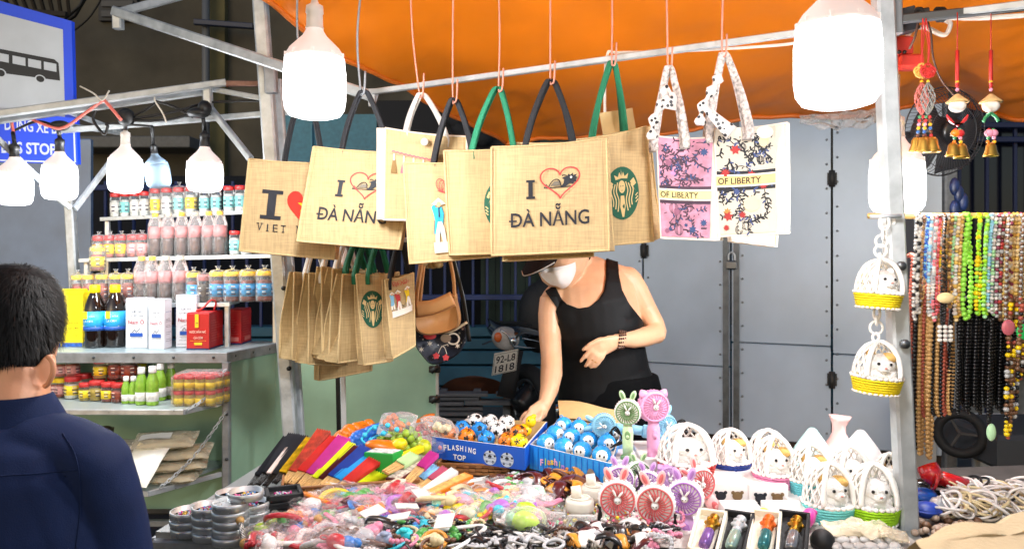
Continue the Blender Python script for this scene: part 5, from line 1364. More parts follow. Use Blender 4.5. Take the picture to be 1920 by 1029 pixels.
co=np.array([c[0]for c in cand]);hv=hair_in(co);ok=[i for i in range(n)if hv[i]>-.004]
crown_c=Q(38,535,.06)
for k in range(16000):
    p,nn=cand[rnd.choice(ok)];p=p+V((rnd.uniform(-.002,.002),rnd.uniform(-.002,.002),rnd.uniform(-.002,.002)))+nn*.0035
    d=(p-crown_c);d=(d-nn*d.dot(nn));d=(d.normalized()if d.length>1e-4 else V((0,0,-1)))*.8+V((0,0,-.7))+nn*rnd.uniform(.2,.7)+V((rnd.uniform(-.4,.4),0,rnd.uniform(-.3,.3)))
    d.normalize();l=rnd.uniform(.010,.02);s=d.cross(nn)
    if s.length<.01:continue
    s=s.normalized()*rnd.uniform(.0004,.0008);e=p+d*l+nn*.0015-V((0,0,.002))
    sb.add([p-s,p+s,p+d*l*.6+nn*.002+s*.6,e,p+d*l*.6+nn*.002-s*.6],[(0,1,2,4),(4,2,3)])
sb.build('strand',HAIR,ha,kind='stuff')
# shirt with collar and sleeve
tb_=MB();btorso(tb_);tb_=fuse(tb_,.006,5)
def shirt_in(co):
    px=CX+co[:,0]/np.maximum(co[:,1],.1)*F;py=CY-(co[:,2]-H)/np.maximum(co[:,1],.1)*F
    return np.minimum((py-782)/F*YB2,.2)
mb=garment(tb_,shirt_in,.007);fold=[]
for x,y,z in mb.v:
    w=.009*noise.noise(V((x*8+z*3,y*9,z*4)))+.007*abs(noise.noise(V((x*14-z*8,3,z*5))))+.006*max(0,noise.noise(V((x*26+z*9,y*10,z*4))))*max(0,min(1,(1.2-z)*5));fold.append((x,y-w,z))
mb.v=fold;sb_=BVHTree.FromPolygons([V(v)for v in fold],mb.f);sh_=mb.build('polo_shirt',NAVY,by)
def on_shirt(x,y):
    o=V((0,0,H));d=(P(x,y,1)-o).normalized();h=sb_.ray_cast(o,d)[0];return(h if h is not None else Q(x,y))-d*.0005
for pts in(((118,812),(140,850),(150,900),(150,960),(142,1029)),((-60,905),(0,892),(60,888),(146,880))):
    mb=MB();mb.tube([on_shirt(q.x,q.y)for q in bez([V((*p,0))for p in pts],8)],.0013,5);mb.build('seam',NAVY,sh_)
mb=MB()
def coll(u,v):
    g=R(150+240*u);r=qr(68+26*v);c=Q(22,738+56*v,.03)
    return c+V((r*math.cos(g),r*.95*math.sin(g),.006*math.sin(8*u)*v))
mb.grid(coll,30,5);mb.grid(lambda u,v:coll(u,v)*1.0+V((0,.004,-.002)),30,5);mb.build('collar',NAVY,sh_)
mb=MB();mb.loft([V((Q(0,0).x,YB2,.62)),V((Q(0,0).x,YB2,.5)),V((Q(0,0).x,YB2,.44))],[(qr(190),.13),(qr(190),.13),(qr(180),.12)],24,side=V((1,0,0)))
for s in(-1,1):mb.loft([V((Q(0,0).x+s*.085,YB2,.55)),V((Q(0,0).x+s*.09,YB2,.3)),V((Q(0,0).x+s*.09,YB2,.03))],[(.09,.1),(.075,.08),(.06,.07)],18,side=V((1,0,0)))
link('trousers',fuse(mb,.01,3),mat('dark_trousers','1a1c22',.85),by).data.transform(tw)

# ------------------------------------------------------------------ motorbike
YM=4.9
def K(x,y,d=0):return P(x,y,YM+d)
mt=thing('motorbike','black motorbike parked behind the seller, tail lamp and plate showing','motorbike',(K(995,0).x,YM,.17))
MBK=mat('gloss_black_paint','0a0b0d',.12,coat=.6);CHR=mat('chrome','b8bcc0',.12,1)
kp=lambda pts:[K(*p)for p in pts]
mb=MB();mb.loft(bez(kp(((928,630,0),(950,620,.05),(985,625,.25),(1030,632,.55),(1080,640,.9)))),[(.09,.03)]*3+[(.13,.05)]*50,16,side=V((1,0,0)))
mb.v=mb.v;mb.build('tail_fairing',MBK,mt)
mb=MB();mb.loft(bez(kp(((935,618,.05),(960,612,.1),(1000,618,.35),(1060,622,.8)))),[(.05+.002*i,.035)for i in range(25)],14,side=V((1,0,0)));mb.build('seat',RUBBER,mt)
mb=MB();mb.ball(K(948,634,-.03),(.09,.05,.075),18,12,M=Euler((0,R(12),0)).to_matrix().to_4x4());tl=mb.build('tail_lamp',mat('smoked_lens','8f8c88',.12,coat=.6,var=.5,vscale=9),mt)
mb=MB();mb.ball(K(934,632,-.07),(.026,.02,.032),12,8);mb.build('amber_lens',mat('amber_lens','b0521f',.2),tl)
mb=MB();mb.ball(K(962,640,-.075),(.024,.015,.028),12,8);mb.tube(bez([K(938,618,-.07),K(952,628,-.085),K(962,648,-.08),K(974,650,-.05)]),.006,6);mb.build('chrome_trim',CHR,tl)
q=[K(927,664,-.05),K(972,655,-.05),K(968,694,-.0),K(922,704,-.0)];S=quadS(q)
mb=MB();vs=[S(x,y,f)for f in(-.012,0)for x,y in((0,0),(1,0),(1,1),(0,1))];mb.add(vs,[(0,1,2,3),(7,6,5,4),(0,4,5,1),(1,5,6,2),(2,6,7,3),(3,7,4,0)],0,False);npz=mb.build('number_plate',mat('plate_white','c4c0b4',.5,var=.1),mt)
pr=Pr();pr.text('92-L8',.5,.29,.34,0,.8,.02);pr.text('1818',.5,.73,.34,0,.8,.02);pr.rib([(.03,.04),(.97,.04),(.97,.96),(.03,.96)],.025,0,True);pr.emit('lettering',S,[PB],npz)
mb=MB();mb.loft(kp(((965,655,.05),(958,700,.05),(948,745,.02))),[(.06,.02),(.055,.02),(.06,.015)],10,side=V((1,0,0)));mb.build('mudguard',RUBBER,mt)
Mw=Matrix.Translation(V((K(992,0).x,YM+.14,.17+.27)))@Euler((R(90),0,R(-58))).to_matrix().to_4x4()
mb=MB();mb.torus(Mw,.225,.05,36,12);wh=mb.build('wheel',RUBBER,mt)
mb=MB();mb.torus(Mw,.17,.02,32,8);mb.lathe([(.05,-.05),(.06,0),(.05,.05)],16,Mw)
for k in range(5):
    g=2*math.pi*k/5;mb.bar(Mw@V((.03*math.cos(g),.03*math.sin(g),0)),Mw@V((.17*math.cos(g),.17*math.sin(g),0)),.03)
mb.build('rim',mat('dark_alloy','5a5d60',.35,.8),wh)
mb=MB();fw=Mw.copy();fw.translation=fw.translation+V((.75,1.05,0));mb.torus(fw,.225,.045,32,10);mb.build('wheel',RUBBER,mt)
mb=MB();mb.tube(bez([Mw@V((0,0,.08)),Mw.translation+V((.1,.1,.15)),Mw.translation+V((.35,.5,.22)),fw.translation+V((0,-.05,.4))]),.07,10);mb.tube([fw.translation,fw.translation+V((-.1,-.15,.62))],.03,8);mb.build('frame',mat('frame_black','131416',.4),mt)
mb=MB();mb.tube([Mw.translation+V((.1,0,-.05)),Mw.translation+V((.5,.4,-.02))],.05,12);mb.build('exhaust',CHR,mt)
mb=MB();mb.loft(bez(kp(((905,645,.1),(935,637,-.02),(975,650,.0),(1015,652,.3)))),.006,6);mb.tube(bez(kp(((980,634,.0),(1010,640,.2),(1035,650,.35)))),.006,6);mb.build('grab_rail',CHR,mt)
# dark backpack and jacket hanging over the bike
mb=MB();mb.ball(K(1010,595,.3),(.14,.12,.24),16,12);mb.ball(K(1020,560,.3),(.1,.1,.14),14,10);tag(mb.build('dark_bundle',mat('black_nylon','0c0d10',.7,bump=.3,bscale=20)),'black nylon rain gear heaped on the motorbike beside the seller','bundle')
# slat pallets and dark heap under the railing
pt=thing('pallet_stack','stack of grey wooden slats lying between green board and motorbike','pallet',(P(880,0,5.2).x,5.2,.0))
SLAT=mat('grey_slat','5c5d5f',.8,var=.3,vscale=12,stretch=(.6,4,4))
for i,(x0,x1,y)in enumerate(((822,915,738),(822,898,746),(930,950,740),(822,870,755),(872,960,754),(822,905,766),(822,905,774),(822,960,786),(822,905,795),(822,940,805))):
    a,b=P(x0,y,5.1),P(x1,y,5.1);mb=MB();mb.box(((a.x+b.x)/2,5.1+.02*(i%3),a.z),(b.x-a.x,.09,.022 if i not in(4,)else .03),b=.003);mb.build('slat',SLAT,pt)
for x in(832,895,950):
    a=P(x,760,5.2);mb=MB();mb.box((a.x,5.2,.26),(.05,.08,.52),b=.004);mb.build('post',SLAT,pt)
mb=MB();mb.grid(lambda u,v:P(818+140*u,738-34*math.sin(math.pi*u)**.7*(1-v)-3*math.sin(9*u),5.25+.1*v),20,4);mb.grid(lambda u,v:P(818+140*u,738-34*math.sin(math.pi*u)**.7*(1-v),5.5-.1*v),20,4)
tag(mb.build('folded_tarp',mat('brown_tarp','5a3420',.75,var=.6,vscale=7,bump=.3,bscale=8)),'dark brown folded tarp lying on top of the grey slats','tarp')
# ------------------------------------------------------------------ right pole and the charms beside it
def pole_pt(y,d=1.82):return P(1655+(1703-1655)*y/1029,y,d)
rp=thing('stall_pole','silver square stall pole standing in front at the right end','pole',(0,0,0))
a,b=pole_pt(-80),pole_pt(1029);g=a+(b-a)*(a.z/(a.z-b.z));rp.matrix_basis=Matrix.Translation(g)
PM=mat('pale_galvanised','b9bdbf',.4,.35,var=.3,vscale=14,bump=.12)
mb=MB();mb.bar(a,g,.042);mb.build('tube',PM,rp)
mb=MB()
for y in(498,642):q=pole_pt(y)+V((.0,-.024,0));mb=MB();mb.tube([q,q+V((0,-.01,0))],.011,8);mb.build('bolt',mat('steel_bolt','6a6c6e',.4,.8),rp)
mb=MB();mb.bar(pole_pt(8)+V((.035,.02,.05)),pole_pt(60)+V((.035,.02,0)),.03);mb.build('clamp',mat('clamp_grey','8a8d90',.4,.6),rp)
mb=MB();mb.bar(P(1690,20,1.9),P(1700,62,1.9),.05);mb.bar(P(1660,40,1.9),P(1740,28,1.88),.03);tag(mb.build('clamp_block',mat('dark_clamp','3c3e42',.5,.5)),'dark clamp joining the rail to the right pole','clamp')

# wall fan with wire cage
YF=3.0
fc=P(1768,247,YF)
wf=thing('wall_fan','big black wall fan in a wire cage behind the bell charms','fan',fc)
FM=Matrix.Translation(fc)@Euler((R(98),0,R(12))).to_matrix().to_4x4()
DK=mat('fan_black','3a3c42',.4,.2)
mb=MB();Rf=.17
for k in range(72):
    g=2*math.pi*k/72;c,s=math.cos(g),math.sin(g)
    mb.tube([FM@V((.045*c,.045*s,.055)),FM@V((.10*math.cos(g+.12),.10*math.sin(g+.12),.055)),FM@V((.155*math.cos(g+.25),.155*math.sin(g+.25),.04)),FM@V((Rf*math.cos(g+.3),Rf*math.sin(g+.3),0))],.0011,4)
for r,z in((.1,.056),(.145,.046),(Rf,0)):mb.torus(FM@Matrix.Translation((0,0,z)),r,.003 if r>.16 else .0015,40,6)
mb.build('cage',DK,wf)
mb=MB();mb.lathe([(0,.064),(.04,.064),(.048,.055),(.05,.045)],24,FM);hb_=mb.build('hub',mat('fan_hub','1b1c1f',.3),wf)
pr=Pr();pr.text('SUPER',0,0,.013,0,.05,.02);pr.emit('lettering',lambda x,y,f=0:FM@V((x,-y-.012,.0645+f)),[PWH],hb_)
for k in range(5):
    mb=MB();BM=FM@Matrix.Rotation(2*math.pi*k/5,4,'Z')
    mb.grid(lambda u,v:BM@V((.03+.12*u,(v-.5)*(.05+.09*u),.015+.03*(v-.5))),5,5);mb.build('blade',mat('fan_blade','2c2e33',.4),wf)
mb=MB();mb.lathe([(.06,-.02),(.065,-.1),(.03,-.13)],18,FM);mb.bar(FM@V((0,0,-.1)),FM@V((0,-.0,-.26))+V((0,.1,-.12)),.04);mb.bar(FM@V((0,0,-.2)),V((fc.x+.02,fc.y+.32,0)),.045);mb.build('motor',DK,wf)
mb=MB()
for i in range(4):mb.ball(P(1790+8*(i%3),350+14*i,2.9),(.02,.015,.035),8,6)
tag(mb.build('plastic_bundle',mat('blue_wrap','182c58',.5,var=.6,vscale=30)),'small blue and red bundle hung below the black wall fan','bundle')

# dark bar for the charms
mb=MB();mb.bar(P(1640,42,1.86),P(1990,5,1.74),.02);tag(mb.build('charm_bar',mat('dark_bar','4c4e50',.5,.6)),'dark grey bar carrying the bell charms at the top right','rail')
BR_=mat('red_cord','b3221c',.6);STRAW=mat('straw','d3ae74',.8,var=.3,vscale=60,bump=.4,bscale=200);BELL=mat('bell_brass','b28a3c',.32,.9,var=.2)
def bell(mb,x,y,Y,s=1.0):
    p=P(x,y,Y);mb.lathe([(0,.0),(.006*s,0),(.0105*s,-.006*s),(.012*s,-.017*s),(.016*s,-.028*s),(.0165*s,-.031*s),(.0145*s,-.031*s),(.0,-.012*s)],14,Matrix.Translation(p))
def beadrun(mb,x0,y0,x1,y1,Y,r,mi=0,k=1.9):
    a,b=P(x0,y0,Y),P(x1,y1,Y);n=max(1,int((b-a).length/(r*k)))
    for i in range(n):mb.ball(a.lerp(b,(i+.5)/n),r,7,5,mi if not isinstance(mi,(list,tuple))else mi[i%len(mi)])
BC=[mat('bead_'+n,c,.3)for n,c in(('red','b3262a'),('yellow','e3b024'),('green','2f7a4c'),('blue','2c5c9e'),('pink','d88fa8'),('orange','d9761e'),('brown','5c3420'))]
def doll(x,ytop,lab,fan):
    Y=1.78;t=thing('bell_charm',lab,'charm',P(x,30,Y),None,'bell charms with straw hats')
    mb=MB();mb.tube([P(x,ytop,Y),P(x,100,Y)],.0012,5);mb.tube([P(x,95,Y),P(x,160,Y)],.004,6);mb.build('cord',BR_,t)
    mb=MB();beadrun(mb,x,150,x,172,Y,.0045,[1,0,4]);beadrun(mb,x-3,240,x-6,270,Y,.0042,[0,3,2,5,6]);beadrun(mb,x+4,240,x+7,270,Y,.0042,[2,0,4,1,6])
    mb.ball(P(x-3,250,Y),(.012,.008,.009),8,6,5 if fan else 4);mb.ball(P(x+5,250,Y),(.011,.008,.009),8,6,0 if fan else 4);mb.build('bead',BC,t,kind='stuff')
    p=P(x,193,Y);mb=MB();mb.lathe([(.024,0),(.0245,.002),(.013,.012),(.004,.02),(0,.021)],20,Matrix.Translation(p));mb.build('straw_hat',STRAW,t)
    mb=MB();mb.ball(P(x,199,Y),(.0185,.0185,.015),16,10);mb.build('head',mat('white_bisque','e9e0d8',.5),t)
    if fan:
        mb=MB();mb.prism([(0,-.022)]+[(.024*math.cos(math.pi*i/10),.024*-math.sin(math.pi*i/10)+.006)for i in range(11)],-.003,.003,Matrix.Translation(P(x,220,Y))@Euler((R(90),0,0)).to_matrix().to_4x4());mb.build('fan_ornament',BC[0],t)
    else:
        mb=MB()
        for s in(-1,1):mb.tube(bez([P(x,212,Y),P(x+s*9,219,Y),P(x+s*14,228,Y)]),.004,6)
        mb.build('tassel',BC[2],t)
    mb=MB();bell(mb,x-(8 if fan else 0),268,Y);
    if fan:bell(mb,x+8,270,Y,1.05)
    mb.build('bell',BELL,t)
doll(1795,24,'bell charm with straw hat, white head and red fan ornament',True)
doll(1858,20,'bell charm with straw hat and pink bead cluster, nearest the edge of the photo',False)
for(x,dx,kc,nc,lab,net)in((1728,-2,'gold',BC[1],'pair-bell charm with a gold knot and pink net drop',mat('pink_net','c9746c',.7)),(1740,0,'red',BC[0],'bell charm with a red knot and grey net drop',mat('grey_net','8d8d88',.7))):
    Y=1.80+(.02 if kc=='gold' else 0);t=thing('bell_charm',lab,'charm',P(x,40,Y),None,'bell charms with knots')
    mb=MB();mb.tube(bez([P(1730,35,Y),P(x,80,Y),P(x,125,Y)]),.0016,5);mb.tube(bez([P(1736,35,Y),P(x+3,80,Y),P(x,125,Y)]),.0016,5);mb.build('cord',BR_,t)
    mb=MB()
    for(ox,oy)in((0,-9),(-10,0),(10,0),(0,9),(-7,6),(7,6)):mb.torus(Matrix.Translation(P(x+ox*.7,133+oy*.7,Y))@Euler((R(90),0,0)).to_matrix().to_4x4(),.0085,.0028,12,5)
    mb.build('knot',mat('gold_cord','c9a04a',.5)if kc=='gold' else BR_,t)
    mb=MB()
    for k in range(16):
        g=2*math.pi*k/16;rr=lambda f:.014*math.sin(math.pi*f)+.002
        mb.tube([P(x,155+60*f,Y)+V((rr(f)*math.cos(g+(3*f if k%2 else-3*f)),rr(f)*math.sin(g+(3*f if k%2 else-3*f)),0))for f in(0,.2,.4,.6,.8,1)],.0009,4)
    mb.build('net',net,t)
    mb=MB();beadrun(mb,x,150,x,156,Y,.004,[1,0]);beadrun(mb,x-3,216,x-8,258,Y,.0042,[2,0,4,1,3,6]);beadrun(mb,x+3,216,x+6,258,Y,.0042,[0,6,1,3,6]);mb.build('bead',BC,t,kind='stuff')
    mb=MB();bell(mb,x-9,258,Y,1.1);bell(mb,x+8,257,Y,1.15);mb.build('bell',BELL,t)
mb=MB();mb.tube(bez([P(1734,30,1.86),P(1745,60,1.86),P(1750,110,1.86),P(1765,150,1.9),P(1790,180,2.0)]),.0025,5);mb.tube(bez([P(1722,40,1.86),P(1715,70,1.86),P(1705,92,1.88)]),.003,5)
tag(mb.build('cord',mat('brown_cord','4a2f24',.7)),'loose brown cord dangling from the charm bar','cord')
mb=MB();
for i in range(26):mb.torus(Matrix.Translation(P(1722+i*.5 if i<10 else 1752+i*.6,26+(i%5),1.845))@Euler((0,R(80),R(10))).to_matrix().to_4x4(),.014,.0025,10,5)
tag(mb.build('wire_coil',RUBBER),'black wire wound round the dark charm bar','wire')

# ------------------------------------------------------------------ necklaces on the rod
YN=1.96
rod0,rod1=P(1628,405,YN),P(2060,404,YN)
mb=MB();mb.tube([rod0,rod1],.0075,12);tag(mb.build('display_rod',mat('gold_rod','c9a868',.35,.6)),'pale rod carrying the row of bead necklaces','rail')
mb=MB();mb.bar((P(1990,0,YN).x,YN,0),P(1990,395,YN),.03);mb.bar((pole_pt(500).x+.05,YN-.03,P(0,418,YN).z),(pole_pt(500).x-.02,YN-.16,P(0,418,YN).z),.02);tag(mb.build('rod_post',PM),'silver post holding the far end of the necklace rod','post')
BEADS={}
def bm(n,c,rough=.25,var=0):return mat('necklace_'+n,c,rough,var=var,vscale=70)
NC=dict(white=bm('white','dcd8d2'),silver=bm('silver','a9a9a8',.2),black=bm('black','111113',.2),blue=bm('blue','2a5cae'),sky=bm('sky','8ec3dc'),pink=bm('pink','d9737a'),red=bm('red','b3403a'),amber=bm('amber','c9803a'),brown=bm('brown','6c4a30',.5,.3),tan=bm('tan','b28a54',.5,.25),bone=bm('bone','e2c894',.45,.1),green=bm('green','8ccf46',.3,.15),lime=bm('lime','a3d81e',.3,.2),mint=bm('mint','a3d8a0',.3),plum=bm('plum','7c3346',.25),rust=bm('rust','9c4a38',.45,.2),gold=bm('gold','c9a24c',.3),yellow=bm('yellow','e8c414',.3))
MIXN=list(NC);
def necklace(label,x,y0,y1,r,mixc,wide=5,Y=YN,pend=None,k=1.75,group='bead necklaces on the rod',jit=0.0,sx=0,tip=True):
    t=thing('necklace',label,'necklace',P(x,y0,Y),None,group);rnd=random.Random(int(x*31+y1))
    top,bot=P(x,y0,Y),P(x+sx,y1,Y);w=wide/F*Y
    path=[top+V((-w*.3,.014,.0)),top+V((-w*.35,-.014,-.004)),top.lerp(bot,.25)+V((-w*.7,-.012,0)),top.lerp(bot,.6)+V((-w,-.008,0)),top.lerp(bot,.9)+V((-w*.9,-.004,0))]
    if tip:path+=[bot]
    path+=[top.lerp(bot,.9)+V((w*.9,.004,0)),top.lerp(bot,.6)+V((w,.0,0)),top.lerp(bot,.25)+V((w*.7,.004,0)),top+V((w*.35,-.008,-.004)),top+V((w*.3,.014,0))]
    L=bez(path,10);D=[0]
    for a,b in zip(L,L[1:]):D.append(D[-1]+(b-a).length)
    mb=MB();step=r*k;d=0;i=0
    while d<D[-1]:
        j=max(q for q in range(len(D))if D[q]<=d);j=min(j,len(L)-2);f=(d-D[j])/max(1e-6,D[j+1]-D[j]);p=L[j].lerp(L[j+1],f)
        mi=i%len(mixc)if jit==0 else rnd.randrange(len(mixc));rr=r*(1+(rnd.uniform(-.25,.25)if jit else 0))
        mb.ball(p,(rr,rr,rr*.92),7,5,mi);d+=step;i+=1
    mb.build('bead',[NC[c]for c in mixc],t,kind='stuff')
    if pend:
        kind,c,s=pend;mb=MB()
        if kind=='drop':mb.ball(bot-V((0,.01,s)),(s*.55,s*.3,s),14,10)
        elif kind=='disc':mb.ball(bot-V((0,.01,s)),(s*.85,s*.2,s),16,10)
        elif kind=='stone':mb.ball(bot-V((0,.012,s*.6)),(s,s*.5,s*.62),14,10)
        elif kind=='rows':
            for a in range(3):
                for b in range(4):mb.ball(bot+V(((a-1)*s*.75,-.01,-b*s*.6)),(s*.34,s*.3,s*.28),8,6)
        mb.build('pendant',NC[c]if c in NC else c,t)
    return t
UP=[(1716,598,.0052,('white','black','white','silver'),'white and black speckled',None),(1722,585,.0056,('white','black','silver'),'black and white pebble',None),(1729,560,.004,('tan','brown'),'thin tan and brown',None),(1737,520,.0042,('blue','blue','sky'),'deep blue',None),(1743,590,.005,('sky','white','silver','white'),'ice blue and white',None),(1752,600,.0048,('white','pink','silver'),'pale pink and silver',None),(1759,585,.004,('pink','red'),'coral red',None),(1766,520,.0062,('amber','amber','white','yellow'),'amber and white',('drop',mat('agate_orange','cf7a44',.25,var=.2),.022)),(1774,560,.005,('gold','tan','silver'),'golden shell',None),(1781,575,.0055,('tan','gold','brown'),'brown shell',None),(1787,520,.0052,('mint','mint','silver'),'mint green',None),(1793,600,.0056,('bone','gold','white'),'cream and gold',None),(1800,590,.005,('bone','tan','gold'),'golden bone',None),(1812,598,.0072,('green',),'bright apple green',None),(1833,590,.0058,('lime','green','yellow'),'lime green',None),(1847,594,.0058,('green','mint','lime'),'fresh green',None),(1855,585,.0048,('sky','white','sky'),'pale sky blue',None),(1862,590,.0052,('white','silver','mint'),'pearl white',None),(1870,595,.0052,('plum','silver','white'),'plum and silver',None),(1877,600,.0052,('plum','brown','silver','red'),'wine red',None)]
for i,(x,y1,r,mc,nm,pd)in enumerate(UP):
    necklace(f'{nm} bead necklace in the upper row on the rod',x,404,y1,r,mc,5 if i not in(13,)else 9,pend=pd,jit=1 if i%3 else 0)
for i in range(8):
    necklace(f'cream bone bead necklace, {nth(i)} from the left in the pale bunch on the rod',1884+i*7.5,403,600-5*(i%3),.0056,('bone','bone','gold')if i%3!=1 else('bone','white','plum'),4.5,Y=YN-.01*(i%2))
for i,(x,y,c,lab)in enumerate(((1878,598,mat('agate_pink','b8606a',.2),'dark bead necklace with an oval pink stone in a silver mount'),(1905,606,mat('agate_green','2fae5a',.2),'dark bead necklace with an oval green stone in a silver mount'))):
    necklace(lab,x+8,404,y,.004,('brown','silver'),3,Y=YN-.03,pend=('disc',c,.02))
necklace('necklace with a large cream stone pendant over a black bead fringe',1768,404,548,.004,('brown','black'),3,Y=YN-.035,pend=('stone','bone',.022))
necklace('necklace with rows of white and red pendant beads',1768,404,612,.004,('black',),6,Y=YN-.03,pend=('rows','white',.018))
LOWN=[(1708,540,770,'rust',.0056,-6),(1716,600,840,'black',.0066,-2),(1722,600,852,'tan',.0066,4),(1730,590,780,'rust',.0058,2),(1738,600,770,'tan',.0062,2),(1742,640,858,'tan',.0074,0),(1750,600,780,'black',.006,0),(1757,600,778,'tan',.0062,2),(1764,630,782,'black',.0062,2),(1770,640,778,'rust',.0062,0),(1786,600,775,'tan',.0058,-6),(1782,620,770,'black',.0058,0)]
cnt={}
for(x,y0,y1,c,r,sx)in LOWN:
    i=cnt.get(c,0);cnt[c]=i+1
    necklace(f'{ {"rust": "reddish wooden", "tan": "tan wooden", "black": "dark"}[c]} bead string beside the pole, {nth(i)} of its colour from the left',x,y0-60,y1,r,(c,),5,Y=YN+.03,sx=sx,group='long bead strings',k=1.6)
for i in range(20):
    necklace(f'black shiny bead string below the green necklaces, {nth(i)} from the left',1796+i*5.2,560,775-18*((i*7)%4)/3,.0052,('black',),3.2,Y=YN+.02+.012*(i%3),group='black bead strings',k=1.7)
necklace('black bead string with a pale green tongue-shaped pendant',1854,600,792,.005,('black',),4,Y=YN,pend=('drop',mat('jade_pale','b8e2b4',.3),.022),group='black bead strings')
for i,(x,y)in enumerate(((1893,700),(1902,760),(1890,800),(1912,690))):
    t=necklace(f'yellow knotted bead string with dark gaps, {nth(i)} from the left at the right edge',x,560,y+20,.006,('brown','yellow','brown','brown','silver','brown','black','yellow','rust'),6,Y=YN-.01*i,jit=1,group='yellow bead strings')

# ------------------------------------------------------------------ egg basket charms hung by white chains
EGGW=mat('white_plush','ece9e4',.95,bump=.6,bscale=220);WICK=mat('white_wicker','eae6e0',.6);EYE=mat('bead_eye','0c0c0e',.15);FURT=mat('tan_plush','cda45e',.95,bump=.5,bscale=220);NOSE=mat('pink_nose','c98a80',.5)
def egg_basket(h=.16,w=.13,tanpatch=True):
    t=thing('egg_basket','x','basket');r=w/2
    mb=MB();mb.lathe([(0,.001),(r*.8,.001),(r*.86,.006)],26);mb.build('base',WICK,t,True)
    mb=MB();mb.lathe([(r*.84,.004),(r*.93,h*.1),(r*.98,h*.3)],28);
    for k in range(6):mb.torus(Matrix.Translation((0,0,h*(.05+.047*k))),r*(.88+.026*k),h*.025,26,5)
    mb.build('band',WICK,t,True)
    mb=MB()
    for k in range(26):
        g=2*math.pi*k/26;mb.ball((r*.88*math.cos(g),r*.88*math.sin(g),.006),(.007,.007,.005),6,4)
    mb.build('braided_foot',WICK,t,True);mb=MB()
    for k in range(28):
        g=2*math.pi*k/28;mb.ball((r*1.0*math.cos(g),r*1.0*math.sin(g),h*.34),(.008,.008,.006),6,4)
    mb.build('braided_rim',WICK,t,True)
    def dome(f,g):return V((r*math.cos(f)**.85*math.cos(g),r*math.cos(f)**.85*math.sin(g),h*.34+h*.66*math.sin(f)))
    mb=MB()
    for s in(1,-1):
        for k in range(15):
            g0=R(-50)+R(280)*k/14
            pts=[]
            for q in range(13):
                f=R(88)*q/12;g=g0+s*q*.095
                if R(-48)<=g<=R(228):pts.append(dome(f,g))
            if len(pts)>2:mb.tube(pts,.0028,4)
    op=[dome(R(90)*q/14,R(-46))for q in range(15)]+[dome(R(90)*(14-q)/14,R(226))for q in range(1,15)]
    mb.tube(op,.0075,6);mb.torus(Matrix.Translation((0,0,h)),.008,.004,10,5);mb.build('lattice_hood',WICK,t,True)
    k=h/.16
    mb=MB();mb.ball((0,-r*.1,h*.4),(r*.78,r*.7,h*.22),18,12);mb.ball((0,-r*.28,h*.58),(r*.6,r*.55,h*.21),18,12)
    for s in(-1,1):mb.ball((s*r*.42,-r*.2,h*.76),(r*.2,r*.12,h*.09),10,8);mb.ball((s*r*.4,-r*.75,h*.33),(r*.2,r*.24,h*.07),10,8)
    mb.ball((0,-r*.74,h*.52),(r*.26,r*.2,h*.085),12,8);pl=mb.build('plush_puppy',EGGW,t,True)
    mb=MB()
    for s in(-1,1):mb.ball((s*r*.25,-r*.76,h*.615),r*.075,8,6)
    mb.build('eye',EYE,pl,True)
    mb=MB();mb.ball((0,-r*.93,h*.545),(r*.07,r*.05,r*.05),8,6);mb.build('nose',NOSE,pl,True)
    if tanpatch:
        mb=MB();mb.ball((r*.3,-r*.33,h*.72),(r*.33,r*.42,h*.1),12,8);mb.ball((-r*.42,-r*.22,h*.77),(r*.21,r*.13,h*.1),10,8);mb.build('tan_patch',FURT,pl,True)
    return Proto(t)
EB={True:egg_basket(),False:egg_basket(tanpatch=False)}
def band(n,c):return mat('band_'+n,c,.7,bump=.5,bscale=180)
YE=1.78
def hung(x,yb,wpx,hpx,rz,tan,lab,s0=None):
    p=P(x,yb,YE);s=wpx/F*YE/.13;EB[tan].put(at(p,rz,(s,s,hpx/F*YE/.16),ry=R(4)),lab,'egg baskets hung on white chains',{'band':band('yellow','f0d60c')})
hung(1645,580,82,94,R(10),False,'hanging white egg basket with yellow band, upper of the two')
hung(1642,738,86,98,R(-5),True,'hanging white egg basket with yellow band, lower of the two')
for lab,pts in(('white ring chain above the upper hanging egg basket',((1658,418,14,9),(1656,438,12,5),(1653,452,11,11),(1651,470,11,11),(1650,483,8,4))),('white ring chain between the two hanging egg baskets',((1644,588,12,6),(1644,601,8,4),(1643,614,12,12),(1642,632,8,6)))):
    mb=MB()
    for i,(x,y,ry_,rx_)in enumerate(pts):mb.torus(Matrix.Translation(P(x,y,YE))@Euler((R(90),0,R(0 if rx_>5 else 55))).to_matrix().to_4x4()@Matrix.Diagonal((max(rx_,6)/ry_,1,1,1)),ry_/F*YE,.0032,20,6)
    tag(mb.build('ring_chain',WICK),lab,'chain','white ring chains')
mb=MB();mb.tube([P(1632,406,YE),P(1690,405,YE)],.005,8);tag(mb.build('chain_peg',ALU),'short peg on the right pole holding the white chain','peg')
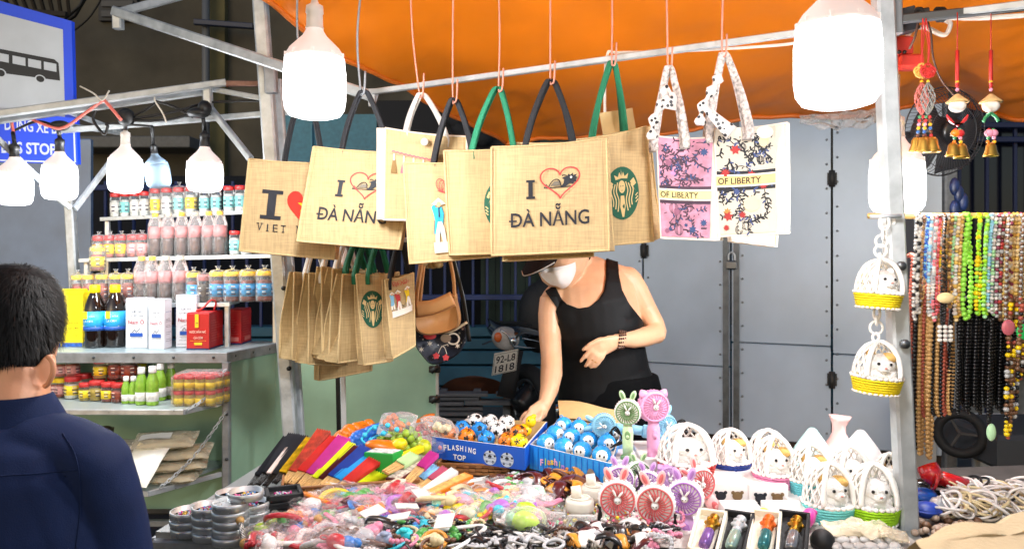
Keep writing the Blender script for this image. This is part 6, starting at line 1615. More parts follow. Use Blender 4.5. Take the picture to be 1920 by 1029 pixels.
# ------------------------------------------------------------------ display table
ZT=.8
dt=thing('display_table','long display table heaped with souvenirs and toys','table',(.1,2.1,0))
TL4=[T(292,996),V((.93,1.62,ZT)),V((.93,2.55,ZT)),V((-.74,2.58,ZT))]
CLOTH=mat('table_cloth_grey','b8b4ae',.85,var=.12,vscale=12,bump=.15)
mb=MB();mb.prism([(p.x,p.y)for p in TL4],ZT-.02,ZT);mb.build('table_top',mat('table_top_tin','8f9290',.45,.4,var=.2,vscale=9),dt)
mb=MB()
for a,b in((0,1),(1,2),(2,3),(3,0)):mb.bar(TL4[a]-V((0,0,.035)),TL4[b]-V((0,0,.035)),.03,.04)
mb.build('table_frame',GALVD,dt)
for p in TL4:
    q=p+(V((.1,2.1,ZT))-p)*.05;mb=MB();mb.bar((q.x,q.y,0),(q.x,q.y,ZT-.05),.035);mb.build('leg',GALVD,dt)
mb=MB();mb.grid(lambda u,v:(lambda a,b:a.lerp(b,v)+V((0,0,.006+.003*noise.noise(V((u*9,v*9,0))))))(TL4[0].lerp(TL4[1],.16+.82*u),TL4[3].lerp(TL4[2],.1+.88*u)),30,20)
tag(mb.build('table_sheet',mat('table_sheet','c9c2bb',.6,var=.25,vscale=22,bump=.2)),'pale creased sheet spread under the trinkets on the table','sheet')

# ---- round tins, each stack of closed tins with an open one on top
TIN=mat('tin_metal','d6d8d8',.3,.65,var=.12,vscale=30)
JEW=[mat('gem_gold','d8b24a',.25,.3),mat('gem_pink','c2347c',.2),mat('gem_silver','cfcdd0',.2,.3),mat('gem_blue','5d8fc4',.2)]
def tin(op,rnd):
    t=thing('round_tin','x','tin');r=.0385
    if op:
        mb=MB();mb.lathe([(0,.0005),(r,.0005),(r,.006),(r*1.03,.007),(r*1.03,.0165),(r,.018),(r*.93,.018),(r*.93,.005),(0,.005)],28);mb.build('tin_wall',TIN,t,True)
        mb=MB();mb.lathe([(0,.006),(r*.92,.006)],24);mb.build('black_lining',mat('velvet_black','151517',.9),t,True)
        mb=MB()
        for i in range(34):
            a,d=rnd.uniform(0,6.28),r*.55*rnd.random()**.6;mb.ball((d*math.cos(a)*1.1,d*math.sin(a)*.6,.008+.004*rnd.random()),rnd.uniform(.0022,.0038),6,4,rnd.randrange(4))
        mb.build('brooch',JEW,t,True)
    else:
        mb=MB();mb.lathe([(0,.0005),(r,.0005),(r,.008),(r*1.03,.009),(r*1.03,.017),(r*.97,.018),(r*.9,.0172),(0,.0172)],28);mb.build('tin_wall',TIN,t,True)
    return Proto(t)
rnd=random.Random(11);TO,TCL=[tin(True,rnd)for _ in range(4)],tin(False,rnd)
stacks=[(352,1000,3,1,'front left stack'),(394,1008,4,1,'second stack along the front edge'),(433,1016,5,0,'third stack along the front edge'),(386,974,2,1,'low stack behind the front two'),(425,978,2,1,'low middle stack of tins'),(472,1000,4,1,'tall stack by black boxes'),(434,948,2,1,'rearmost stack'),(476,956,2,1,'stack behind the tall one')]
for i,(x,y,n,op,nm)in enumerate(stacks):
    p=T(x,y)
    for k in range(n):
        last=k==n-1
        (TO[i%4]if last and op else TCL).put(at(p+V((rnd.uniform(-.002,.002),rnd.uniform(-.002,.002),.001+.0185*k)),i*1.7 if not last else .3*i,1),f'{"open tin with jewelled brooch on top of" if last and op else "closed silver tin on top of" if last else f"closed tin, {nth(k)} from bottom of"} the {nm}','round silver tins')
p=T(433,1016);TO[2].put(at(p+V((.028,.012,.0935)),.5,1),'open silver tin tipped across the top of the third front stack','round silver tins')
BG=mat('black_gift_box','1a1b1d',.75,bump=.1,bscale=200)
def gift(op):
    t=thing('square_box','x','box');s,h=.082,.0155
    if op:
        mb=MB();mb.box((0,0,.003),(s,s,.004));
        for a in range(4):mb.box((0,-s/2+.004,h/2),(s,.008,h),Matrix.Rotation(R(90)*a,4,'Z'),b=.001)
        mb.build('box_wall',BG,t,True);mb=MB()
        for i in range(30):mb.ball((random.gauss(0,.011),random.gauss(0,.006),.008),.003,6,4,random.randrange(4))
        mb.build('brooch',[JEW[2],JEW[1],JEW[2],JEW[3]],t,True)
    else:
        mb=MB();mb.box((0,0,h*.3),(s,s,h*.58),b=.001);mb.box((0,0,h*.8),(s*1.02,s*1.02,h*.4),b=.001);mb.build('box_wall',BG,t,True)
    return Proto(t)
gc,go=gift(False),gift(True)
p=T(529,985)
for k in range(5):(go if k==4 else gc).put(at(p+V((.001*k,.0,.001+.017*k)),R(22),1),f'black square gift box, {"open on top" if k == 4 else nth(k) + " from the bottom"} of the only black stack','black square gift boxes')

# ---- woven trays
def woven(label,c,w,d,h,rz,name='bamboo_tray'):
    M=at(c,rz);t=thing(name,label,'basket',(0,0,0),M)
    BAM=mat('brown_bamboo','8f5c2c',.6,var=.35,vscale=60,stretch=(4,4,20));mb=MB()
    rows=max(3,int(h/.009))
    for s,(L,o,ax)in enumerate(((w,d/2,0),(w,-d/2,0),(d,w/2,1),(d,-w/2,1))):
        n=int(L/.018)
        for r_ in range(rows):
            for k in range(n):
                x=-L/2+(k+.5)*L/n;off=.0016*(1 if(k+r_)%2 else-1);z=(r_+.5)*h/rows
                mb.box((x,o+off,z)if not ax else(o+off,x,z),(L/n*.93,.003,h/rows*.72)if not ax else(.003,L/n*.93,h/rows*.72))
    mb.build('woven_side',BAM,t,True)
    mb=MB()
    for y in(-d/2,d/2):mb.tube([(-w/2,y,h),(w/2,y,h)],.004,6)
    for x in(-w/2,w/2):mb.tube([(x,-d/2,h),(x,d/2,h)],.004,6)
    mb.box((0,0,.002),(w,d,.003));mb.build('rim',BAM,t,True);return t
woven('brown woven bamboo tray holding the coloured folded fans',T(600,950)+V((.04,.16,.004)),.34,.34,.055,R(14))
woven('brown woven bamboo basket under the blue ball boxes',V((P(893,0,2.2).x,2.3,ZT+.012)),.2,.2,.03,R(-6))

# ---- folded fans
def ffan(base,tip,Yb,Yt,w0,w1,mc,mr,label,group,ribs=6,leaf=.55,lift=.0):
    A,B=P(*base,Yb),P(*tip,Yt)+V((0,0,lift));d=(B-A).normalized();L=(B-A).length
    t=thing('folding_fan',label,'hand fan',A,None,group)
    s=d.cross(V((0,-.55,.83))).normalized();n=s.cross(d).normalized()
    if n.z<0:n=-n
    mb=MB();mb2=MB()
    for k in range(ribs):
        f=(k+.5)/ribs-.5;o=s*f
        a,b=A+o*w0,A+d*L*(1-leaf)+o*(w0+(w1-w0)*(1-leaf));mb.bar(a+n*.002*(k%2),b,w0/ribs*.8,.006,up=n)
    M0=A+d*L*(1-leaf-.02)
    vs,fs=[],[];K=ribs*2
    for j,q in enumerate((M0,B)):
        ww=(w0+(w1-w0)*(1-leaf))if j==0 else w1
        for i in range(K+1):
            f=i/K-.5;vs.append(q+s*f*ww+n*(.0085 if i%2 else .0025));
        for i in range(K+1):
            f=i/K-.5;vs.append(q+s*f*ww-n*.006)
    m=K+1
    for i in range(K):fs+=[(i,i+1,2*m+i+1,2*m+i),(m+i+1,m+i,3*m+i,3*m+i+1),(2*m+i,2*m+i+1,3*m+i+1,3*m+i)]
    fs+=[(0,2*m,3*m,m),(K,m+K,3*m+K,2*m+K)]
    mb2.add(vs,fs,0,False)
    mb.ball(A+d*.008,(.004,.004,.009),8,5)
    mb.build('rib',mr,t);mb2.build('leaf',mc,t)
    return t
def cl(n,c,v=.15):return mat('fan_'+n,c,.65,var=v,vscale=40,bump=.1)
BLKW=mat('black_lacquer','17130f',.35);BAMB=mat('bamboo_rib','cfa566',.5,var=.25,vscale=70)
FL=[((468,912),(540,829),'black',BLKW,'black slatted folding fan furthest left in the tray',.03),((484,908),(551,823),'black',BLKW,'black folding fan with a pale stripe',.034),((497,910),(568,826),'black',BLKW,'black folding fan with a beige edge',.034),((515,905),(583,831),'yellow',BLKW,'yellow and black patterned folding fan',.03),((532,906),(607,816),'mottle',BAMB,'red folding fan with a green and yellow pattern at its tip',.042),((545,908),(622,827),'red',BAMB,'plain bright red folding fan beside the magenta one',.045),((558,914),(645,829),'magenta',BAMB,'magenta folding fan in the middle of the tray',.04),((566,920),(656,839),'acid',BAMB,'acid yellow folding fan between magenta and maroon',.038),((580,921),(669,847),'maroon',BAMB,'maroon folding fan beside the dark blue one',.03),((598,914),(686,848),'navy',BAMB,'dark blue folding fan above the sky blue one',.036),((610,915),(694,860),'azure',BAMB,'sky blue folding fan above the low red one',.044),((626,922),(714,863),'red',BAMB,'plain red folding fan lowest but one in the tray',.044),((648,930),(722,892),'acid',BAMB,'acid yellow folding fan at the right end, lowest of all',.045)]
FCOL=dict(black=cl('black','1a1716'),yellow=cl('yellow','d8b81c',.6),red=cl('red','c8281e'),magenta=cl('magenta','bd2d8c'),acid=cl('acid','d9e010'),maroon=cl('maroon','5c1a1c'),navy=cl('navy','1a3a94'),azure=cl('azure','1f9ad6'),mottle=cl('mottle','b8402a',.7))
for i,(b,t_,c,mr,lab,w)in enumerate(FL):
    ffan(b,t_,2.02-.006*i,2.24-.012*i,.016,w*1.05,FCOL[c],mr,lab,'folded fans in the bamboo tray',lift=.012,leaf=.78 if i<5 else .74)
mb=MB();q=P(499,868,2.02);mb.box((0,0,0),(.012,.004,.13),Matrix.Translation(P(522,862,2.1))@rot_to(P(548,828,2.2)-P(490,905,2.0)))
tag(mb.build('fan_guard',mat('pale_guard','d0b8ac',.5,var=.3)),'pale patterned guard strip lying on the black folding fans','fan strip')
F2=[((722,886),(778,861),'celery','pale green folding fan in a clear sleeve',.04,cl('celery','b8d69a')),((763,904),(814,857),'magenta','magenta folding fan pointing up at the blue box',.03,FCOL['magenta']),((757,918),(820,884),'sky','bamboo folding fan with a blue printed leaf',.05,cl('sky_print','7db4d8',.6)),((780,922),(838,888),'pinkp','bamboo folding fan with a rose band',.036,cl('rose_band','b8506a')),((790,926),(852,890),'white','white folding fan between the rose and orange ones',.026,cl('white_fan','e6e0d8'))]
for i,(b,t_,c,lab,w,mc)in enumerate(F2):ffan(b,t_,1.99-.01*i,2.1-.01*i,.022,w,mc,BAMB,lab,'loose folded fans in front of the blue boxes',ribs=6,leaf=.5 if i!=4 else .95,lift=.01)
def slab(a,b,Ya,Yb,w,h,m,name,label,cat,top=None,group=None):
    A,B=P(*a,Ya),P(*b,Yb);d=(B-A).normalized();s=d.cross(V((0,0,1))).normalized();n=s.cross(d)
    M=Matrix(((s.x,d.x,n.x,0),(s.y,d.y,n.y,0),(s.z,d.z,n.z,0),(0,0,0,1)));c=(A+B)/2;L=(B-A).length
    t=thing(name,label,cat,(0,0,0),Matrix.Translation(c)@M,group)
    mb=MB();mb.box((0,0,0),(w,L,h),b=.0015);mb.build('box_wall',m,t,True)
    if top:mb=MB();mb.box((0,0,h/2+.0006),(w*.86,L*.9,.001));mb.build('printed_top',top,t,True)
    return t
slab((802,934),(880,896),1.93,2.02,.036,.026,mat('orange_box','d9770e',.45),'fan_box','long orange fan box with a patterned top','box',mat('gold_pattern','d8a85c',.5,var=.6,vscale=70),'fan boxes')
slab((735,906),(795,868),1.99,2.1,.042,.024,mat('choc_box','5a1c1e',.45),'fan_box','dark maroon fan box with a cream pattern','box',mat('cream_pattern','e2cfc0',.5,var=.75,vscale=90),'fan boxes')
for a,b,lab in(((718,927),(732,906),'small cream block below the maroon fan box'),((742,908),(752,902),'short cream block beside the bamboo folding fan')):
    slab(a,b,1.95,1.98,.028,.016,mat('cream_block','e0d4bc',.5),'soap_block',lab,'block',None,'cream blocks')
slab((606,926),(622,904),1.95,1.98,.05,.002,PAPER,'price_card','white price card leaning on the base of the blue fans','card')
slab((625,922),(662,908),1.94,1.98,.03,.002,PAPER,'price_card','white price card under the low red fan','card')

# ---- toys behind the fans
Tz=lambda x,y,z=.86:T(x,y,z)
PLO=mat('orange_plastic','d9700f',.3,coat=.3);PLB=mat('blue_plastic','1768c8',.3,coat=.3);PLG=mat('green_plastic','2c8f3c',.35);PLY=mat('yellow_plastic','ecd010',.3,coat=.3);PLGR=mat('grape_plastic','9cbc3c',.2,coat=.5)
def bumpy(mb,path,r,n,mi=0):
    L=bez(path,8)
    for i in range(n):
        p=along(L,i/(n-1));mb.ball(p+V((random.uniform(-.3,.3)*r,random.uniform(-.3,.3)*r,random.uniform(-.2,.3)*r)),r*random.uniform(.75,1.1),8,6,mi)
t=thing('puzzle_toy','orange bead chain toy curving behind the red fans','toy',Tz(660,840));mb=MB();bumpy(mb,[P(636,832,2.3),P(650,815,2.32),P(675,805,2.36),P(692,799,2.4)],.022,30);mb.torus(Matrix.Translation(P(643,822,2.3))@Euler((R(50),0,0)).to_matrix().to_4x4(),.022,.009,18,8);mb.build('bead',PLO,t)
t=thing('puzzle_toy','blue bubble toy with light blue wire loops','toy',Tz(700,840));mb=MB();bumpy(mb,[P(665,832,2.3),P(685,818,2.33),P(712,808,2.36),P(740,806,2.4)],.024,44);bumpy(mb,[P(670,836,2.3),P(700,826,2.33),P(735,815,2.38)],.018,30);mb.build('bubble',PLB,t)
mb=MB();mb.tube(bez([P(684,816,2.26),P(700,800,2.3),P(728,796,2.32),P(745,803,2.34),P(720,812,2.28),P(700,820,2.26),P(690,832,2.24),P(678,824,2.24),P(684,816,2.26)]),.0035,6)
for x,y in((684,815),(702,801),(727,797),(744,805),(719,812),(695,825)):mb.ball(P(x,y,2.25),.008,10,7)
mb.build('wire_loop',mat('cyan_plastic','3cc0ea',.3),t)
t=thing('toy_grapes','bunch of pale green plastic grapes beside the yellow egg toy','toy',Tz(760,845));mb=MB()
for i in range(26):
    f=i/25;a=i*2.4;mb.ball(P(762,806+34*f,2.28)+V((math.cos(a)*.026*(.5+math.sin(math.pi*f)),math.sin(a)*.02,0)),.0125,8,6)
for x,y in((715,822),(730,816),(733,828),(745,812),(722,830)):mb.ball(P(x,y,2.3),.016,8,6)
mb.build('grape',PLGR,t);mb=MB();mb.tube([P(764,806,2.27),P(764,798,2.27)],.006,8);mb.build('stalk',BLACK,t)
t=thing('toy_carrot','ribbed orange toy carrot on top of the toy heap','toy',Tz(790,830));mb=MB();L=bez([P(774,796,2.42),P(790,793,2.42),P(808,789,2.42),P(812,789,2.42)],8);mb.loft(L,[(.006+.016*min(1,i/12))*(1+.12*(i%2))for i in range(len(L))],12);mb.build('root',PLO,t)
mb=MB();mb.loft(bez([P(760,792,2.44),P(745,786,2.44),P(728,787,2.44)]),[.012-.001*i for i in range(9)]+[.004]*20,8);mb.build('leaf',PLG,t)
for(x,y,a,m,nm,lab)in((720,838,(.055,.03,.02),PLO,'toy_bean','smooth orange bean shaped toy in front of the blue bubble toy'),(748,833,(.024,.02,.017),PLY,'toy_egg','glossy yellow egg toy in front of the green grapes'),(795,838,(.02,.02,.022),mat('lime_ball','b6bc1c',.4,var=.5,vscale=40),'toy_ball','yellow green ball beside the left end of the blue box')):
    t=thing(nm,lab,'toy',P(x,y,2.2));mb=MB();mb.ball(P(x,y,2.2),a,18,12,M=Euler((0,R(10 if nm=='toy_bean' else-25),0)).to_matrix().to_4x4());mb.torus(Matrix.Translation(P(x,y,2.2))@Euler((R(70),0,0)).to_matrix().to_4x4()@Matrix.Diagonal((1,a[2]/a[0],1,1)),a[0]*.99,.0012,20,4);mb.build('shell',m,t)
slab((694,862),(747,866),2.12,2.08,.05,.055,mat('green_box','1f9a3c',.45),'toy_box','green toy box with a white patterned top','box',mat('white_pattern','dfe8d8',.5,var=.7,vscale=80))
slab((751,857),(791,840),2.1,2.16,.018,.018,PLY,'toy_crayon','fat yellow crayon toy leaning on the green box','toy')
# clear packets of toys heaped behind and beneath
TOYF=[mat('toy_c%s'%n,c,.35,var=.35,vscale=45)for n,c in(('red','b8303a'),('green','4a8a3a'),('teal','2a8f94'),('orange','d0701c'),('cream','d8c89a'),('pink','d0708a'))]
for i,(x,y,m,lab)in enumerate(((745,795,3,'clear packet of green and orange toys behind the carrot'),(800,812,0,'clear packet of red toys against the blue box'),(825,800,4,'clear packet of cream charms at the back of the blue box'),(640,850,1,'clear packet of green toys behind the navy fan'),(700,848,2,'clear packet of teal toys under the orange bean'),(775,862,4,'clear packet of cream toys under the yellow crayon'),(812,826,5,'clear packet of pink toys beside the box corner'),(665,842,3,'clear packet of orange toys under the blue bubble toy'))):
    pillow(P(x,y,2.3),.11,.10,.05,CLEAR,'toy_packet',lab,i,R(20),inner=TOYF[m],group='toy packets in the heap')

# ---- blue ball boxes
BLU=mat('blue_print_card','1552b4',.4);KRAFT=mat('kraft_card','c9a873',.8,var=.1);LBLU=mat('light_blue_card','2a8fdc',.4,var=.12,vscale=60,stretch=(6,1,.1))
def tray(c8,h,m,name,label,prints,ms,sideprint=None):
    A,B,C,D=[V(p)for p in c8] # top rim: front-left, front-right, back-right, back-left
    t=thing(name,label,'box',(A+B+C+D)/4-V((0,0,h)));dz=V((0,0,-h));ins=lambda p,k:p.lerp((A+B+C+D)/4,k)
    mb=MB();ring=[A,B,C,D]
    for i in range(4):
        p,q=ring[i],ring[(i+1)%4];pi,qi=ins(p,.03),ins(q,.03)
        vs=[p,q,q+dz,p+dz,pi,qi,qi+dz,pi+dz]
        mb.add(vs,[(0,3,2,1),(3,7,6,2)],0,False);mb.add(vs,[(4,5,6,7),(0,1,5,4)],1 if i!=2 else 2,False)
    mb.add([p+dz*.9 for p in ring],[(0,1,2,3)],2,False)
    mb.build('box_wall',[m,PAPER,KRAFT],t)
    S=flat(A,B-A,dz.normalized()*(B-A).length);nrm=(B-A).cross(dz).normalized();nrm=-nrm if nrm.y>0 else nrm
    S=lambda x,y,f=0:A+(B-A)*x+dz.normalized()*(B-A).length*y+nrm*f
    pr=Pr();prints(pr,h/(B-A).length);pr.emit('front_print',S,ms,t,.0012)
    return t
fl,frt=P(810,834,2.27),P(984,845,2.14);frt.z=fl.z=.905
rt=(frt-fl).normalized();bkd=V((.22,.97,0)).normalized()
bl_,br_=P(876,784,2.52),P(1026,790,2.42)
def ft(pr,A):
    for i,ch in enumerate('FLASHING'):pr.text(ch,.15+.046*i,.075+.0028*(i-3.5)**2*.35,.052,0,.034 if ch!='I' else .008,.02,0,.02*(i-3.5))
    pr.text('TOP',.31,.165,.05,0,.14,.02)
    for x in(.64,.82):
        pr.ell(x,.13,.068,.068,1,0,20);pr.poly(star(x,.12,.022,5,.8),2)
        for k in range(5):g=2*math.pi*k/5;pr.ell(x+.055*math.sin(g),.125-.052*math.cos(g),.013,.013,2,0,6)
        for k in range(3):pr.rib([(x-.06,.09+.035*k),(x+.06,.1+.035*k)],.006,3)
tray((fl,frt,br_,bl_),.062,BLU,'ball_box','open blue box lettered FLASHING TOP full of football tops',ft,[PWH,mat('print_ball_grey','b9c2cc',.6),PB,mat('print_steel','7c8ca6',.6)])
f2,r2=P(993,836,2.2),P(1146,868,2.0);f2.z=r2.z=.9
b2r,b2l=P(1168,822,2.3),P(1050,800,2.42);b2r.z=b2l.z=.925
def ft2(pr,A):
    cols=(3,1,2,5,3,1,4,2)
    for i,ch in enumerate('Flashing'):pr.text(ch,.17+.045*i,.1+.012*abs(i-3.5),.065,cols[i],.04 if ch not in 'li' else .012,.03)
    for i,ch in enumerate('TOP'):pr.text(ch,.27+.06*i,.205,.06,cols[i+2],.05,.03)
    pr.ell(.78,.17,.075,.03,6);pr.ell(.78,.135,.045,.05,7);pr.ell(.78,.2,.05,.045,7);pr.ell(.96,.15,.04,.05,6)
    for k in range(14):pr.rib([(.05+.068*k,.01),(.05+.068*k,A*.98)],.008,0)
tray((f2,r2,b2r,b2l),.068,LBLU,'ball_box','open light blue box with bubbly lettering full of blue ball toys',ft2,[BLU,mat('ink_lime','b6d83c',.5),mat('ink_orange2','f09a3c',.5),mat('ink_pinkish','f0b0c4',.5),mat('ink_violet','b48ad0',.5),PYL,mat('print_saturn','c8b89a',.5),mat('print_saturn_dark','8c7c70',.5)])
mb=MB();a,b=b2l+V((.0,.01,0)),b2r+V((0,.01,0));mb.grid(lambda u,v:a.lerp(b,u)+V((0,.10*v,.035*v+.006*math.sin(5*u))),8,4);mb.grid(lambda u,v:a.lerp(b,u)+V((0,.10*v,.035*v+.006*math.sin(5*u)-.002)),8,4)
tag(mb.build('box_flap',KRAFT),'raised kraft card flap behind the light blue ball box','box flap')
# football tops: ball with raised patches and a peg
def football(r=.0265):
    t=thing('football_top','x','toy ball');mb=MB();mb.ball((0,0,0),r,20,14);mb.build('ball',WHITE,t,True)
    mb=MB()
    g=(1+5**.5)/2
    for v in[(0,s,u*g)for s in(-1,1)for u in(-1,1)]+[(s,u*g,0)for s in(-1,1)for u in(-1,1)]+[(u*g,0,s)for s in(-1,1)for u in(-1,1)]:
        d=V(v).normalized();Mr=rot_to(d)
        ringp=[Mr@V((r*.36*math.cos(2*math.pi*k/5),r*.36*math.sin(2*math.pi*k/5),r*.95))for k in range(5)]
        mb.add([d*r*1.02]+[p.normalized()*r*1.012 for p in ringp],[(0,1+k,1+(k+1)%5)for k in range(5)],0,True)
    mb.build('patch',BLACK,t,True)
    mb=MB();mb.lathe([(.004,r*.9),(.004,r*1.12),(0,r*1.15)],8);mb.build('peg',WHITE,t,True);return Proto(t)
fbp=football();rnd=random.Random(5)
BO_=mat('orange_ball','e07a18',.25,coat=.4);BB_=mat('azure_ball','1c86d8',.25,coat=.4);BY_=mat('yellow_ball','f0ca14',.25,coat=.4)
FB=[((880,803),'white'),((910,803),'white'),((943,806),'white'),((859,817),'blue'),((892,820),'blue'),((928,822),'white'),((966,812),'orange'),((836,831),'orange'),((872,833),'orange'),((908,836),'blue'),((945,838),'orange'),((966,832),'yellow')]
cc={}
for i,((x,y),c)in enumerate(FB):
    v=.84 if y<810 else .52 if y<824 else .19;u=(x-810-50*v)/165;p=fl.lerp(frt,u).lerp(bl_.lerp(br_,u),v);p.z+=-.004+.004*(c=='white')
    k=cc.get(c,0);cc[c]=k+1
    fbp.put(at(p,rnd.random()*6,1,rnd.random(),rnd.random()),f'{c} football top, {nth(k)} of the {c} ones from the back of the FLASHING TOP box','football tops in the blue box',{'ball':dict(white=WHITE,blue=BB_,orange=BO_,yellow=BY_)[c],'peg':dict(white=WHITE,blue=BB_,orange=BO_,yellow=BY_)[c]})
t=thing('toy_duck','yellow toy duck held in the fingers of the woman','toy',P(990,795,2.44));mb=MB();mb.ball(P(983,806,2.39),(.024,.022,.02),16,10);mb.ball(P(995,790,2.385),(.017,.015,.018),14,10);mb.loft([P(996,786,2.385),P(1002,779,2.385),P(1005,778,2.385)],[.012,.007,.003],8);mb.build('body',BY_,t);mb=MB();mb.ball(P(986,808,2.365),(.007,.004,.006),8,6);mb.ball(P(991,788,2.37),.0025,6,5);mb.build('eye',BLACK,t)
def blueball():
    t=thing('ball_toy','x','toy ball');r=.027;mb=MB();mb.ball((0,0,0),r,20,14);mb.build('ball',mat('sky_ball','2a9be4',.25,coat=.4,var=.25,vscale=90),t,True)
    mb=MB();mb.ball((-.0,-r*.42,r*.12),(r*.72,r*.66,r*.72),16,10);mb.build('white_face',WHITE,t,True)
    mb=MB()
    for s in(-1,1):mb.ball((s*r*.22,-r*1.05,r*.36),(.0025,.0015,.004),6,5)
    mb.build('eye',BLACK,t,True);mb=MB();mb.torus(Matrix.Translation((0,0,r*1.05))@Euler((R(90),0,0)).to_matrix().to_4x4(),.005,.0016,10,5);mb.build('loop',mat('sky_ball','2a9be4'),t,True);return Proto(t)
bbp=blueball()
for i,(x,y)in enumerate(((1054,815),(1083,819),(1112,826),(1142,833),(1037,825),(1068,830),(1098,838),(1130,846),(1020,835),(1052,843),(1086,852),(1118,856))):
    rw,cl_=divmod(i,4);u=.14+.24*cl_;v=(.82,.5,.18)[rw];p=f2.lerp(r2,u).lerp(b2l.lerp(b2r,u),v);p.z+=-.004
    bbp.put(at(p,R(-25+17*(i%5)),1,R(10),R(12*(i%3-1))),f'blue ball toy with a white face, {nth(cl_)} from the left in its {("back", "middle", "front")[rw]} row','blue ball toys in the box')

# ---- rabbit ear handheld fans
def handfan(ears='rabbit'):
    t=thing('handheld_fan','x','handheld fan');r=.04;z=.155
    FMx=Matrix.Translation((0,0,z))@Euler((R(90),0,0)).to_matrix().to_4x4()
    mb=MB();mb.lathe([(r*.86,.014),(r*.95,.014),(r,.008),(r*1.0,-.012),(r*.93,-.018),(0,-.018)],36,FMx)
    for k in range(30):g=2*math.pi*k/30;mb.box((r*math.cos(g),r*math.sin(g),-.002),(.004,.004,.016),FMx)
    mb.build('rim',WHITE,t,True)
    mb=MB()
    for k in range(24):
        g=2*math.pi*k/24;a=[FMx@V((rr*r*math.cos(g+tw),rr*r*math.sin(g+tw),zz))for rr,tw,zz in((.22,0,.016),(.55,.12,.0165),(.88,.3,.014))];mb.loft(a,(.0017,.0015),5)
    mb.torus(FMx@Matrix.Translation((0,0,.0155)),r*.88,.0022,32,5);mb.torus(FMx@Matrix.Translation((0,0,.0165)),r*.52,.0012,28,4);gr=mb.build('grille',WHITE,t,True)
    mb=MB();mb.ball((0,-.02,z),(r*.18,.006,r*.19),14,8)
    for s,a in((-1,-22),(1,40)):mb.ball((s*r*.12+r*.012*a/10,-.022,z+r*(.42 if s<0 else .34)),(r*.07,.003,r*.22),8,6,M=Euler((0,R(a),0)).to_matrix().to_4x4())
    mb.build('rabbit_badge',WHITE,gr,True);mb=MB()
    for s in(-1,1):mb.ball((s*r*.08,-.0262,z),.0014,6,4)
    mb.build('badge_eye',BLACK,gr,True)
    for k in range(5):
        mb=MB();BMx=FMx@Matrix.Rotation(2*math.pi*k/5,4,'Z');mb.grid(lambda u,v:BMx@V((.006+r*.74*u,(v-.5)*(.012+.02*u),-.002+.012*(v-.5))),3,3);mb.build('blade',mat('fan_blade_pale','8a8084',.4),t,True)
    if ears=='rabbit':
        for s in(-1,1):
            mb=MB();Me=Matrix.Translation((s*r*.42,0,z+r*1.28))@Euler((0,R(s*22),0)).to_matrix().to_4x4();mb.ball((0,0,0),(r*.22,r*.13,r*.42),14,10,M=Me);e=mb.build('ear',WHITE,t,True);mb=MB();mb.ball(Me@V((0,-r*.09,0)),(r*.12,r*.06,r*.28),10,8,M=Euler((0,R(s*22),0)).to_matrix().to_4x4());mb.build('inner_ear',WHITE,e,True)
    else:
        for s in(-1,1):mb=MB();mb.lathe([(r*.34,0),(r*.25,r*.24),(r*.08,r*.42),(0,r*.45)],12,Matrix.Translation((s*r*.62,0,z+r*.7))@Euler((0,R(s*32),0)).to_matrix().to_4x4());mb.build('ear',WHITE,t,True)
    mb=MB();mb.loft([(0,0,.02),(0,0,.05),(0,0,.09),(0,0,.118)],[(.0155,.0125),(.0165,.013),(.0175,.0135),(.013,.011)],20,side=V((1,0,0)));mb.build('handle',WHITE,t,True)
    mb=MB();mb.loft([(0,0,.0),(0,0,.004),(0,0,.018),(0,0,.022)],[(.021,.017),(.0225,.018),(.0225,.018),(.018,.015)],22,side=V((1,0,0)));mb.build('foot',WHITE,t,True)
    mb=MB();mb.ball((0,-.013,.085),(.0085,.003,.014),14,8);bt=mb.build('button_panel',WHITE,t,True);mb=MB();mb.ball((0,-.0155,.081),(.0055,.0025,.0055),10,6);mb.build('power_button',WHITE,bt,True)
    return Proto(t)
HF={'rabbit':handfan(),'cat':handfan('cat')}
def fp(n,c):return mat('fan_plastic_'+n,c,.35)
fpk,fpkd,fgr,fgrd,fmg,flil,flild,fbl,fwh=fp('pink','eeb0ae'),fp('rose','d8686a'),fp('mint','bcd6a8'),fp('leaf','6e9460'),fp('candy','e3a0c8'),fp('lilac','c9a0d4'),fp('violet','a672ba'),fp('sky','8cc4de'),fp('white','ece8e6')
def hf(kind,hx_,hy,rpx,Y,c,dark,lab,rz=0,tilt=0,rim=None,stand=None,rx_=0):
    s=rpx/F*Y/.04;c3=P(hx_,hy,Y);M=Matrix.Translation(c3)@Euler((rx_,tilt,rz)).to_matrix().to_4x4()@Matrix.Diagonal((s,s,s,1))@Matrix.Translation((0,0,-.155))
    HF[kind].put(M,lab,'handheld fans',{'rim':rim or fwh,'grille':dark,'ear':c,'inner_ear':dark,'handle':c,'foot':dark if dark is not fwh else c,'button_panel':dark if dark is not fwh else c,'power_button':c})
    return M
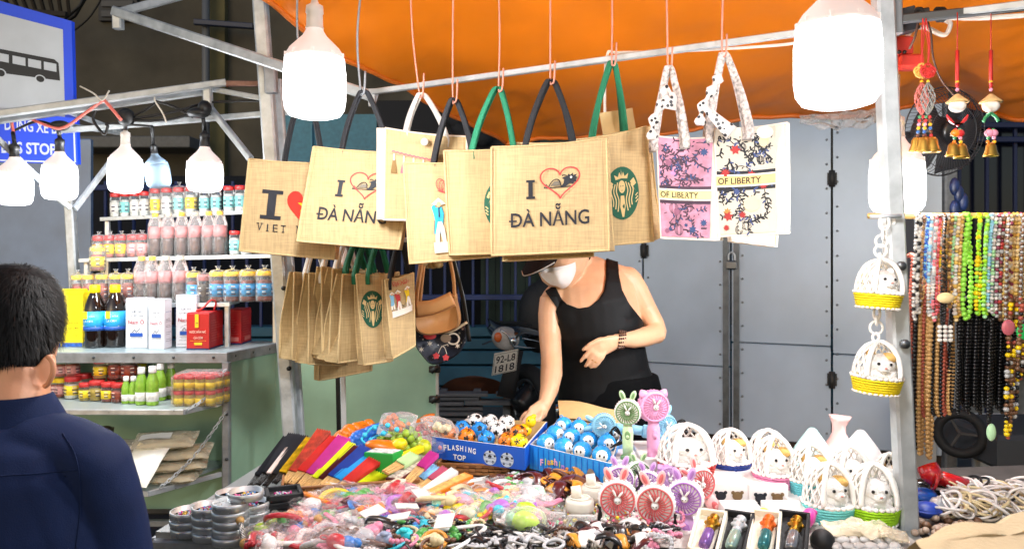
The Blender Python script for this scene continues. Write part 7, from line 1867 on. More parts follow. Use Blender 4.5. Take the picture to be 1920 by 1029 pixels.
# small white boxes that raise the rear fans and baskets
WB=mat('white_box_card','e4dedb',.5)
def wbox(c,d,rz,lab,printed=False,name='display_box',m=None):
    t=thing(name,lab,'box',(0,0,0),at(V(c)-V((0,0,d[2]/2)),rz),'white goods boxes');mb=MB();mb.box((0,0,d[2]/2),d,b=.002);mb.build('box_wall',m or WB,t,True)
    if printed:
        M=t.matrix_basis
        for i,x in enumerate((.28,.72)):
            pr=Pr();pr.ell(x,.34,.14,.12,i);pr.ell(x-.12,.25,.05,.05,i);pr.ell(x+.12,.25,.05,.05,i);pr.ell(x,.54,.10,.11,i);pr.ell(x-.11,.66,.06,.06,i);pr.ell(x+.11,.66,.06,.06,i);pr.ring(x+.08,.62,.04,.04,.012,2);pr.ring(x-.08,.62,.04,.04,.012,2)
            pr.emit('bear_print',lambda x,y,f=0:M@V((-d[0]/2+x*d[0],-d[1]/2-f,d[2]-y*d[0])),[PB,mat('print_bronze','7a5f3c',.6),mat('print_grey2','8c8c90',.6)],t)
    return t
z0=lambda x,y,Y,h:V((P(x,y,Y).x,Y,P(x,y,Y).z-h/2))
def box_between(x0,x1,ytop,Y,dep,lab,printed=False,zb=ZT+.012,rz=0,m=None):
    a,b=P(x0,ytop,Y),P(x1,ytop,Y);h=a.z-zb;return wbox(((a.x+b.x)/2,Y+dep/2,zb+h/2),(b.x-a.x,dep,h),rz,lab,printed,m=m)
box_between(1332,1402,905,1.93,.16,'white printed box with two bear figures, left of the pair',True)
box_between(1405,1478,908,1.92,.16,'white printed box with a black and a bronze bear figure',True)
box_between(1400,1485,893,2.06,.2,'plain white box behind the two printed ones')
box_between(1335,1400,893,2.03,.18,'plain white box under the navy banded egg basket')
box_between(1140,1200,862,2.06,.12,'white box under the green handheld fan')
box_between(1204,1330,860,2.06,.2,'wide white box under the pink handheld fan')
box_between(1500,1665,885,2.02,.22,'wide white box under the white vases')
box_between(1478,1506,935,1.9,.06,'narrow white box with small print beside the bear boxes')
hf('rabbit',1177,772,24,2.07,fgr,fgrd,'green rabbit-eared handheld fan, the only green one standing up',R(-12))
hf('cat',1225,761,29,2.09,fmg,fmg,'candy pink cat-eared handheld fan, tallest of all',R(10),rim=fmg)
hf('rabbit',1246,800,24,2.17,fbl,fbl,'pale blue handheld fan behind the tall pink one',R(25),rim=fbl)
M=hf('rabbit',1132,797,22,2.2,fbl,fbl,'pale blue handheld fan lying on its side on the kraft flap',R(0),R(-82),rim=fbl)
hf('rabbit',1162,897,26,1.93,flil,flild,'lilac handheld fan hidden behind the first rose one',R(0))
hf('rabbit',1197,886,23,2.0,fgr,fgrd,'mint green handheld fan behind the front rose pair',R(5))
hf('rabbit',1214,905,24,1.93,flil,flild,'lilac handheld fan between the two rose ones at the back',R(-10))
hf('rabbit',1310,905,30,1.9,fpk,fpkd,'rose rabbit-eared fan with a handle leaning to the right',R(20),R(-35))
hf('cat',1255,895,24,1.95,flil,flil,'lilac cat-eared handheld fan behind the front row',R(0),rim=flil)
hf('rabbit',1158,933,35,1.84,fpk,fpkd,'rose rabbit-eared handheld fan at the left end of the front row',R(-8),R(-3))
hf('rabbit',1229,943,36,1.74,fpk,fpkd,'rose rabbit-eared handheld fan nearest the camera',R(-14),R(-6))
hf('rabbit',1285,931,33,1.80,flil,flild,'violet rabbit-eared handheld fan beside the white pen boxes',R(-18),R(-3))
for pts,Y,w in((((1190,880),(1205,905),(1180,925),(1195,955)),1.86,'behind the front rose fans'),(((1262,960),(1268,985),(1255,1000)),1.74,'under the violet fan'),(((1120,945),(1128,965),(1118,985),(1132,1000)),1.8,'beside the clear cups'),(((1142,812),(1155,800),(1165,822),(1150,835)),2.1,'by the lying blue fan'),(((1262,795),(1280,786),(1288,800),(1272,806)),2.2,'behind the tall pink fan')):
    mb=MB()
    for o in range(3):mb.tube(bez([P(x+3*o*(-1)**k,y+2*o,Y)for k,(x,y)in enumerate(pts)]),.0022,5)
    tag(mb.build('charging_cable',CORD),f'bundled black charging cable {w}','cable','black charging cables')

# ---- plush egg baskets and vases on the right
def eb(x,yb,wpx,hpx,Y,c,lab,rz=0,tan=True):
    p=P(x,yb,Y);p.z+=.004;EB[tan].put(at(p,rz,(wpx/F*Y/.13,wpx/F*Y/.13,hpx/F*Y/.16)),lab,'plush egg baskets on the table',{'band':band(*c)})
eb(1287,896,104,98,2.0,('red','c0281c'),'largest white egg basket, with a red band',R(8),False)
eb(1368,891,76,84,2.09,('navy','1f3a8c'),'white egg basket with a navy band',R(20))
eb(1440,894,76,86,2.13,('rose','c46a74'),'white egg basket half hidden behind the pink banded one',R(-15))
eb(1452,918,78,98,1.99,('pink','d77fa6'),'white egg basket with a pink band',R(5))
eb(1518,930,78,94,1.95,('teal','6cc8d0'),'white egg basket with a teal band behind the turquoise one',R(15))
eb(1592,937,80,98,1.98,('white','e6e2dc'),'all-white egg basket between the turquoise and lime ones',R(0),False)
eb(1553,979,90,108,1.85,('turquoise','7cdcd8'),'white egg basket with a turquoise band, front left of the pair',R(12))
eb(1636,982,92,110,1.84,('lime','a6dc14'),'white egg basket with a lime band, frontmost',R(-5),False)
eb(1667,947,60,94,1.93,('leaf','8cc81c'),'narrow white egg basket with a lime band beside the pole',R(-15))
VG=mat('frosted_white','ece4e2',.35,sub=.05);VT=mat('frosted_teal','b4dcd8',.35);VP=mat('frosted_pink','e2b8b4',.35)
def vase(x,yb,wpx,hpx,Y,m,lab,prof,n=28,trefoil=False):
    r,h=wpx/F*Y/2,hpx/F*Y;p=P(x,yb,Y);t=thing('humidifier',lab,'vase',p,None,'teardrop vases');mb=MB();mb.lathe([(a*r,b*h)for a,b in prof],n)
    if trefoil:mb.v=[((1+(.22 if z>.86*h else 0)*math.cos(3*math.atan2(y_,x_)+.6))*x_,(1+(.22 if z>.86*h else 0)*math.cos(3*math.atan2(y_,x_)+.6))*y_,z)for x_,y_,z in mb.v]
    mb.build('shell',m,t,True);mb=MB();mb.lathe([(prof[0][0]*r*1.02,-.002),(prof[0][0]*r*1.04,.004),(prof[0][0]*r*1.0,.01)],n);mb.build('foot_ring',WHITE,t,True)
TD=[(.7,0),(.92,.1),(1,.24),(.95,.4),(.75,.58),(.5,.76),(.3,.9),(.2,.97),(.12,1.0),(.1,.97)]
vase(1523,884,80,82,2.11,VT,'pale teal teardrop vase',TD)
vase(1573,884,74,104,2.14,VP,'pale pink vase with a trefoil mouth, tallest of the three',[(.7,0),(.95,.12),(1,.26),(.85,.42),(.5,.58),(.34,.7),(.33,.82),(.42,.92),(.5,1.0),(.42,.97),(.25,.85)],trefoil=True)
vase(1614,886,84,80,2.09,VG,'white teardrop vase beside the trefoil one',TD)

# ---- boxed pens, ball and small white goods at the front right
def penbox(x,y,Y,rz,dark,lab,pc,cap):
    m=mat('black_velvet_box','141416',.8)if dark else mat('cream_box','e8e0cc',.6);p=P(x,y,Y);t=thing('pen_box',lab,'pen box',(0,0,0),at(p,rz-R(8),1.12,R(18)),'boxed perfume pens');w,d,h=.058,.13,.024
    mb=MB();mb.box((0,0,.002),(w,d,.004));
    for sx_,sy_,ww,dd in((-1,0,.006,d),(1,0,.006,d),(0,-1,w,.006),(0,1,w,.006)):mb.box((sx_*(w/2-.003),sy_*(d/2-.003),h/2),(ww,dd,h),b=.001)
    mb.build('box_wall',m,t,True)
    mb=MB();mb.grid(lambda u,v:V(((u-.5)*w*.86,(v-.5)*d*.9,.010+.004*noise.noise(V((u*6,v*9,x))))),10,16);mb.build('cloth_lining',m,t,True)
    Ml=Matrix.Translation((0,-.05,.02))@Euler((R(-90),0,R(-4))).to_matrix().to_4x4()
    mb=MB();mb.lathe([(.006,0),(.0105,.004),(.0115,.02),(.0115,.045),(.009,.05)],16,Ml);mb.build('glass_vial',pc,t,True)
    mb=MB();mb.lathe([(.009,.05),(.010,.056),(.006,.062),(.012,.07),(.013,.078),(.007,.088),(.010,.094),(0,.1)],14,Ml);
    for k in range(6):g=k*math.pi/3;mb.ball(Ml@V((.012*math.cos(g),.012*math.sin(g),.074)),.0045,6,5)
    mb.build('ornate_cap',cap,t,True)
penbox(1328,1010,1.70,R(-16),False,'open cream pen box with a violet perfume vial',mat('vial_violet','7c5a9c',.12,.4),GOLD)
penbox(1378,1013,1.69,R(-18),True,'open black pen box with a silver green vial beside the violet one',mat('vial_silver','a4c0b4',.12,.6),ALU)
penbox(1434,1012,1.68,R(-14),False,'open cream pen box with a teal vial and orange cap',mat('vial_teal','2c6a6e',.12,.4),mat('cap_orange','cf5f1c',.3,.2))
penbox(1486,1014,1.67,R(-16),True,'open black pen box with a smoky vial nearest the black ball',mat('vial_smoke','8c8c90',.12,.6),GOLD)
t=thing('black_ball','matt black ball beside the last black pen box','ball',P(1542,1014,1.68));mb=MB();mb.ball(P(1542,1014,1.68),.026,24,16);mb.torus(Matrix.Translation(P(1542,1014,1.68))@Euler((R(20),0,0)).to_matrix().to_4x4(),.0262,.0006,30,4);mb.build('ball_shell',mat('matt_black','121214',.6),t)
for x0,x1,nm,c in((1368,1440,'lime','bfd80e'),(1452,1528,'magenta','c23a8c')):
    b_=box_between(x0,x1,962,1.80,.10,f'flat white box carrying the {nm} swirl ornament',m=mat('bright_white_card','e9e7e4',.5))
    Y=1.79;t=thing('swirl_ornament',f'curved {nm} swirl ornament lying on a flat white box','ornament',P(x1-8,975,Y));mb=MB();L=bez([P(x1-18,990,Y-.02),P(x1-14,975,Y-.02),P(x1-8,962,Y),P(x1+4,960,Y)],8);mb.loft(L,[.004+.012*math.sin(math.pi*min(1,(i+2)/(len(L)+1)))for i in range(len(L))],12);mb.build('swirl',mat('swirl_'+nm,c,.3,coat=.3),t)
    mb=MB();
    for k in range(5):mb.ball(P(x0+12+k*9,972+(k%2)*5,1.795),.009,8,6)
    mb.build('white_pebble',WHITE,t)
for i in range(30):
    r_,c_=divmod(i,6);p=T(1568+c_*22+(r_%2)*11,1000+r_*12,.815);mb=MB();mb.ball((0,0,0),(.017,.012,.009),10,6);
    o=mb.build('white_pebble',mat('grey_white_shell','c9c6c1',.3,var=.1));o.location=p;o.rotation_euler=(random.uniform(-.3,.3),random.uniform(-.3,.3),random.random()*3)
    tag(o,f'smooth pale shell-shaped piece, {nth(c_)} from the left in the {nth(r_)} row below the turquoise basket','shell piece','pale shell pieces')
for i,(x,y,w)in enumerate(((1580,990,.08),(1640,992,.09),(1610,985,.07),(1675,1000,.06))):
    pillow(T(x,y,.83),w,.06,.015,WF,'small_packet',f'crinkled cream packet below the lime basket, {nth(i)} in line',i*.4,R(10),group='crinkled cream packets')

# ---- lidded cups
def cup(x,ylid,Y,lab,lid=True,body='clear',zb=None):
    r=27/F*1.8;p=P(x,ylid,Y);t=thing('drink_cup',lab,'cup',p,None,'clear plastic cups');CLG=film('cup_plastic','f2f2f0',.12,.04,.05)
    if lid:
        mb=MB();mb.lathe([(r*.98,-.02),(r*1.02,-.012),(r*1.02,.002),(r*.96,.008),(r*.6,.011),(0,.011)],28);mb.build('lid',mat('cream_lid','dcd6c8',.4),t,True)
        mb=MB();mb.loft([(-.008,.0,.008),(-.008,.0,.024),(-.010,.004,.038)],[(.013,.008),(.0125,.007),(.012,.006)],12,side=V((1,0,0)));mb.torus(Matrix.Translation((0,0,.012)),r*.7,.002,24,5);mb.build('spout',mat('cream_lid','dcd6c8',.4),t,True)
    z=-.022 if lid else 0
    mb=MB();n=32;vs=[]
    prof=[(.9,z-.075),(1.0,z-.07),(1.04,z-.045),(1.02,z-.02),(.92,z)]
    mb.lathe([(a*r,b)for a,b in prof],n);mb.v=[(x_*(1.08 if abs(x_)>.3*r else 1),y_*(.82-.18*math.exp(-(x_/r*3)**2)),z_)for x_,y_,z_ in mb.v];mb.build('cup_body',CLG,t,True)
    return t,p
cup(1087,941,1.84,'clear cup with a cream spout lid, in front of the other lidded one')
cup(1114,917,1.95,'clear cup with a cream lid and green seal, behind')
t,p=cup(1034,962,1.80,'clear lidless cup with a white bear figure inside',False)
mb=MB();q=p+V((0,-.01,-.065));mb.ball(q+V((0,0,.012)),(.013,.011,.015),12,8);mb.ball(q+V((0,0,.034)),(.012,.011,.011),12,8)
for s in(-1,1):mb.ball(q+V((s*.009,0,.044)),.004,8,6);mb.ball(q+V((s*.012,-.003,.016)),(.004,.004,.008),8,6)
tag(mb.build('bear_figure',mat('porcelain_white','e6e8ea',.2)),'little white bear figure standing in the lidless clear cup','figure')
t,p=cup(1090,968,1.76,'clear double-walled cup with a black cat face sticker',False)
q=p+V((.005,-.034,-.04));mb=MB();mb.ball(q,(.012,.002,.010),14,8)
for s in(-1,1):mb.lathe([(.005,0),(0,.01)],8,Matrix.Translation(q+V((s*.008,0,.006))))
st=mb.build('sticker',BLACK,t);mb=MB()
for s in(-1,1):mb.ball(q+V((s*.005,-.002,0)),(.0032,.001,.0032),10,6)
mb.build('sticker_eye',WHITE,st)
# ------------------------------------------------------------------ heap of small trinkets on the table
rnd=random.Random(21)
ITEMS=[] # (x, object, kind, colour) for the labels
def heap_z(x,y):return ZT+.012+.03*max(0,noise.noise(V((x/60,y/40,0))))+.02
CH={n:mat('charm_'+n,c,.28,coat=.2)for n,c in(('red','b42a34'),('pink','dd86a0'),('rose','c75a72'),('white','e4deda'),('yellow','e6c61c'),('amber','d08a2c'),('green','4f9a48'),('mint','a2d0b0'),('blue','3a78c0'),('turquoise','32b4c8'),('violet','a468b8'),('brown','5e3a26'),('black','17171a'),('orange','e07c1e'),('cream','d9c79c'),('silver','b4b4b6'),('maroon','4e161a'),('lime','a8cc30'))}
PK=[film('packet_film_a','ffffff',.015,.1,.8,50,.22),film('packet_film_b','fff4f4',.05,.18,.8,40,.3)]
def m_film():
    mb=MB();s1=rnd.random()*50
    def f(sg):
        def g(u,v):
            e=(max(0,1-abs(2*u-1)**4)*max(0,1-abs(2*v-1)**4))**.5
            return V(((u-.5)*.07,(v-.5)*.05,.012+sg*.011*e+.008*noise.noise(V((u*4+s1,v*4,sg)))+.004*noise.noise(V((u*11+s1,v*11,sg)))))
        return g
    mb.grid(f(1),10,8);mb.grid(f(-1),10,8);return mb.mesh('film')
def m_strap():
    mb=MB();L=bez([(-.03,0,.006),(-.012,.012,.012),(.012,-.006,.008),(.032,.006,.01)],5);mb.loft(L,(.005,.002),6,side=V((0,1,.3)));return mb.mesh('strap')
def m_blob():
    mb=MB();mb.ball((0,0,.012),(.014,.011,.011),12,8);mb.ball((.012,.004,.014),(.008,.007,.008),10,7);mb.torus(Matrix.Translation((-.017,0,.012)),.005,.0013,10,4);return mb.mesh('charm')
def m_bear():
    mb=MB();mb.ball((0,0,.01),(.011,.009,.01),10,7);mb.ball((.0,.014,.012),(.010,.009,.009),10,7)
    for s in(-1,1):mb.ball((s*.008,.022,.013),.004,7,5);mb.ball((s*.011,.002,.01),.0045,7,5);mb.ball((s*.007,-.01,.009),.005,7,5)
    return mb.mesh('charm')
def m_flower():
    mb=MB()
    for k in range(6):g=k*math.pi/3;mb.ball((.010*math.cos(g),.010*math.sin(g),.008),(.0065,.0065,.004),8,5)
    mb.ball((0,0,.011),.005,8,5);return mb.mesh('charm')
def m_ring():
    mb=MB();mb.torus(Matrix.Translation((0,0,.008))@Euler((.2,.1,0)).to_matrix().to_4x4(),.022,.0042,22,7);return mb.mesh('ring')
def m_brace():
    mb=MB()
    for k in range(20):g=2*math.pi*k/20;mb.ball((.026*math.cos(g),.022*math.sin(g),.007+.003*math.sin(3*g)),.0046,7,5)
    return mb.mesh('bead')
def m_stick():
    mb=MB();mb.lathe([(0,-.03),(.006,-.028),(.007,-.01),(.006,.02),(.009,.028),(0,.034)],10,Matrix.Translation((0,0,.01))@Euler((R(90),0,0)).to_matrix().to_4x4());return mb.mesh('stick')
def m_clip():
    mb=MB();L=bez([(-.026,0,.004),(-.012,.004,.016),(.008,.002,.02),(.026,-.004,.006)],5);mb.loft(L,[(.011,.003)]*len(L),8,side=V((0,1,0)))
    for k in range(6):mb.loft([(-.018+.007*k,.009,.014),(-.018+.007*k,.014,.006),(-.018+.007*k,.010,.001)],(.0016,.0016),5)
    return mb.mesh('claw')
def m_gem():
    mb=MB();mb.lathe([(0,0),(.012,.006),(.014,.011),(.008,.018),(0,.019)],7,Matrix.Translation((0,0,.002))@Euler((.5,.3,0)).to_matrix().to_4x4(),0,False);return mb.mesh('gem')
def m_card():
    mb=MB();mb.box((0,0,.008),(.034,.026,.0012));mb.tube([(.0,.011,.009),(.004,.02,.011),(-.004,.022,.011),(0,.011,.009)],.0006,4);return mb.mesh('card')
ME={'charm packet':([m_film()for _ in range(4)],[m_blob(),m_bear(),m_flower(),m_ring(),m_strap()]),'charm':([m_blob(),m_bear(),m_flower()],),'ring':([m_ring()],),'bracelet':([m_brace()],),'strap':([m_strap()],),'stick':([m_stick()],),'hair claw':([m_clip()],),'gem':([m_gem()],),'price card':([m_card()],)}
_b=MB();_b.grid(lambda u,v:V(((u-.5)*.056,(v-.5)*.038,.006+.004*noise.noise(V((u*3,v*3,1))))),6,4);BACK=_b.mesh('backing_card')
BACKC={c:[c,'white','white','pink','rose']for c in('white','rose','pink','red')};BACKC.update({'violet':['violet','pink'],'yellow':['cream','yellow'],'silver':['white','silver'],'blue':['white','blue']})
GRPN={'charm packet':'small clear charm packets','charm':'loose charms','ring':'loose rings','bracelet':'bead bracelets','strap':'loose straps','stick':'stick charms','hair claw':'glossy hair claws','gem':'faceted gems','price card':'white price cards'}
PARTN={'charm':'charm','ring':'hoop','bracelet':'bead_loop','strap':'band','stick':'stick_body','hair claw':'claw','gem':'stone','price card':'card'}
def put_item(kind,col,x,y,s=1.0,z=None,zone='',tilt=.35):
    z=heap_z(x,y)if z is None else z;p=T(x,y,z)
    M=at(p,rnd.random()*6.28,s,rnd.uniform(-tilt,tilt),rnd.uniform(-tilt,tilt))
    if kind=='charm packet':
        o=thing('charm_packet','x','charm packet',(0,0,0),M,GRPN[kind])
        c=bpy.data.objects.new('charm',rnd.choice(ME[kind][1]));f=bpy.data.objects.new('clear_film',rnd.choice(ME[kind][0]))
        for q,mm in((c,CH[col]),(f,rnd.choice(PK))):
            COL.objects.link(q);q.parent=o
            if not q.data.materials:q.data.materials.append(mm)
            q.material_slots[0].link='OBJECT';q.material_slots[0].material=mm
        cc_=rnd.choice(BACKC.get(col,['white']));b=bpy.data.objects.new('backing_card',BACK);COL.objects.link(b);b.parent=o
        if not b.data.materials:b.data.materials.append(CH[cc_])
        b.material_slots[0].link='OBJECT';b.material_slots[0].material=CH[cc_]
        c.scale=(1.3,1.3,1.2);c.location=(rnd.uniform(-.012,.012),rnd.uniform(-.008,.008),0)
    else:
        me=rnd.choice(ME[kind][0]);o=bpy.data.objects.new(kind.replace(' ','_'),me);COL.objects.link(o);o.matrix_basis=M
        mm=CH[col]if kind!='price card' else PAPER
        if not me.materials:me.materials.append(mm)
        o.material_slots[0].link='OBJECT';o.material_slots[0].material=mm;o['category']=kind;o['group']=GRPN[kind]
    ITEMS.append((x,o,kind,col,zone));return o
ZONES=[ # zone text, polygon, count, kinds, colours, size
 ('in the pile between tins and fans',((560,945),(640,925),(700,930),(660,985),(520,1000)),46,('charm packet',)*7+('charm','strap'),('white','white','rose','red','blue','pink','mint','green','turquoise','yellow','orange'),1.15),
 ('at the front beside the wooden sticks',((470,1005),(660,985),(720,1000),(700,1035),(470,1035)),48,('charm packet',)*6+('charm','bracelet'),('white','white','red','red','pink','silver','brown','amber','blue','lime'),1.15),
 ('in the pink patch below loose fans',((670,930),(780,930),(760,985),(680,990)),40,('charm packet',)*5+('strap','strap','charm'),('pink','rose','violet','red','white','maroon','orange','blue','red'),1.2),
 ('in the pile below the orange box',((795,945),(880,920),(960,915),(985,960),(900,985),(800,980)),86,('charm packet','charm','charm','gem','gem','stick','charm packet'),('yellow','amber','red','pink','mint','white','cream','turquoise','green','silver','violet','yellow','cream'),1.1),
 ('beneath the blue ball boxes',((920,893),(1010,893),(1000,918),(925,912)),26,('charm','bracelet','gem','strap'),('black','maroon','brown','red','white','silver','green'),.95),
 ('in the dark front pile of straps',((690,990),(790,975),(830,1000),(790,1030),(690,1030)),44,('bracelet','strap','charm','ring'),('black','black','turquoise','green','brown','pink','cream','blue'),1.05),
 ('in the tray of wooden bracelets',((800,990),(880,980),(900,1000),(840,1030),(780,1032)),34,('bracelet','bracelet','ring','charm'),('brown','brown','cream','amber','green','black'),1.0),
 ('among the black bands in front of the cups',((890,1002),(1010,995),(1060,1012),(1050,1034),(860,1034)),42,('strap','ring','strap','bracelet'),('black','black','silver','silver','white','black'),1.1),
 ('among the clear packets left of the cups',((960,940),(1010,925),(1020,985),(960,995)),22,('charm packet',)*4+('gem',),('white','pink','silver','lime','violet','mint'),1.25),
 ('in the claw heap before the fans',((1060,1005),(1140,990),(1215,1000),(1215,1034),(1060,1034)),40,('hair claw','hair claw','bracelet','gem'),('black','black','brown','silver','amber','white','maroon'),1.15),
 ('on the sheet under the handheld fans',((1200,968),(1270,962),(1285,990),(1262,1032),(1215,1032)),16,('charm packet','strap','charm','bracelet'),('black','white','pink','black','silver','rose'),1.05),
 ('in the brown heap behind the cream lids',((995,908),(1050,895),(1130,905),(1080,925),(1020,928)),24,('hair claw',)*4,('brown','maroon','brown','amber','maroon'),1.3)]
for zn,poly,n,kinds,cols,s in ZONES:
    f=poly_in(poly);xs=[p[0]for p in poly];ys=[p[1]for p in poly];k=0
    while k<n:
        x,y=rnd.uniform(min(xs),max(xs)),rnd.uniform(min(ys),max(ys))
        if f(np.array([x]),np.array([y]))[0]>0:put_item(rnd.choice(kinds),rnd.choice(cols),x,y,s*rnd.uniform(.8,1.2),None,zn);k+=1
for x,y,zn in((790,935,'beside the low end of the orange fan box'),(762,958,'in the pink patch, upper of two'),(748,978,'in the pink patch, lower of two'),(895,908,'in front of the bamboo basket'),(835,985,'in the pastel pile'),(700,968,'beside the magenta packets')):put_item('price card','white',x,y,1.5,ZT+.06,zn,.25)
cnts={}
for x,o,kind,col,zn in sorted(ITEMS,key=lambda q:q[0]):
    k=(kind,col,zn);i=cnts.get(k,0);cnts[k]=i+1;tot=sum(1 for q in ITEMS if(q[2],q[3],q[4])==k)
    nm={'charm packet':f'clear packet with {col} charm','price card':'small white price card'}.get(kind,f'{col} {kind}')
    o['label']=f'{nm} {zn}' if tot==1 else f'{nm} {zn}, {nth(i)} from left'
# fine glitter of beads, scraps and film folds below the trinkets: nobody could count them
mb=MB();cm=[CH[c]for c in('white','pink','silver','rose','cream','yellow','brown','black','mint')]
for i in range(2600):
    x,y=rnd.uniform(480,1210),rnd.uniform(905,1034)
    if y<925 and x<900:continue
    p=T(x,y,ZT+.01+rnd.random()*.03);mi=rnd.choice((0,0,1,2,2,3))if x<720 else rnd.choice((0,1,2,4,5,8,3))if y<985 else rnd.choice((6,7,2,4,7))
    mb.ball(p,rnd.uniform(.002,.005),6,4,mi)
tag(mb.build('bead_scatter',cm,kind='stuff'),'loose small beads scattered under the trinkets on the table','beads')
def sheetf(u,v):
    p=T(490+500*u,1032-92*v,.83)
    return p+V((0,0,.022*noise.noise(V((u*14,v*6,3)))+.014*noise.noise(V((u*34,v*14,8)))))
# wooden bead rattle sticks
STR=bpy.data.materials.new('striped_cord');STR.use_nodes=True;_n,_l=STR.node_tree.nodes,STR.node_tree.links
_w=_n.new('ShaderNodeTexChecker');_w.inputs['Scale'].default_value=300;_w.inputs[1].default_value=(.02,.02,.02,1);_w.inputs[2].default_value=(.8,.78,.74,1);_tc=_n.new('ShaderNodeTexCoord');_l.new(_tc.outputs['Object'],_w.inputs['Vector']);_l.new(_w.outputs[0],_n['Principled BSDF'].inputs['Base Color'])
for i,(a,b,lab)in enumerate((((450,975),(458,1018),'striped massage stick with wooden balls in front of the third tin stack'),((510,972),(508,1022),'pale stick with a wooden ball right of the tall tin stack'),((596,972),(573,1014),'striped stick with a wooden ball leaning right, furthest from the tins'),((601,1004),(582,1040),'wooden ball stick nearest the table edge'),((560,990),(540,1032),'double wooden ball stick between the striped ones'))):
    A,B=P(*a,1.70),P(*b,1.66);t=thing('rattle_stick',lab,'massage stick',B,None,'wooden ball sticks')
    mb=MB();mb.tube([A,B],.0052,8);mb.build('striped_shaft',STR,t)
    mb=MB();mb.ball(A,.0095,14,10);
    if i in(0,):mb.ball(B,.0105,14,10)
    if i==4:mb.ball(A+V((.012,.0,.006)),.010,14,10)
    mb.build('wooden_ball',WOODB,t)
# named larger trinkets
t=thing('spring_toy','rainbow spring toy with a yellow spiky end','toy',T(812,962,.86))
RB=['e8d81c','3cb0d8','2a6cc8','9a4cb0','d84a3c','e88a1c'];mb=MB();A,B=P(825,945,1.85),P(796,970,1.8);d=(A-B).normalized()
for k in range(12):mb.torus(Matrix.Translation(A.lerp(B,k/11))@rot_to(d),.017,.004,18,6,min(5,k//2))
mb.build('coil',[mat('coil_%s'%c,c,.3)for c in RB],t);mb=MB();mb.lathe([(0,0),(.018,0),(.02,.012),(0,.02)],12,Matrix.Translation(A)@rot_to(d))
for k in range(14):g=k*.9;mb.ball(A+d*.01+rot_to(d)@V((.019*math.cos(g),.019*math.sin(g),.002*(k%3))),.004,6,5)
mb.build('spiky_cap',PLY,t)
for(x,y,a,c,lab)in((985,980,(.034,.024,.026),'b8dc3c','glossy yellow green mango toy in a clear packet'),(868,940,(.03,.02,.018),'dc9ab0','pink bubble packet toy below the orange fan box'),(880,965,(.022,.016,.016),'cfc6a4','clear amber dome packet in the pastel pile')):
    q=T(x,y,.85);t=thing('squeeze_toy',lab,'toy',q);mb=MB();mb.ball(q,a,18,12,M=Euler((.3,.4,.2)).to_matrix().to_4x4());mb.build('toy_body',mat('toy_'+c,c,.25,coat=.4,var=.2,vscale=30),t)
    mb=MB();mb.ball(q+V((0,0,.004)),(a[0]*1.4,a[1]*1.4,a[2]*1.25),18,12);mb.v=[(x_+.006*noise.noise(V((x_*60,y_*60,z_*60))),y_,z_+.006*noise.noise(V((y_*60,x_*60,z_*60))))for x_,y_,z_ in mb.v];mb.build('clear_film',CLEAR,t)
for x,y,lab,c in((728,992,'large black elastic band arching over the blue beads','black'),(722,1010,'grey blue plastic bear bead beside the black band','silver'),(758,1003,'turquoise ball charm among the dark straps','turquoise')):
    q=T(x,y,.85)
    if c=='black':mb=MB();mb.loft(bez([q+V((-.05,0,.0)),q+V((-.045,.01,.02)),q+V((0,.0,.018)),q+V((.05,-.005,-.008)),q+V((.08,.01,.004))],8),(.008,.003),8,side=V((0,1,.4)));tag(mb.build('elastic_band',CH['black']),lab,'band')
    else:mb=MB();mb.ball(q,(.02,.017,.016),14,10);mb.ball(q+V((0,-.008,.014)),(.01,.009,.006),10,7);tag(mb.build('large_bead',mat('bead_'+c,{'silver':'8f9ab4','turquoise':'2cc4cc'}[c],.3)),lab,'bead')
for(pts,lab)in((((800,996),(905,985),(890,1005),(845,1034)),'white rim of the wooden bracelet tray'),(((920,915),(1005,912),(1012,918),(960,925)),'white rim of the dark charm tray under the blue boxes')):
    mb=MB();mb.tube(bez([T(x,y,.85)for x,y in pts],6),.0045,6);tag(mb.build('tray_rim',WHITE),lab,'tray')

# ------------------------------------------------------------------ neighbouring stall at the lower right
st=thing('side_table','second table right of the pole under bracelets','table',V((1.5,2.05,0)))
q4=[V((.985,1.70,.78)),V((2.3,1.70,.78)),V((2.3,2.5,.78)),V((.985,2.35,.78))]
mb=MB();mb.prism([(p.x,p.y)for p in q4],.75,.78);mb.build('table_top',mat('dark_table','4a4744',.7,var=.3),st)
for p in q4:mb=MB();mb.bar((p.x+(.03 if p.x<1.5 else-.03),p.y+(.03 if p.y<2 else-.03),0),(p.x+(.03 if p.x<1.5 else-.03),p.y+(.03 if p.y<2 else-.03),.75),.035);mb.build('leg',GALVD,st)
def S2p(x,y,z=.8):return T(x,y,z)
rnd=random.Random(33)
bang_=MB();bang_.torus(Matrix.Translation((0,0,.006)),.026,.0026,22,6);BANG=bang_.mesh('bangle')
for i in range(105):
    x,y=rnd.uniform(1775,1925),rnd.uniform(912,960);mb=None
    o=bpy.data.objects.new('bangle',BANG);BANG.materials.append(CH['white'])if not BANG.materials else None;COL.objects.link(o);o.matrix_basis=at(S2p(x,y,.80+rnd.random()*.035),rnd.random()*6,rnd.uniform(.9,1.5),rnd.uniform(-.8,.8),rnd.uniform(-.8,.8))
    dk=rnd.random()<.12;o.material_slots[0].link='OBJECT';o.material_slots[0].material=CH['black' if dk else 'white' if rnd.random()<.75 else 'cream']
    ITEMS.append((x,o,'dark' if dk else 'white','bangle',''));tag(o,'x','bangle','bangles heaped on the side table')
bs_=sorted([q for q in ITEMS if q[3]=='bangle'],key=lambda q:q[0]);cn={}
for x,o,c,_,_ in bs_:i=cn.get(c,0);cn[c]=i+1;o['label']=f'{c} bangle in the heap right of the red torch, {nth(i) if i < 29 else str(i + 1) + "th"} from the left'
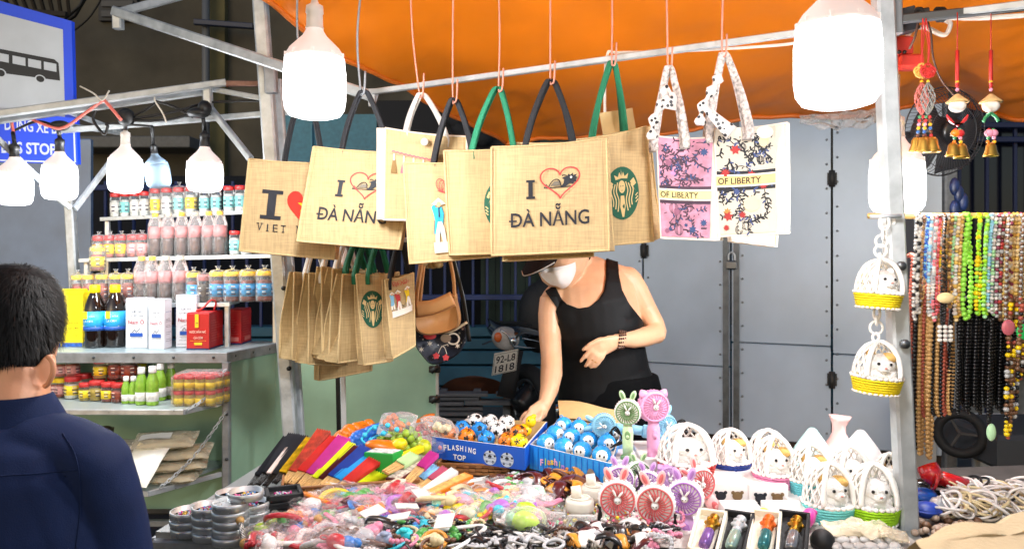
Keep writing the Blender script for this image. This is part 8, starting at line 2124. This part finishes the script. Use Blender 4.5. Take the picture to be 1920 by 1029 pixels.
for i in range(42):
    x,y=rnd.uniform(1715,1850),rnd.uniform(945,1000);r=rnd.uniform(.008,.012);dk=rnd.random()<.35
    mb=MB();mb.ball((0,0,0),(r,r,r*.85),10,7);o=mb.build('loose_bead',NC['brown']if dk else mat('mottled_stone','a08a78',.35,var=.4,vscale=60));o.location=S2p(x,y,.80+.01*rnd.random());ITEMS.append((x,o,'dark' if dk else 'mottled','bead',''));tag(o,'x','bead','round stone beads on the side table')
cn={}
for x,o,c,_,_ in sorted([q for q in ITEMS if q[3]=='bead'],key=lambda q:q[0]):i=cn.get(c,0);cn[c]=i+1;o['label']=f'{c} round stone bead at the edge of the beige cloth, {nth(i) if i < 29 else str(i + 1) + "th"} from the left'
t=thing('torch','glossy red hand torch lying beside the bangles','torch',S2p(1770,915,.82));RG=mat('gloss_red','a81418',.15,coat=.5)
mb=MB();A,B=P(1752,893,2.02),P(1814,908,2.0);mb.loft([A,A.lerp(B,.5),B],[.02,.018,.016],16);mb.build('barrel',RG,t);mb=MB();C=P(1738,872,2.0);mb.loft([C,C.lerp(P(1752,900,1.98),.6),P(1756,902,1.98)],[.026,.028,.02],18);mb.build('head',RG,t);mb=MB();mb.torus(Matrix.Translation(P(1752,900,1.975))@rot_to(B-A),.022,.004,18,6);mb.build('ring',RG,t)
for nm,lab,x,y,a,m in(('cap_lump','blue glossy cap beside the pole',1732,930,(.035,.03,.022),mat('gloss_blue','1a56b8',.2,coat=.4)),('cap_lump','lower dark blue bundle below the glossy blue cap',1738,955,(.032,.03,.02),mat('deep_blue','1a3a94',.4)),('glass_case','black glasses case above the blue cap',1738,908,(.045,.025,.018),mat('gloss_black','101012',.15)),('dark_ball','dark round stone right of the blue cap',1758,918,(.022,.022,.02),mat('matt_black','121214',.6)),('foil_ball','crumpled silver foil ball below the dark stone',1762,946,(.024,.022,.02),ALU)):
    q=S2p(x,y,.82);t=thing(nm,lab,'lump' if 'lump' in nm else nm.replace('_',' '),q);mb=MB();mb.ball(q,a,20,14)
    if nm=='foil_ball':mb.v=[(x_+.007*noise.noise(V((x_*70,y_*70,z_*70))),y_+.007*noise.noise(V((z_*70,y_*70,2))),z_+.007*noise.noise(V((y_*70,x_*70,5))))for x_,y_,z_ in mb.v];mb.sm=[False]*len(mb.sm)
    mb.torus(Matrix.Translation(q)@Matrix.Diagonal((1,a[1]/a[0],1,1)),a[0]*1.0,.0025,24,5);mb.build('shell',m,t)
mb=MB();
def clothf(u,v):
    p=P(1728+230*u,1060-(48+62*u**.8)*v-8*math.sin(6*u)*v,.80+.12*v);return p+V((0,.03*noise.noise(V((u*3,v*3,1))),.006*noise.noise(V((u*4,v*2,4)))))
mb.grid(clothf,30,12);mb.grid(lambda u,v:clothf(u,1)+V((0,.12*v,-.05*v-.1*v*v)),30,8)
tag(mb.build('beige_cloth',mat('beige_cloth','b8a27c',.9,var=.15,vscale=9,bump=.2,bscale=200)),'out-of-focus beige cloth in the lower right corner','cloth')
cs=thing('cloth_stand','wooden stand carrying the beige cloth at the right edge','stand',V((.6,.95,0)))
mb=MB();q=P(1900,1120,.95);mb.box((q.x,.97,q.z/2),(.18,.1,q.z),b=.01);mb.build('post',mat('stand_wood','7c6248',.7,var=.2),cs)
